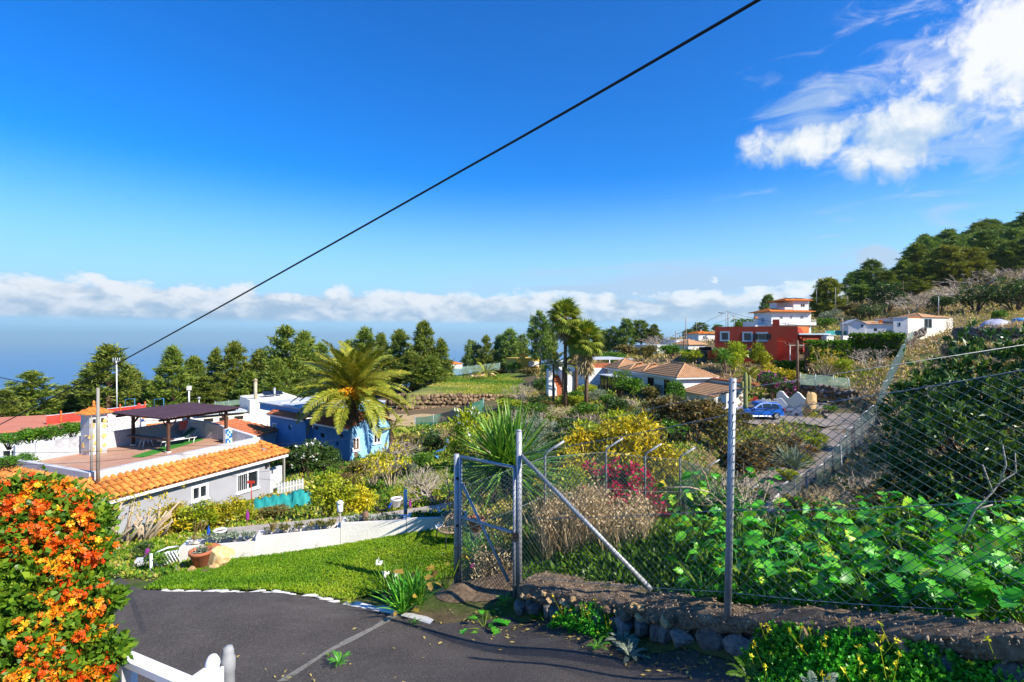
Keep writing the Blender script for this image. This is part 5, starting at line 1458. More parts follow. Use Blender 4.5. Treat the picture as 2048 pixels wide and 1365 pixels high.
V, F = segs(gp0, gp1, np.array(gr0), np.array(gr0) * .4, 4); n = len(gp0); F = np.concatenate([F, np.array([[k * 8 + 4, k * 8 + 5, k * 8 + 6, k * 8 + 7] for k in range(n)]), np.array([[k * 8 + 3, k * 8 + 2, k * 8 + 1, k * 8] for k in range(n)])])
link('grit', arr_mesh('grit', V, F, mat('grit', (.10, .065, .04), (.30, .22, .14), 25, .95, c3=(.42, .34, .24))), sw)['kind'] = 'stuff'
mp_ = [(p + capsec(j)[2] * .1) for j, p in enumerate(CAPF) if j % 3 == 0]; mq_ = [(p - capsec(j)[2] * (.16 + .1 * math.sin(j * .7))) for j, p in enumerate(CAPF) if j % 3 == 0]
sheet('moss_strip', [(p.x, p.y) for p in mp_] + [(p.x, p.y) for p in reversed(mq_)], mat('moss', (.07, .075, .012), (.13, .12, .02), 6, .95, 1.0, 40, c3=(.06, .045, .025)), .09, .055, 'strip of moss along the foot of the stone wall', 'moss', .03)
def mound(name, c, r, h, m, label, cat, n=22, seed=0):
 V = []; F = []; rr_ = 9
 for j in range(rr_ + 1):
  f = j / rr_
  for k in range(n):
   a = 2 * PI * k / n; rad = r[0] * f * math.cos(a), r[1] * f * math.sin(a)
   x, y = c[0] + rad[0], c[1] + rad[1]
   V.append((x, y, hz1(x, y) + h * (1 - f * f) ** 1.2 * (1 + .5 * float(fbm(np.array(x * 2.3 + seed), np.array(y * 2.3), 3))) - .04 * f + .05))
 for j in range(rr_):
  for k in range(n):
   k2 = (k + 1) % n; F.append((j * n + k, (j + 1) * n + k, (j + 1) * n + k2, j * n + k2))
 return tag(link(name, arr_mesh(name, V, F, m, smooth=True)), label, cat, kind='structure')
mound('earth_mound', xy(925, 0, 9.5), (.5, .45), .15, M['cap'], 'mound of dry earth at the foot of the gate post', 'mound')
mound('earth_bank', xy(995, 0, 9.7), (1.0, .7), .12, M['cap'], 'trodden brown earth inside the chain-link gate', 'earth', seed=5)
# chain-link fence in front and its gate
fx = [P(1038, 1190, 8.95), P(1455, 1203, 5.7), P(2048, 1235, 4.25), P(2600, 1260, 3.2)]
fb = [P(1038, 1158, 8.95), P(1455, 1196, 5.7), P(2048, 1240, 4.25), P(2600, 1300, 3.2)]
ft = [P(1038, 908, 8.95), P(1455, 830, 5.7), P(2048, 740, 4.25), P(2600, 690, 3.2)]
ftop = [P(1038, 862, 8.95), P(1455, 757, 5.7)]
ff = thing('chain_link_fence', 'tall chain-link fence on grey tube posts standing on the stone wall cap', 'fence', fx[0])
loc = lambda p: Vector(p) - fx[0]
g = G(); g.tube([loc(fx[0]), loc(ftop[0])], .052, 12); g.lathe([(.056, -.005), (.05, .015), (.0, .03)], 10, loc(ftop[0])); g.build('post', M['galv'], ff)
g = G(); a = fx[1] + Vector((0, 0, -.15)); b = ftop[1] + Vector((.06, 0, 0)); m_ = a.lerp(b, .5)
g.tube([loc(a), loc(m_), loc(b)], .039, 12)
for f in (.985, .95, .90): q = a.lerp(b, f); g.ball(loc(q + Vector((0, -.038, 0))), .008, 6, 4, 1)
g.build('post', [M['galv'], M['dark_metal']], ff)
p4 = P(2230, 1262, 3.8); g = G(); g.tube([loc(p4), loc(p4 + Vector((0, 0, 2.5)))], .039, 10); g.build('post', M['galv'], ff)
g = G(); g.tube([loc(P(1043, 912, 8.9)), loc(P(1303, 1180, 7.05))], .036, 10); g.build('brace', M['galv'], ff)
for pts, r in ((ft, .0045), ([b_.lerp(t_, .48) for b_, t_ in zip(fb, ft)], .004), ([b_.lerp(t_, .03) for b_, t_ in zip(fb, ft)], .004)):
 g = G(); q = []
 for i in range(len(pts) - 1):
  for k_ in range(6): f = k_ / 6; q.append(loc(pts[i].lerp(pts[i + 1], f) + Vector((0, 0, -.03 * math.sin(PI * f)))))
 g.tube(q + [loc(pts[-1])], r, 5); g.build('line_wire', M['grey_wire'], ff)
g = G(); g.tube([loc(P(1040, 880, 8.95)), loc(P(1455, 782, 5.7)), loc(P(2048, 690, 4.25))], .003, 4); g.build('line_wire', M['grey_wire'], ff)
chain_link('mesh', along([loc(p) for p in fb]), along([loc(p) for p in ft], [loc(p) for p in fb]), .112, 23, .0032, M['green_wire'], ff)
gl, gr_ = P(921, 1178, 9.75), P(1029, 1206, 8.95)
gt = thing('gate', 'chain-link gate in a grey tube frame left of the fence', 'gate', gl)
gh_ = 2.50
def gp(f, h): return Vector((gl.x + (gr_.x - gl.x) * f, gl.y + (gr_.y - gl.y) * f, gl.z + .02 + h)) - gl
top_h = (HOR - 914) / FOC * 9.75 - gl.z - .02
for a, b in (((0, 0), (0, top_h)), ((1, 0), (1, top_h)), ((0, top_h), (1, top_h)), ((0, 0), (1, 0)), ((0, top_h * .54), (1, top_h * .54))):
 g = G(); g.tube([gp(*a), gp(*b)], .030, 10); g.build('frame_bar', M['galv'], gt)
g = G(); g.tube([gp(.03, top_h * .80), gp(.90, .45)], .028, 8); g.build('brace', M['galv'], gt)
hp = P(913, 1182, 9.8) - gl
g = G(); g.tube([hp - Vector((0, 0, .1)), Vector((hp.x, hp.y, top_h + .06))], .050, 12); g.build('hinge_post', M['galv'], gt)
for h in (.35, 1.2, 2.1):
 g = G(); g.box(((hp.x) * .5, hp.y * .5, h), (.10, .05, .05)); g.build('hinge', M['dark_metal'], gt)
g = G(); c = gp(1.02, top_h * .52); g.box(c, (.12, .07, .14)); g.tube([c + Vector((-.05, -.04, 0)), c + Vector((-.05, -.10, .03)), c + Vector((-.12, -.10, .0))], .012, 6); g.build('latch', M['dark_metal'], gt)
chain_link('mesh', along([gp(0, .02), gp(1, .02)]), along([gp(0, top_h), gp(1, top_h)], [gp(0, 0), gp(1, 0)]), .085, 30, .0048, M['green_wire'], gt)
# fence of bent-topped posts behind, following the lane
B2 = [(913, 10.2), (1090, 11.5), (1212, 13.4), (1290, 13.8), (1360, 14.6), (1415, 19.0), (1500, 22.3), (1560, 23.2), (1590, 24.2), (1612, 25.6), (1632, 27.2), (1649, 28.6), (1666, 30.2), (1680, 31.8), (1694, 33.6), (1710, 36.0), (1724, 38.4), (1738, 40.5), (1752, 43.0), (1766, 46.5), (1778, 50.5), (1790, 56), (1803, 63), (1812, 71)]
f2 = thing('roadside_fence', 'long chain-link fence of bent-topped posts running along the lane', 'fence', ground(1090, 11.5))
bt, tp = [], []
bend_dir = Vector((.42, -.10, .36))
for i, (px, Y) in enumerate(B2):
 g0 = ground(px, Y)
 q = {1090: 1078, 1212: 1056, 1290: 1058, 1360: 1052, 1415: 1040}.get(px)
 if q: g0.z = (HOR - q) / FOC * Y
 h = {1090: 1.85, 1212: 2.0, 1290: 1.95, 1360: 1.9, 1415: 1.9}.get(px, 1.85)
 bt.append(g0 - f2.location + Vector((0, 0, .05))); tp.append(g0 - f2.location + Vector((0, 0, h)))
 if i == 0: continue
 a = g0 - f2.location
 g = G()
 bd = bend_dir * (1.0 if Y < 20 else .8)
 g.tube([a - Vector((0, 0, .2)), a + Vector((0, 0, h)), a + Vector((0, 0, h + .06)) + bd * .12, a + Vector((0, 0, h)) + bd], .028 if Y < 20 else .032, 8)
 g.build('post', M['galv'], f2)
 if i in (6, 9, 13):
  g = G(); g.tube([a + Vector((.05, 0, h * .85)), a + Vector((-.7, -1.3, 0))], .025, 6); g.build('brace', M['galv'], f2)
chain_link('mesh', along(bt), along(tp, bt), .13, 18, .0042, M['green_wire'], f2)
for f in (.99, .5):
 g = G(); g.tube([b_.lerp(t_, f) for b_, t_ in zip(bt, tp)], .004, 4); g.build('line_wire', M['grey_wire'], f2)
# white planters by the lawn
M['planter'] = mat('limewashed_concrete', (0.60, 0.57, 0.52), (0.74, 0.71, 0.65), 1.4, 0.9, 0.5, 16, dirt=(0.34, 0.30, 0.25), dscale=2.2, dthr=0.60)
PLN = [((358, 12.65), (511, 13.0), -5.20, .55, 'lowest white planter beside the flowerpots'), ((511, 13.03), (681, 13.6), -5.09, .62, 'white planter with orange aloe, second from the lower end'),
  ((681.5, 13.65), (812.5, 13.9), -4.97, .66, 'white planter with the wooden stump, third from the lower end'), ((813, 13.9), (935, 14.05), -4.93, .62, 'highest white planter beside the wicker chairs')]
PLF = []
for (pa, Ya), (pb, Yb), zt, hh, lab in PLN:
 a, b = P(pa, 0, Ya), P(pb, 0, Yb)
 Fr = Frame((a.x, a.y), (b.x, b.y), zt - hh); PLF.append(Fr); L = Fr.len - .006; D_ = .48
 t = thing('planter', lab, 'planter', Fr.o, Fr.rz, 'stepped white planters above the lawn')
 g = G();
 g.bx(0, L, 0, .10, -.4, hh); g.bx(0, L, D_ - .09, D_, -.4, hh + .005); g.bx(0, .09, .101, D_ - .091, -.4, hh + .002); g.bx(L - .09, L, .101, D_ - .091, -.4, hh + .002)
 g.build('trough', M['planter'], t)
 g = G(); n = 20; V = []
 for j in range(n + 1):
  for y in (.095, .24, D_ - .085): V.append((L * j / n, y, hh - .09 + .03 * math.sin(j * 1.9 + y * 9)))
 F = [(j * 3 + q, j * 3 + 3 + q, j * 3 + 4 + q, j * 3 + 1 + q) for j in range(n) for q in range(2)]
 g.add(V, F, 0, True); g.build('soil', M['earth'], t)
# pots, boulder, stones at the lower planter
def gpt(px, py, Y): return P(px, py, Y)
pot_prof = [(.10, 0), (.13, .01), (.20, .26), (.225, .27), (.225, .33), (.195, .33), (.185, .27), (.12, .2)]
M['terracotta'] = mat('terracotta', (.36, .10, .045), (.48, .16, .075), 5, .8, .3, 30, dirt=(.5, .3, .2), dscale=3, dthr=.62)
def pot(p, s, name='flower_pot', label='', m='terracotta', tilt=(0, 0, 0), cat='flower pot'):
 t = thing(name, label, cat, p); t.rotation_euler = tilt
 g = G(); g.lathe([(r * s, z * s) for r, z in pot_prof], 18, cap=False); g.lathe([(.001, 0), (.10 * s, .0)], 18, cap=False); g.build('pot', M[m], t)
 g = G(); g.lathe([(.001, .28 * s), (.19 * s, .275 * s)], 18, cap=False); g.build('soil', M['earth'], t)
 return t
POT1 = pot(P(402, 1133, 11.9), 1.15, label='wide terracotta pot with a grey succulent in front of the lowest planter')
POT2 = pot(P(418, 1126, 12.2), 1.1, label='terracotta pot leaning behind the wide pot beside the boulder', tilt=(R(8), R(14), 0))
st_ = link('boulder', stone_mesh(mat('yellow_boulder', (.46, .29, .09), (.62, .44, .19), 5, .85, 1.0, 14, c3=(.70, .58, .36)), 77, 'boulder', 4), None, P(441, 1119, 12.0), (.2, .3, .5), (.52, .46, .50)); tag(st_, 'rounded yellow boulder beside the terracotta pots', 'boulder')
lab_s = [('flat pale stone at the foot of the white trellis post', ST_T), ('brown stone under the terracotta pot', ST_T), ('tan stone under the yellow boulder', ST_T), ('dark upright stone below the planter corner', ST_G), ('round tan stone at the end of the stone row', ST_T),
   ('brown stone beside the dark upright stone', ST_B), ('small tan stone at the lawn edge', ST_T), ('yellowish stone between the pots and the lawn', ST_T), ('long flat slab on the lawn edge', ST_B), ('tan stone under the trellis bush', ST_T), ('brown stone under the trellis bush', ST_B), ('pale stone near the concrete block', ST_T), ('rust coloured flat stone near the trellis post', ST_B), ('grey stone behind the trellis post', ST_G)]
pos_s = [(268, 1155, 12.3, .5, .16), (385, 1146, 11.6, .3, .24), (428, 1138, 11.75, .28, .2), (351, 1148, 11.7, .2, .42), (372, 1158, 11.3, .34, .3), (362, 1142, 12, .26, .25), (363, 1168, 11.1, .24, .16), (398, 1158, 11.2, .3, .24), (415, 1150, 11.4, .55, .12), (330, 1148, 12.2, .3, .2), (336, 1160, 11.8, .36, .18), (272, 1140, 12.8, .36, .26), (300, 1163, 11.7, .55, .16), (318, 1142, 12.6, .28, .26)]
for (lab, ms), (px, py, Y, w, h) in zip(lab_s, pos_s):
 o = link('stone', random.choice(ms), None, P(px, py, Y), (random.uniform(-.2, .2), random.uniform(-.2, .2), random.uniform(0, 6)), (w, w * .75, h)); tag(o, lab, 'stone', 'stones by the lower planter')
tr = thing('garden_trellis', 'small white curved lattice gate wing between its post and the planter', 'trellis', P(302, 1170, 11.7))
L_ = lambda px, py, Y=11.9: P(px, py, Y) - tr.location
g = G(); g.tube([L_(302, 1172, 11.7), L_(302, 1108, 11.7)], .035, 4); g.build('post', M['white_paint'], tr)
for k, (o1, o2) in enumerate(((0, 0), (9, 9))):
 g = G(); g.tube([L_(303, 1118 + o1), L_(316, 1104 + o2), L_(335, 1096 + o2), L_(356, 1093 + o2, 12.4)], .022, 6); g.build('arch_rail', M['white_paint'], tr)
for k in range(8):
 x = 306 + k * 6
 yb = 1118 - 22 * math.sqrt(max(0, (x - 303) / 54))
 g = G(); g.tube([L_(x, yb + 4), L_(x + 12, yb + 24)], .013, 4); g.build('lattice_slat', M['white_paint'], tr)
 g = G(); g.tube([L_(x + 12, yb + 2, 11.92), L_(x, yb + 24, 11.92)], .013, 4); g.build('lattice_slat', M['white_paint'], tr)
g = G(); g.box((0, 0, 0), (.34, .3, .36), (0, R(6), .4)); g.box((0.02, 0, .2), (.3, .27, .05), (0, R(6), .4)); o = g.build('concrete_block', M['parapet'], None, P(284, 1137, 12.9)); tag(o, 'weathered grey concrete block beside the white trellis post', 'block')
def bottle(p, m, lab, s=1.0, tilt=(0, 0, 0), stake=.35):
 t = thing('bottle', lab, 'bottle', p); t.rotation_euler = tilt
 g = G(); s *= .7; g.lathe([(.001, 0), (.05 * s, .005), (.055 * s, .03), (.055 * s, .22 * s), (.02 * s, .30 * s), (.018 * s, .36 * s), (.022 * s, .37 * s)], 12); g.build('glass_body', m, t)
 g = G(); g.tube([(0, 0, -stake), (0, 0, .005)], .012, 5); g.build('stake', M['pole_wood'], t)
PUR = mat('purple_glass', (.22, .02, .20), (.30, .04, .26), 5, .1, spec=.8); BLU = mat('blue_glass', (.01, .06, .42), (.02, .1, .5), 5, .1, spec=.8)
bottle(P(296, 1098, 12.2), PUR, 'purple bottle on a stake above the white trellis', 1.2, (R(170), R(12), 0), .1)
bottle(P(417, 1072, 14.6), BLU, 'bright blue bottle standing behind the lowest planter', 1.1)
bottle(P(495, 1040, 16.5), PUR, 'purple bottle on a stake beside the yellow hedge', 1.3)
bottle(P(820, 1015, 19.0), PUR, 'purple glass ornament on the path behind the highest planter', 1.2)
pot(P(440, 1078, 14.8), .8, label='blue and white painted pot behind the lowest planter', m='white_paint')
pot(P(793, 1014, 18.5), .95, label='small white bowl pot on the path behind the planters', m='white_paint')
t = thing('garden_lamp', 'white garden lamp on a thin wooden post behind the second planter', 'lamp', P(680, 1058, 14.3))
g = G(); g.tube([(0, 0, -.2), (0, 0, .46)], .03, 5); g.build('post', M['grey_pole'], t)
g = G(); g.lathe([(.05, .46), (.085, .50), (.085, .66), (.05, .72)], 8); g.build('head', M['white_paint'], t)
g = G(); g.lathe([(.11, .72), (.07, .77), (.02, .80)], 8); g.build('cap', M['white_paint'], t)
g = G(); g.lathe([(.001, 0), (.095, 0), (.085, .06), (.095, .12), (.085, .2), (.07, .29), (.001, .3)], 12); o = g.build('log_stump', M['pole_wood'], None, P(731, 1045, 13.95)); tag(o, 'short brown log stump standing in the third planter', 'stump')
t = thing('solar_lamp', 'black solar garden lamp bent over behind the third planter', 'lamp', P(764, 1040, 14.9))
g = G(); g.tube([(0, 0, -.1), (0, 0, .22), (-.02, 0, .26)], .02, 6); g.build('stem', M['black_rubber'], t)
g = G(); g.tube([(-.22, 0, .36), (-.1, 0, .27), (.1, 0, .28), (.2, 0, .38)], .035, 6); g.build('arm', M['black_rubber'], t)
g = G(); g.box((.24, 0, .42), (.05, .1, .14), (0, .5, 0)); g.build('panel', BLU, t)
g = G(); g.tube([(0, 0, 0), (0, 0, .78)], .055, 10); g.lathe([(.058, -.02), (.058, .10)], 10, mi=1); o = g.build('standing_pipe', [M['grey_trim'], M['orange_tile']], None, P(811, 1031, 15.6)); tag(o, 'upright grey blue pipe between the third and fourth planters', 'pipe')
t = thing('duck_ornament', 'white duck ornament on the rim of the highest planter', 'ornament', P(883, 1031, 14.95))
g = G(); g.ball((0, 0, .07), .09, 10, 7, 0, (1.2, .8, .8)); g.tube([(-.07, 0, .1), (-.09, 0, .19)], [.045, .035], 8); g.ball((-.1, 0, .21), .045, 8, 6); g.tube([(.09, 0, .09), (.16, 0, .14)], [.04, .01], 6); g.build('figure', M['white_paint'], t)
g = G(); g.tube([(-.13, 0, .21), (-.19, 0, .2)], [.02, .006], 6); g.build('beak', M['orange_tile'], t)
M['cane'] = mat('cane', (.36, .25, .14), (.50, .37, .22), 8, .6, .3, 40)
def chair(p, rz, lab):
 t = thing('wicker_chair', lab, 'chair', p, rz, 'wicker chairs on the lawn')
 g = G()
 for x in (-.24, .24):
  for y in (-.22, .22): g.tube([(x * 1.1, y * 1.1, 0), (x, y, .42)], .014, 6)
 g.build('legs', M['dark_metal'], t)
 g = G(); ring = [( .28 * math.cos(a) * (1.0 if abs(math.cos(a)) < .9 else .98), .27 * math.sin(a), .43) for a in [2 * PI * k / 20 for k in range(21)]]
 g.tube(ring, .022, 6, caps=False)
 for k in range(9):
  y = -.24 + k * .06; h = math.sqrt(max(0, 1 - (y / .27) ** 2)) * .28; g.tube([(-h, y, .43), (0, y, .405), (h, y, .43)], .013, 4)
 for k in range(5):
  x = -.2 + k * .1; h = math.sqrt(max(0, 1 - (x / .28) ** 2)) * .27; g.tube([(x, -h, .44), (x, h, .44)], .009, 4)
 g.build('seat', M['cane'], t)
 g = G(); arc = [(.29 * math.cos(a), .28 * math.sin(a), .44 + .42 * max(0, math.sin(a)) ** .6) for a in [PI * k / 14 for k in range(15)]]
 g.tube(arc, .022, 6)
 for k in range(1, 14):
  a = PI * k / 14; g.tube([(.27 * math.cos(a), .26 * math.sin(a), .44), (.29 * math.cos(a), .28 * math.sin(a), .44 + .42 * max(0, math.sin(a)) ** .6)], .010, 4)
 g.build('backrest', M['cane'], t)
p = ground(899, 12.6); chair(p, R(-55), 'nearer wicker chair beside the grey gate post')
p = ground(903, 14.0); chair(p, R(-70), 'farther wicker chair below the highest planter')
g = G(); g.box((0, 0, 0), (.22, .16, .02), (.2, .1, .3)); o = g.build('paper_card', M['white_paint'], None, ground(880, 13.0) + Vector((0, 0, .38))); tag(o, 'white card lying on the nearer wicker chair', 'card')
t = pot(P(952, 1062, 12.4), .95, label='round terracotta pot on a dark pedestal behind the gate')
g = G(); g.lathe([(.20, -1.15), (.15, -1.05), (.12, -.6), (.13, -.1), (.18, -.01)], 12); o = g.build('pedestal', M['stone_grey'], None, P(952, 1062, 12.4)); tag(o, 'dark round pedestal carrying the terracotta pot behind the gate', 'pedestal')
KB = resample([Vector((*xy(px, 0, Y), 0)) for px, Y in ((690, 9.12), (760, 8.78), (830, 8.42), (866, 8.2))], .1)
kb = thing('kerb', 'rough whitewashed concrete kerb round the flower bed beside the gate', 'kerb', (KB[0].x, KB[0].y, hz1(KB[0].x, KB[0].y)))
V = []; F = []
for i, p in enumerate(KB):
 t_ = (KB[min(i + 1, len(KB) - 1)] - KB[max(i - 1, 0)]).normalized(); nn = Vector((-t_.y, t_.x, 0)); z = hz1(p.x, p.y)
 for d, h in ((-.09, -.03), (-.075, .035), (0, .06), (.07, .05), (.09, -.03)):
  e = .05 * float(vn(np.array(i * .8 + d * 30), np.array(d * 11.))); V.append(Vector((p.x, p.y, z + h + e)) + nn * (d + e) - kb.location)
for i in range(len(KB) - 1):
 for j in range(4): a = i * 5 + j; F.append((a, a + 1, a + 6, a + 5))
link('kerb_body', arr_mesh('kerb_body', V, F, M['planter'], smooth=True), kb)
LE = resample([Vector((*xy(px, 0, Y), 0)) for px, Y in ((325, 9.62), (420, 9.52), (520, 9.46), (600, 9.38), (690, 9.2))], .14)
ed = thing('lawn_edging', 'broken white edging between the lawn and the asphalt', 'edging', (LE[0].x, LE[0].y, hz1(LE[0].x, LE[0].y)))
eme = [stone_mesh(M['planter'], 60 + i, 'edging_stone') for i in range(3)]
for i, p in enumerate(LE):
 if random.random() < .28: continue
 link('edging_stone', random.choice(eme), ed, Vector((p.x + random.uniform(-.04, .04), p.y + random.uniform(-.05, .05), hz1(p.x, p.y) + .022)) - ed.location, (random.uniform(-.1, .1), 0, random.uniform(-.3, .3)), (random.uniform(.14, .36), random.uniform(.05, .12), .045))
# white railing and post (bottom left)
ra = thing('white_railing', 'white railing with a ball-topped corner post at the lower left', 'railing', Vector((-1.95, 3.3, -3.9)))
rl = lambda v: Vector(v) - ra.location
A_, B_ = Vector((-3.4, 3.78, -2.13)), Vector((-1.99, 3.14, -2.13))
def bar(p, q, w, h, nm):
 p, q = Vector(p), Vector(q); d = (q - p); L = d.length; g = G(); g.box((L / 2, 0, 0), (L, w, h)); o = g.build(nm, M['white_paint'], ra, rl(p)); o.rotation_euler = (0, -math.atan2(d.z, math.hypot(d.x, d.y)), math.atan2(d.y, d.x))
bar(A_, B_, .085, .045, 'top_rail')
for dz_ in (-.17, -.32, -.47): bar(A_ + Vector((0, 0, dz_)), B_ + Vector((0, 0, dz_)), .028, .028, 'rail')
mid = A_.lerp(B_, .62)
g = G(); g.bx(-.03, .03, -.03, .03, -1.75, -.03); g.build('post', M['white_paint'], ra, rl(mid))
cp = Vector((-1.965, 3.36, -2.19))
bar(B_ + Vector((.03, .04, -.005)), cp + Vector((0, -.02, .015)), .08, .045, 'top_rail')
g = G(); g.bx(-.048, .048, -.048, .048, -1.75, -.0); g.build('post', M['white_paint'], ra, rl(cp))
g = G(); g.lathe([(.052, .002), (.036, .012), (.046, .04), (.043, .07), (.026, .10), (.001, .112)], 12); g.build('ball_cap', M['white_paint'], ra, rl(cp))
for k in range(4):
 q = (B_ + Vector((.03, .04, 0))).lerp(cp, (k + .5) / 4); g = G(); g.bx(-.012, .012, -.012, .012, -1.4, -.03); g.build('baluster', M['white_paint'], ra, rl(q))
g = G(); g.lathe([(.001, 1.42), (.030, 1.41), (.040, 1.38), (.041, 1.34), (.050, 1.33), (.050, 1.24), (.044, 1.23), (.052, .8), (.085, .45), (.10, .36), (.17, .30), (.19, .2), (.2, 0)], 16)
o = g.build('turned_post', mat('grey_cast_post', (.24, .24, .24), (.34, .34, .34), 3, .6, .2, 20), None, P(456, 1291, 3.75) - Vector((0, 0, 1.42))); tag(o, 'grey turned baluster post beside the white railing', 'post')
g = G(); g.lathe([(.001, 0), (.26, .0), (.30, .2), (.27, .5), (.24, .75), (.25, .8), (.001, .82)], 14); o = g.build('reflection_barrel', mat('reflection_blue', (.02, .10, .36), (.04, .16, .46), 3, .5, .1), None, (P(262, 1330, 4.5).x, 4.5, hz1(P(262, 1330, 4.5).x, 4.5) + .02)); tag(o, 'blue plastic barrel put in for a blue reflection behind the white railing', 'barrel')  # barrel added to stand in for a blue reflection behind the rails
sc_ = mat('dry_leaf', (.40, .30, .08), (.55, .42, .12), 6, .8)
n = 260; lp = []
for i in range(n):
 px, py = random.choice([(1500, 1330), (1150, 1262), (620, 1340), (980, 1250), (1330, 1300)]); px += random.gauss(0, 110); py += random.gauss(0, 22)
 Y = 8.6 - (py - 1230) / 135 * 3.2 if px < 1100 else max(4.7, 7.6 - (px - 1100) / 500 * 2.4 - (py - 1260) / 100)
 x = (px - 1024) / FOC * Y; lp.append((x, Y))
lp = np.array(lp); z = H(lp[:, 0], lp[:, 1]) + .04
a = rng.random(n) * 6.28; l = rng.uniform(.015, .05, n)
V = np.stack([np.stack([lp[:, 0] + np.cos(a + q) * l * w_, lp[:, 1] + np.sin(a + q) * l * w_, z + .006 * (q % 2)], -1) for q, w_ in ((0, 1), (1.57, .35), (3.14, 1), (4.71, .35))], 1).reshape(-1, 3)
tag(link('fallen_leaves', arr_mesh('fallen_leaves', V, np.arange(4 * n).reshape(-1, 4), sc_)), 'dry fallen leaves scattered on the asphalt', 'leaves', kind='stuff')
# cables and poles
def cable(name, pts, r, label, sag=0.0, cat='cable'):
 pts = [Vector(p) for p in pts]; q = []
 for i in range(len(pts) - 1):
  for k in range(12): f = k / 12; q.append(pts[i].lerp(pts[i + 1], f) - Vector((0, 0, sag * 4 * f * (1 - f))))
 q.append(pts[-1]); g = G(); o0 = q[0]; g.tube([p - o0 for p in q], r, 6)
 return tag(g.build(name, M['cable'], None, o0), label, cat)
cable('overhead_cable', [P(1640, -72, 3.3), P(930, 338, 6.0), P(245, 722, 11.0), P(-60, 880, 16.0)], .0125, 'thick black overhead cable crossing the whole sky', .012)
def wood_pole(p, h, r, lab, m='pole_wood', arms=0, name='utility_pole', cat='pole', lean=(0, 0)):
 t = thing(name, lab, cat, p); g = G(); top = Vector((lean[0], lean[1], h))
 g.tube([(0, 0, -.3), top * .5, top], [r, r * .9, r * .75], 8); g.build('shaft', M[m], t)
 if arms:
  g = G(); g.box(top - Vector((0, 0, .25)), (arms, .1, .1)); g.build('cross_arm', M[m], t)
  for s in (-.45, 0, .45): g = G(); g.lathe([(.03, -.19), (.06, -.12), (.03, -.05)], 6, top + Vector((s * arms, 0, 0))); g.build('insulator', M['white_paint'], t)
 return t
gp_ = P(196, 955, 22.75); gp_.z = -6.12
wood_pole(gp_, (HOR - 776) / FOC * 22.75 + 6.12, .075, 'weathered grey pole rising from the terrace corner of the grey house', 'grey_pole')
wood_pole(P(183, 947, 23.6), 2.6, .05, 'thin short grey stake beside the terrace corner pole', 'grey_pole', name='stake')
polet = P(189, 780, 22.75)
cable('house_cable', [P(-40, 747, 14), polet], .011, 'black cable from the left edge to the terrace pole', .10)
cable('house_cable', [polet, P(-60, 800, 34)], .010, 'thin cable from the terrace pole down to the left trees', .3)
cable('house_cable', [P(-30, 905, 17), P(350, 892, 24), P(700, 878, 31), P(1000, 868, 40)], .008, 'thin cable passing low across the grey terrace', .12)
cable('house_cable', [P(-30, 930, 17), P(300, 912, 23), P(610, 888, 30)], .007, 'lower thin cable across the grey terrace', .12)
for (px, py, Y, h, r, lab, m) in ((1595, 775, 50, 4.6, .13, 'brown wooden pole in front of the red house and hedge', 'pole_wood'),
  (1806, 586, 150, 3.4, .14, 'brown pole among the hillside pines', 'pole_wood'), (1456, 662, 120, 4.6, .12, 'tall pole at the left of the white tower house', 'grey_pole'), (1468, 664, 122, 3.9, .10, 'shorter pole just right of the tall village pole', 'grey_pole'),
  (1352, 700, 98, 3.6, .13, 'wooden pole beside the village road bend', 'grey_pole'), (1372, 690, 104, 5.3, .12, 'tall pole behind the gatehouse', 'grey_pole'), (1393, 668, 130, 3.6, .07, 'thin mast behind the small white houses', 'galv'),
  (1366, 706, 96, 3.9, .11, 'leaning pole in front of the gatehouse', 'pole_wood'), (1685, 688, 80, 4.1, .10, 'grey pole before the teal nets', 'grey_pole'), (1671, 622, 120, 5.5, .10, 'pole in front of the yellow-green hillside tree', 'grey_pole'), (1695, 606, 140, 1.9, .09, 'short pole on the dry hillside above the nets', 'grey_pole'),
  (1633, 606, 112, 2.9, .05, 'thin mast on the right of the white tower house', 'galv')):
 wood_pole(P(px, py, Y), h, r, lab, m, 0, lean=(.3 if 'leaning' in lab else 0, 0))
t = wood_pole(P(1877, 637, 90), 3.9, .07, 'grey street lamp above the white barn', 'galv', name='street_lamp', cat='street lamp')
g = G(); g.tube([(0, 0, 3.85), (.4, -.2, 4.1), (1.6, -.5, 4.2)], .045, 6); g.box((1.9, -.55, 4.2), (.8, .25, .12)); g.build('lamp_arm', M['galv'], t)
t = wood_pole(P(1452, 664, 118), 4.2, .08, 'street lamp on a wire arm left of the white tower house', 'galv', name='street_lamp', cat='street lamp')
g = G(); g.tube([(0, 0, 4.1), (-.9, 0, 4.4)], .04, 5); g.box((-1.3, 0, 4.35), (.9, .3, .14), (0, .2, 0)); g.build('lamp_arm', M['dark_metal'], t)
for a, b, lab in ((P(1456, 622, 120), P(1300, 688, 110), 'power line sloping from the village pole to the gatehouse roofs'), (P(1456, 624, 120), P(1640, 655, 80), 'power line from the village pole over the red house'), (P(1468, 632, 122), P(1352, 668, 98), 'second power line from the village poles to the bend'), (P(1456, 626, 120), P(1510, 640, 106), 'short line from the village pole to the white tower house')):
 cable('power_line', [a, b], .03, lab, .5)
t = thing('antenna_mast', 'thin white antenna mast rising before the left pines', 'mast', P(234, 822, 58))
h = (822 - 722) / FOC * 58
g = G(); g.tube([(0, 0, 0), (-.06, 0, h)], .06, 6); g.build('shaft', M['white_paint'], t)
for k in range(4): g = G(); g.tube([(-.45 + k * .25, 0, h - .25), (-.45 + k * .25, 0, h + .35)], .05, 5); g.build('aerial', M['galv'], t)
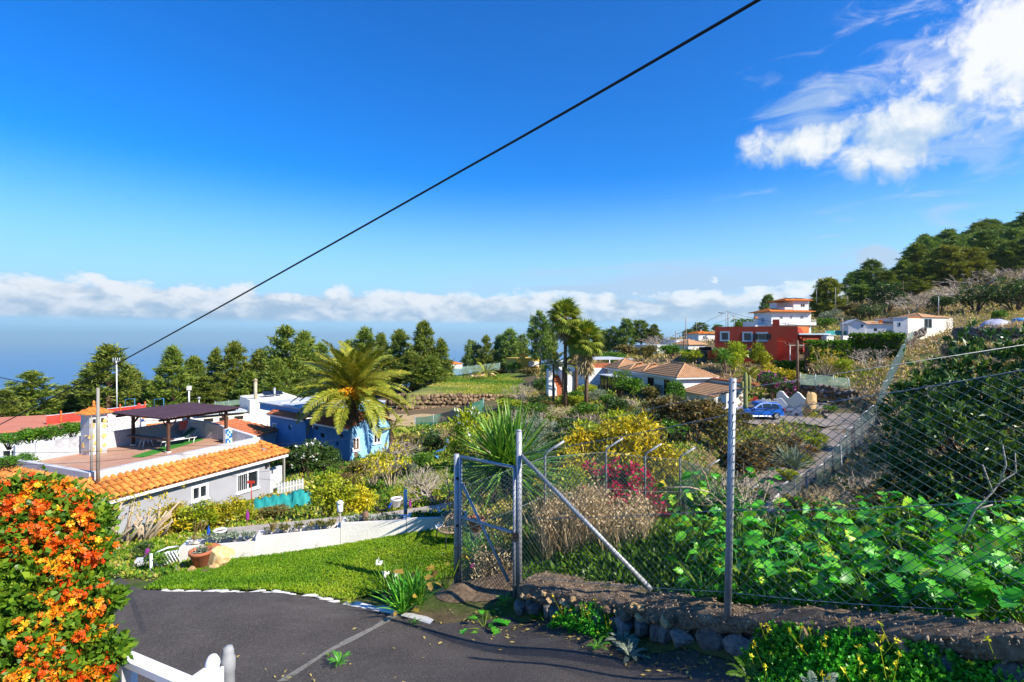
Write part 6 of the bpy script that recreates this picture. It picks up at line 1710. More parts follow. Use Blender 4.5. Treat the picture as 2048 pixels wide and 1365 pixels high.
g = G(); g.tube([(-.6, 0, h - .1), (.5, 0, h - .1)], .03, 4); g.build('bracket', M['galv'], t)
t = thing('lamp_post', 'white post with a yellowish box lamp behind the pergola', 'lamp post', P(378, 815, 60)); g = G(); g.tube([(0, 0, 0), (0, 0, 2.0)], .09, 6); g.build('shaft', M['white_paint'], t); g = G(); g.bx(-.2, .2, -.15, .15, 2.0, 2.5); g.build('head', M['cream_wall'], t)
t = thing('lamp_post', 'short lamp post with a dish head right of the box lamp', 'lamp post', P(398, 812, 60)); g = G(); g.tube([(0, 0, 0), (0, 0, .85)], .05, 6); g.build('shaft', M['white_paint'], t); g = G(); g.lathe([(.24, .85), (.16, 1.0), (.02, 1.05)], 8); g.build('head', M['galv'], t)
for px, lab in ((260, 'blue tube frame beside the antenna mast'), (318, 'blue tube frame behind the red cupola')):
 t = thing('goal_frame', lab, 'frame', P(px, 816, 55));
 g = G(); g.tube([(-.5, 0, -.3), (-.5, 0, .9), (.5, 0, 1.0), (.5, 0, -.3)], .04, 5); g.build('frame', mat('blue_tube', (.04, .22, .42), (.06, .28, .5), 3, .5), t)
# nets, stone walls and fields in the distance
def net_fence(name, pts, h, m, label, cat='fence', post='galv', post_r=.04, dx=.35, wob=.06):
 """a run of sheer netting on posts; pts are (px, Y) on the ground or points"""
 gp2 = [ground(*p) if len(p) == 2 else Vector(p) for p in pts]
 q = resample(gp2, dx); o0 = q[0]; t = thing(name, label, cat, o0)
 V = []; F = []; r_ = 5
 for i, p in enumerate(q):
  for j in range(r_):
   w_ = wob * math.sin(i * 1.3 + j * 1.1); hj = h * j / (r_ - 1)
   if j == r_ - 1: hj -= .07 * abs(math.sin(i * PI / 8))
   V.append(p + Vector((w_, w_ * .6, hj + .03)) - o0)
 for i in range(len(q) - 1):
  for j in range(r_ - 1): a = i * r_ + j; F.append((a, a + r_, a + r_ + 1, a + 1))
 o = link('netting', arr_mesh('netting', V, F, m, smooth=True), t)
 step = max(2, int(2.2 / dx))
 for i in range(0, len(q), step):
  g = G(); g.tube([q[i] - o0 - Vector((0, 0, .2)), q[i] - o0 + Vector((0, 0, h + .12))], post_r, 5); g.build('post', M[post], t)
 return t
def net_mat(name, c1, c2, alpha, scale=60):
 m, t, o = base_mat(name)
 g = t.n.new('ShaderNodeTexCoord')
 p = t.node('ShaderNodeBsdfPrincipled', Base_Color=t.ramp(t.noise(g.outputs['Object'], 1.3, 4, .6), [(.3, c1), (.7, c2)]), Roughness=.75)
 tr = t.n.new('ShaderNodeBsdfTransparent'); mx = t.n.new('ShaderNodeMixShader'); mx.inputs[0].default_value = alpha
 t.l.new(tr.outputs[0], mx.inputs[1]); t.l.new(p.outputs[0], mx.inputs[2]); t.l.new(mx.outputs[0], o.inputs[0]); return m
M['green_net'] = net_mat('green_shade_net', (.015, .13, .09), (.03, .20, .14), .78)
M['grey_net'] = net_mat('pale_green_net', (.16, .26, .20), (.24, .34, .27), .55)
net_fence('shade_net_fence', [P(830, 866, 57.5), P(880, 858, 58), P(925, 842, 59.5), P(970, 826, 61.5)], 1.7, M['green_net'], 'dark green shade-net fence along the ochre plot')
net_fence('field_fence', [P(818, 762, 100), P(870, 757, 104), P(930, 748, 110), P(1000, 740, 116)], 1.6, M['grey_net'], 'pale green mesh fence on the stone bank behind the field')
net_fence('teal_net', [P(1651, 672, 90), P(1672, 671, 91), P(1696, 672, 91.5)], .85, M['teal_net'], 'bright teal net strung between the red outbuilding and the farmhouse', 'net')
net_fence('teal_net', [P(1697, 672, 92), P(1711, 672, 90)], 1.2, M['teal_net'], 'bunched teal net beside the farmhouse gable', 'net')
net_fence('white_mesh_gate', [P(1815, 686, 72), P(1826, 676, 75)], 1.1, M['grey_net'], 'pale mesh panel at the top of the lane fence', 'fence')
net_fence('yard_fence', [P(430, 815, 70), P(500, 808, 75)], .75, M['grey_net'], 'grey mesh fence on the roof line behind the pergola')
net_fence('garden_fence', [P(1600, 770, 54), P(1660, 775, 55), P(1700, 780, 56)], 1.2, M['grey_net'], 'low mesh fence along the garden terrace above the lane wall')
p = P(560, 1000, 24)
V = []; F = []; nx_, ny_ = 22, 8
for j in range(ny_):
 for i in range(nx_):
  px = 508 + (622 - 508) * i / (nx_ - 1); f = j / (ny_ - 1)
  top_ = P(px, 1000 - 12 * math.sin(i / (nx_ - 1) * 2.2) - (8 if px > 585 else 0), 24.5 + f * 1.2); v = top_ - Vector((0, 0, .75 * (1 - math.sin(f * PI)) + .1 * math.sin(i * 1.9 + j)))
  V.append(v - p)
for j in range(ny_ - 1):
 for i in range(nx_ - 1): a = j * nx_ + i; F.append((a, a + 1, a + nx_ + 1, a + nx_))
tag(link('net_heap', arr_mesh('net_heap', V, F, M['teal_net'], smooth=True), None, p), 'heap of teal netting below the big window of the grey house', 'net')
t = thing('picket_fence', 'short white picket fence at the corner of the grey house', 'fence', P(556, 990, 27))
for k in range(9):
 q = P(557 + k * 6, 988 - k * 1.2, 27 + k * .12) - t.location
 g = G(); g.bx(-.05, .05, -.012, .012, 0, .5); g.add([(-.05, -.012, .5), (.05, -.012, .5), (0, -.012, .58), (-.05, .012, .5), (.05, .012, .5), (0, .012, .58)], [(0, 1, 2), (5, 4, 3), (0, 2, 5, 3), (1, 4, 5, 2)]); g.build('picket', M['white_paint'], t, q)
g = G(); g.tube([P(556, 979, 27.05) - t.location, P(607, 968, 28.05) - t.location], .03, 4); g.build('rail', M['white_paint'], t)
t = thing('broom', 'red handled broom leaning on the grey house wall', 'broom', P(503, 1002, 26.5)); g = G(); g.tube([(0, 0, 0), (-.1, .15, .85)], .025, 5); g.build('handle', M['red_paint'], t); g = G(); g.box((-.11, .16, .92), (.36, .06, .12)); g.build('head', M['red_paint'], t)
V = []; F = []
o0 = P(300, 1080, 19)
for j in range(6):
 for i in range(10): V.append(P(285 + i * 6.5, 1085 - j * 8 + 4 * math.sin(i), 19 + j * .3) - o0)
for j in range(5):
 for i in range(9): a = j * 10 + i; F.append((a, a + 1, a + 11, a + 10))
tag(link('tarpaulin', arr_mesh('tarpaulin', V, F, mat('dark_green_tarp', (.004, .05, .04), (.01, .08, .06), 3, .6), smooth=True), None, o0), 'dark green tarpaulin behind the bare pruned shrub', 'tarpaulin')
V = []; F = []
o0 = P(1530, 1030, 22)
for j in range(9):
 for i in range(9):
  u = i / 8; v = j / 8
  px = 1500 + 60 * u; py = 1050 - 62 * u * .9 - (v - .5) * 26 * (1 - .3 * u); V.append(P(px, py, 21.5 + u * 2 + .18 * math.sin(i * 2.1 + j * 1.3)) - o0)
for j in range(8):
 for i in range(8): a = j * 9 + i; F.append((a, a + 1, a + 10, a + 9))
tag(link('white_sheet', arr_mesh('white_sheet', V, F, M['white_paint'], smooth=True), None, o0), 'crumpled white plastic sheet at the lower end of the lane fence', 'sheet')
def dry_wall(name, pts, h, m_list, label, size=.4, gap=0, hold=260, slope=.12):
 """dry-stone terrace wall: rows of single stones over a dark core. pts: top line"""
 q = resample(pts, .5); o0 = q[0].copy(); t = thing(name, label, 'wall', o0)
 L = sum((q[i + 1] - q[i]).length for i in range(len(q) - 1)); f = along(q)
 V = []; F = []
 for i, p in enumerate(q):
  d = (q[min(i + 1, len(q) - 1)] - q[max(i - 1, 0)]); nn = Vector((d.y, -d.x, 0)).normalized()
  V += [p - nn * .12 - o0, p - nn * .12 - Vector((0, 0, h + .3)) - o0]
 F = [(2 * i, 2 * i + 1, 2 * i + 3, 2 * i + 2) for i in range(len(q) - 1)]
 link('core', arr_mesh('core', V, F, M['stone_brown']), t)
 rows = max(2, round(h / size)); n = 0; spots = []
 for r in range(rows):
  s = random.uniform(0, size)
  while s < L:
   w = size * random.uniform(.75, 1.7); spots.append((s + w / 2, (r + .5 + random.uniform(-.3, .3)) * h / rows, w, h / rows * random.uniform(.75, 1.4))); s += w * .96
 random.shuffle(spots)
 G2 = G()
 for k, (s, dz_, w, hh) in enumerate(spots):
  p = Vector(f(min(s, L))); d = Vector(f(min(s + .1, L))) - Vector(f(max(min(s, L) - .1, 0))); nn = Vector((d.y, -d.x, 0)).normalized()
  c = p - Vector((0, 0, h - dz_ if False else dz_)) + nn * (dz_ * slope + random.uniform(-.05, .08)) - o0
  me = random.choice(random.choice(m_list))
  if k < hold:
   o = link('stone', me, t, c, (random.uniform(-.2, .2), random.uniform(-.2, .2), math.atan2(d.y, d.x)), (w * 1.12, .5, hh * 1.15))
  else:
   Mx = Matrix.Translation(c) @ Matrix.Rotation(math.atan2(d.y, d.x), 4, 'Z') @ Matrix.Diagonal((w * 1.12, .5, hh * 1.15, 1))
   G2.add([Mx @ v.co for v in me.vertices], [tuple(p_.vertices) for p_ in me.polygons])
 if G2.v: o = G2.build('stones', m_list[0][0].materials[0], t); o['kind'] = 'stuff'
 return t
A, B = FIELD[0], FIELD[1]
dry_wall('terrace_wall', [A + Vector((-3, -.4, .05)), A.lerp(B, .33) + Vector((0, -.5, .05)), A.lerp(B, .7) + Vector((0, -.7, .05)), B + Vector((1.5, -1.0, -.1))], 1.5, [ST_B], 'upper dry-stone terrace wall holding the green field', .55, hold=230)
dry_wall('terrace_wall', [A + Vector((-1, -1.8, -1.5)), A.lerp(B, .5) + Vector((0, -2.2, -1.5)), A.lerp(B, .9) + Vector((0, -2.4, -1.6))], 1.5, [ST_B], 'lower dry-stone terrace wall behind the ochre plot', .55, hold=230)
dry_wall('terrace_wall', [P(815, 779, 100), P(880, 764, 104), P(940, 752, 109), P(985, 746, 113)], 1.9, [ST_T, ST_B], 'pale stone bank below the mesh fence at the back of the field', .7, hold=200, slope=.6)
dry_wall('terrace_wall', [P(770, 854, 58.6), P(850, 866, 57.8), P(905, 862, 58.6)], .8, [ST_B], 'low stone edge at the front of the ochre plot', .5, hold=60)
dry_wall('lane_wall', [P(1570, 762, 60), P(1610, 764, 56), P(1660, 773, 54), P(1715, 783, 52), P(1765, 792, 51)], 1.25, [ST_G, ST_B], 'dark dry-stone wall above the bend of the lane', .38, hold=280)
dry_wall('hill_wall', [P(1905, 655, 70), P(1960, 655, 66), P(2060, 656, 60)], 1.5, [ST_B, ST_G], 'long dry-stone terrace wall on the slope at the right edge', .42, hold=280)
dry_wall('hill_wall', [P(1880, 692, 58), P(1960, 694, 54), P(2060, 700, 48)], .9, [ST_B], 'lower dry-stone terrace wall on the right slope', .4, hold=200)
dry_wall('footing_wall', [P(1786, 668, 85.6), P(1818, 667, 84.9), P(1850, 656, 86.3)], 1.1, [ST_G], 'rough stone footing under the white barn', .45, hold=120)
# garden wall of the villa: white, stone-set, with an iron gate
Fg = Frame(P(1508, 822, 49.5), P(1605, 832, 47.6), P(1556, 832, 48.5).z - .2)
gw = thing('villa_garden_wall', 'wavy white garden wall set with brown stones and an iron gate', 'wall', Fg.o, Fg.rz)
gg0, _ = Fg.at(1530, 812); gg1, _ = Fg.at(1547, 812); WLn = Fg.len
def wavy(x0, x1, fn, nm):
 n = 14; V = []; F = []
 for i in range(n + 1):
  x = x0 + (x1 - x0) * i / n; z = fn(i / n)
  V += [(x, 0, -.5), (x, 0, z), (x, .28, z), (x, .28, -.5)]
 for i in range(n):
  a = i * 4
  for k in range(4): k2 = (k + 1) % 4; F.append((a + k, a + k2, a + 4 + k2, a + 4 + k))
 F += [(3, 2, 1, 0), (n * 4, n * 4 + 1, n * 4 + 2, n * 4 + 3)]
 g = G(); g.add(V, F); g.build(nm, M['white_wall'], gw)
wavy(0, gg0 - .28, lambda f: .8 + .8 * f, 'left_wing'); wavy(gg1 + .28, WLn, lambda f: 1.75 - .9 * f + .25 * math.sin(f * 9), 'right_wing')
for x in (gg0 - .14, gg1 + .14):
 g = G(); g.bx(x - .14, x + .14, -.05, .33, -.5, 1.75); g.build('pillar', M['parapet'], gw)
g = G()
for k in range(7):
 x = gg0 + (gg1 - gg0) * k / 6; g.tube([(x, .14, .05), (x, .14, 1.5 + .25 * math.sin(k / 6 * PI))], .022, 5)
for z in (.25, 1.3): g.tube([(gg0, .14, z), (gg1, .14, z)], .022, 5)
g.build('iron_gate', M['white_paint'], gw)
for i in range(26):
 x = random.choice([random.uniform(.1, gg0 - .35), random.uniform(gg1 + .4, WLn - .2)]); link('stone', sme2, gw, (x, -.002, random.uniform(-.1, .7)), (0, random.uniform(0, 6), -PI / 2), random.uniform(1.0, 1.8))
Fg2 = Frame(P(1553, 800, 53), P(1612, 806, 51), P(1580, 806, 52).z - .6)
g = G()
n = 10; V = []; F = []
for i in range(n + 1):
 x = Fg2.len * i / n; z = 1.4 + .35 * math.sin(i * 1.1); V += [(x, 0, -.4), (x, 0, z), (x, .28, z), (x, .28, -.4)]
for i in range(n):
 for k in range(4): F.append((i * 4 + k, i * 4 + (k + 1) % 4, i * 4 + 4 + (k + 1) % 4, i * 4 + 4 + k))
F += [(3, 2, 1, 0), (n * 4, n * 4 + 1, n * 4 + 2, n * 4 + 3)]
g.add(V, F); o = g.build('rear_garden_wall', M['white_wall'], None, Fg2.o, (0, 0, Fg2.rz)); tag(o, 'second wavy white garden wall just behind the stone-set one', 'wall')
o = link('standing_stone', ST_T[1], None, P(1620, 808, 47.5), (0, .1, .6), (1.1, .8, 2.2)); tag(o, 'tall tan standing stone at the end of the white garden wall', 'stone')
# blue car
def car():
 p = ground(1514, 46.3); p.z = hz1(p.x, p.y) + .08
 t = thing('parked_car', 'bright blue estate car parked in front of the white garden wall', 'car', p, R(187))
 BP = mat('blue_car_paint', (.008, .10, .46), (.010, .115, .50), 2, .25, spec=.6, coat=.6)
 low = [(-2.15, .35), (-2.2, .55), (-2.18, .78), (-2.05, .98), (-1.3, 1.0), (.75, .98), (1.35, .90), (1.95, .78), (2.15, .62), (2.18, .40), (2.1, .28), (-2.05, .28)]
 def loft(prof, w0, w1, mi=0):
  zs = [z for _, z in prof]; lo, hi = min(zs), max(zs); n = len(prof); V = []
  for sgn in (1, -1):
   for x, z in prof:
    f = (z - lo) / (hi - lo); w = w0 + (w1 - w0) * f
    if abs(x) > 1.6: w *= 1 - .28 * ((abs(x) - 1.6) / .6) ** 2
    V.append((x, sgn * w / 2, z))
  F = [tuple(range(n)), tuple(reversed(range(n, 2 * n)))] + [((i + 1) % n, i, i + n, (i + 1) % n + n) for i in range(n)]
  return V, F
 g = G(); V, F = loft(low, 1.80, 1.70); g.add(V, F)
 g.build('body', BP, t)
 cab = [(-2.0, .985), (-1.75, 1.32), (-1.45, 1.47), (-.6, 1.52), (.05, 1.46), (.95, .985)]
 g = G(); V, F = loft(cab, 1.66, 1.22); g.add(V, F); g.build('cabin', BP, t)
 for s in (1, -1):
  for a in ([(-1.70, 1.04), (-1.58, 1.28), (-1.35, 1.36), (-.95, 1.38), (-.95, 1.04)], [(-.88, 1.04), (-.88, 1.38), (-.4, 1.40), (-.08, 1.36), (-.08, 1.04)], [(0, 1.04), (0, 1.33), (.12, 1.30), (.62, 1.04)]):
   V = []
   for x, z in a: f = (z - .985) / (1.52 - .985); V.append((x, s * ((1.66 + (1.22 - 1.66) * f) / 2 + .008), z))
   g = G(); g.add(V, [tuple(range(len(a))) if s > 0 else tuple(reversed(range(len(a))))]); g.build('side_window', M['glass'], t)
 g = G(); g.add([(-2.0, -.68, 1.05), (-2.0, .68, 1.05), (-1.82, .56, 1.28), (-1.82, -.56, 1.28)], [(0, 1, 2, 3)]);
 o = g.build('rear_window', M['glass'], t); o.location = (-.02, 0, .02)
 g = G(); g.add([(.90, -.66, 1.03), (.90, .66, 1.03), (.14, .54, 1.42), (.14, -.54, 1.42)], [(0, 1, 2, 3)]); o = g.build('windscreen', M['glass'], t); o.location = (.015, 0, .012)
 RL_ = mat('red_lamp', (.5, .01, .01), (.6, .02, .02), 3, .2)
 for s in (1, -1):
  g = G(); g.box((-2.12, s * .66, .84), (.12, .30, .16)); g.build('tail_light', RL_, t)
  g = G(); g.box((2.02, s * .62, .70), (.16, .34, .13)); g.build('headlight', M['white_paint'], t)
  g = G(); g.box((.72, s * .92, 1.02), (.14, .18, .12)); g.build('mirror', BP, t)
  for x in (-1.32, 1.32):
   g = G(); g.tube([(x, s * .66, .31), (x, s * .90, .31)], .31, 18); w = g.build('wheel', M['black_rubber'], t)
   g = G(); g.tube([(x, s * .895, .31), (x, s * .912, .31)], .20, 14); g.build('rim', M['galv'], w)
 g = G(); g.box((-2.2, 0, .62), (.03, .5, .12)); g.build('number_plate', M['white_paint'], t)
 for s in (1, -1): g = G(); g.tube([(-1.5, s * .5, 1.50), (-1.4, s * .5, 1.56), (-.2, s * .5, 1.57), (-.05, s * .5, 1.50)], .02, 5); g.build('roof_rail', M['galv'], t)
car()
t = thing('parked_car', 'dark pickup parked by the orange box at the red house corner', 'car', ground(1412, 84), R(100))
g = G(); V = [(-1.9, .3), (-1.9, .95), (-.4, 1.0), (-.2, 1.5), (.7, 1.5), (1.1, 1.0), (1.9, .9), (1.95, .3)]; n = 8
g.add([(x, .8, z) for x, z in V] + [(x, -.8, z) for x, z in V], [tuple(range(n)), tuple(reversed(range(n, 2 * n)))] + [((i + 1) % n, i, i + n, (i + 1) % n + n) for i in range(n)]); g.build('body', M['dark_metal'], t)
for s in (1, -1):
 for x in (-1.2, 1.25): g = G(); g.tube([(x, s * .62, .33), (x, s * .84, .33)], .33, 14); g.build('wheel', M['black_rubber'], t)
 g = G(); V = [(-.15, 1.04), (0, 1.4), (.62, 1.4), (.92, 1.04)]; g.add([(x, s * .806, z) for x, z in V], [(0, 1, 2, 3)]); g.build('side_window', M['glass'], t)
g = G(); g.bx(-.6, .6, -.4, .4, 0, 1.3); o = g.build('orange_box', M['orange_wall'], None, ground(1424, 78) + Vector((0, 0, .3))); tag(o, 'orange box with a pale panel at the corner of the red house', 'box')
V = []; F = []; n = 14
for j in range(6):
 for i in range(n):
  a = 2 * PI * i / n; f = 1 - (j / 5) ** 1.5; V.append((2.6 * f * math.cos(a) + .15 * math.sin(i * 2.3), 1.5 * f * math.sin(a), 1.15 * math.sin(j / 5 * PI / 2) + .06 * math.sin(i * 1.7 + j)))
for j in range(5):
 for i in range(n): F.append((j * n + i, j * n + (i + 1) % n, (j + 1) * n + (i + 1) % n, (j + 1) * n + i))
tag(link('covered_heap', arr_mesh('covered_heap', V, F, mat('lilac_tarp', (.30, .30, .40), (.42, .42, .52), 2, .6, .3, 8), smooth=True), None, ground(1993, 84)), 'heap under a grey lilac tarpaulin on the right terrace', 'tarpaulin')
g = G(); g.lathe([(1.1, 0), (1.0, .5), (.5, .75), (.01, .8)], 10); tag(g.build('blue_cover', M['blue_wall'], None, ground(2040, 84)), 'bluish cover at the right edge beside the lilac tarpaulin', 'tarpaulin')
# foliage tools
def unit(a): return a / (np.linalg.norm(a, axis=-1, keepdims=True) + 1e-9)
def fol(C, Dv, k, L, Wd, spread, tc, tvar, r, jit=0.3, fold=0.15, droop=0.0):
 """k leaves fanned out from every cluster point C along direction Dv; returns vertices, quads and tints"""
 n = len(C); N = n * k
 C2 = np.repeat(C, k, 0); D2 = unit(np.repeat(Dv, k, 0) + spread * r.normal(size=(N, 3)))
 if droop: D2 = unit(D2 - np.array([0, 0, droop]) * r.random((N, 1)))
 l = L * r.uniform(.65, 1.25, (N, 1)); w = Wd * r.uniform(.7, 1.25, (N, 1))
 S = unit(np.cross(D2, r.normal(size=(N, 3)))); Nn = np.cross(D2, S)
 b = C2 + jit * L * r.normal(size=(N, 3)) * .5
 V = np.empty((N, 4, 3))
 V[:, 0] = b; V[:, 2] = b + D2 * l
 V[:, 1] = b + D2 * l * .48 + S * w * .5 + Nn * l * fold * .5; V[:, 3] = b + D2 * l * .48 - S * w * .5 + Nn * l * fold * .5
 t = np.clip(np.repeat(tc, k) + tvar * r.normal(size=N), 0, 1)
 return V.reshape(-1, 3), np.arange(N * 4).reshape(-1, 4), t
def join(parts):
 V = []; F = []; T = []; o = 0
 for v, f, t in parts: V.append(v); F.append(f + o); T.append(t); o += len(v)
 return np.concatenate(V), np.concatenate(F), np.concatenate(T)
def fol_obj(name, parts, m, parent=None, loc=(0, 0, 0), kind=None):
 V, F, T = join(parts) if isinstance(parts, list) else parts
 o = link(name, arr_mesh(name, V, F, m, tint=T), parent, loc)
 if kind: o['kind'] = kind
 return o
LM = {
 'glossy': leaf_mat('glossy_dark_leaf', [(0, (.018, .05, .014)), (.5, (.065, .125, .026)), (1, (.20, .27, .05))], .2, .32),
 'bed': leaf_mat('bed_leaf', [(0, (.03, .18, .012)), (.5, (.07, .36, .018)), (.9, (.16, .48, .03)), (1, (.45, .46, .03))], .3, .4),
 'pine': leaf_mat('pine_needles', [(0, (.045, .085, .012)), (.5, (.13, .18, .022)), (1, (.29, .29, .04))], .25, .55),
 'pine_far': leaf_mat('pine_needles_dark', [(0, (.05, .11, .02)), (.5, (.13, .20, .035)), (1, (.27, .32, .055))], .22, .55),
 'pine_lit': leaf_mat('pine_needles_lit', [(0, (.07, .10, .012)), (.5, (.17, .19, .02)), (1, (.32, .29, .04))], .25, .55),  # sunlit copy of the pine needles, light put into the colour
 'dark': leaf_mat('dark_leaf', [(0, (.017, .046, .012)), (.5, (.05, .10, .02)), (1, (.13, .19, .035))], .22, .35),
 'green': leaf_mat('green_leaf', [(0, (.03, .095, .008)), (.5, (.085, .19, .012)), (1, (.21, .31, .02))], .3, .4),
 'bright': leaf_mat('bright_leaf', [(0, (.03, .15, .012)), (.5, (.065, .28, .02)), (1, (.17, .40, .03))], .35, .35),
 'lime': leaf_mat('lime_leaf', [(0, (.09, .16, .01)), (.5, (.28, .33, .015)), (1, (.50, .48, .03))], .35, .4),
 'ylw': leaf_mat('yellowing_leaf', [(0, (.09, .14, .010)), (.4, (.38, .32, .015)), (1, (.78, .56, .03))], .35, .4),
 'olive': leaf_mat('olive_leaf', [(0, (.055, .06, .015)), (.5, (.14, .13, .03)), (1, (.30, .20, .06))], .25, .55),
 'rust': leaf_mat('rusty_leaf', [(0, (.07, .075, .02)), (.5, (.17, .11, .035)), (1, (.34, .22, .07))], .25, .55),
 'grey': leaf_mat('grey_leaf', [(0, (.10, .14, .085)), (.5, (.20, .25, .17)), (1, (.34, .38, .29))], .2, .6),
 'dry': leaf_mat('dry_stalk', [(0, (.20, .13, .06)), (.5, (.38, .28, .15)), (1, (.58, .47, .29))], .2, .7),
 'twig': leaf_mat('bare_twig', [(0, (.15, .115, .085)), (.5, (.32, .26, .20)), (1, (.50, .43, .35))], .0, .8),
 'palm': leaf_mat('palm_leaflet', [(0, (.07, .12, .012)), (.5, (.21, .235, .02)), (1, (.44, .37, .05))], .25, .4),
 'fan': leaf_mat('fan_palm_leaf', [(0, (.07, .13, .014)), (.5, (.18, .235, .025)), (1, (.38, .36, .06))], .25, .45),
 'blade': leaf_mat('spiky_blade', [(0, (.03, .10, .014)), (.5, (.075, .20, .024)), (1, (.21, .33, .045))], .2, .35),
 'grass': leaf_mat('grass', [(0, (.055, .15, .006)), (.5, (.16, .28, .008)), (1, (.38, .38, .03))], .35, .5),
 'weed': leaf_mat('weeds', [(0, (.04, .13, .010)), (.35, (.14, .22, .015)), (.62, (.34, .30, .03)), (.8, (.46, .34, .14)), (1, (.38, .27, .17))], .25, .6),
 'red': leaf_mat('crimson_bract', [(0, (.30, .004, .03)), (.5, (.60, .008, .07)), (1, (.78, .03, .13))], .3, .5),
 'magenta': leaf_mat('magenta_bract', [(0, (.30, .02, .22)), (1, (.62, .08, .48))], .3, .5),
 'orange': leaf_mat('orange_flower', [(0, (.46, .030, .003)), (.4, (.64, .10, .004)), (.72, (.72, .22, .007)), (1, (.80, .40, .015))], .3, .45, ovar=.06),
 'yflower': leaf_mat('yellow_flower', [(0, (.75, .55, .02)), (1, (.85, .75, .05))], .3, .5),
 'wflower': leaf_mat('white_flower', [(0, (.75, .72, .66)), (1, (.85, .84, .80))], .3, .5),
 'brownleaf': leaf_mat('mottled_leaf', [(0, (.10, .045, .03)), (.5, (.30, .20, .03)), (1, (.50, .40, .04))], .3, .5),
}
M['bark'] = mat('bark', (.10, .06, .04), (.20, .13, .085), 5, .9, .6, 20, stretch=(1, 1, .4))
M['pine_bark'] = mat('pine_bark', (.12, .065, .04), (.22, .13, .085), 5, .9, .6, 20, stretch=(1, 1, .4))
M['pale_bark'] = mat('pale_bark', (.34, .25, .16), (.52, .42, .29), 5, .85, .4, 20)
# pines
def pine_meshes(seed, lm, dense=1.0, shape=.62, low=.16):
 """unit-height Canary pine: trunk with limbs, and a ragged crown of needle tufts"""
 r = np.random.default_rng(seed); C = []; Dv = []; T = []; B0 = []; B1 = []; R0 = []
 nw = int(15 * dense)
 for wq in range(nw):
  t = (wq + .35 * r.random()) / nw; h = low + (1 - low) * t ** .92; a0 = r.uniform(0, 6.28); nbr = 6 if t < .6 else 5
  for i in range(nbr):
   rad = (.25 * (1 - t) ** shape * min(1, .62 + t * 2.2) * r.uniform(.6, 1.18) + .018)
   if r.random() < .12: continue
   az_ = a0 + 6.28 * i / nbr + r.normal() * .25; d = np.array([math.cos(az_), math.sin(az_), .35]); hh = h + r.normal() * .012
   base = np.array([0, 0, hh - .04]); end = np.array([d[0] * rad, d[1] * rad, hh + .28 * rad])
   B0.append(base); B1.append(end); R0.append(.006)
   for q in range(2 + int(3 * rad / .14)):
    f = r.uniform(.45, 1.05); p = base + (end - base) * f + r.normal(size=3) * [.016, .016, .010]
    C.append(p); Dv.append(unit(np.array([d[0] * .7, d[1] * .7, .8]))); T.append(.15 + .5 * r.random() + .4 * (f - .6))
 for q in range(5): C.append(np.array([r.normal() * .012, r.normal() * .012, .95 + .01 * q])); Dv.append(np.array([0, 0, 1.])); T.append(.6)
 C = np.array(C); Dv = np.array(Dv); T = np.array(T)
 V, F, tt = fol(C, Dv, 22, .062, .0125, .75, T, .12, r, .5, .05)
 crown = arr_mesh('crown', V, F, lm, tint=tt)
 g = G(); g.tube([(0, 0, -.04), (.006, 0, .3), (-.004, .004, .65), (0, 0, .96)], [.022, .017, .010, .003], 7)
 V2, F2 = segs(B0, B1, .0045, .0015, 3); b = len(g.v); g.v.extend(map(tuple, V2));
 for f in F2: g.f.append([int(x) + b for x in f]); g.m.append(0); g.sm.append(False)
 return g.mesh('trunk', M['pine_bark']), crown
PINES = [pine_meshes(100 + i, LM['pine'], 1.0, .82 + .10 * (i % 3), .10 + .06 * (i % 2)) for i in range(5)]
PINES_F = [(a, c.copy()) for a, c in (pine_meshes(120 + i, LM['pine_far'], .9, .42 + .1 * i, .2) for i in range(3))]
PINES_L = [pine_meshes(130 + i, LM['pine_lit'], 1.1, .5, .08) for i in range(2)]
def pine(px, py, Y, wpx, label, group=None, kind='n', name='pine_tree', extra=0.0):
 """pine with its tip at photo pixel (px, py), Y metres off, about wpx pixels wide"""
 top = P(px, py, Y); z = hz1(top.x, top.y); h = max(2.5, top.z - z + extra)
 w = wpx * .88 / FOC * Y
 tr, cr = random.choice({'n': PINES, 'f': PINES_F, 'l': PINES_L}[kind])
 t = thing(name, label, 'tree', (top.x, top.y, z), random.uniform(0, 6.28), group)
 sxy = w / .46
 for nm, me in (('trunk', tr), ('crown', cr)):
  o = link(nm, me, t); o.scale = (sxy, sxy, h)
 return t
GP = 'pines along the left and seaward side'
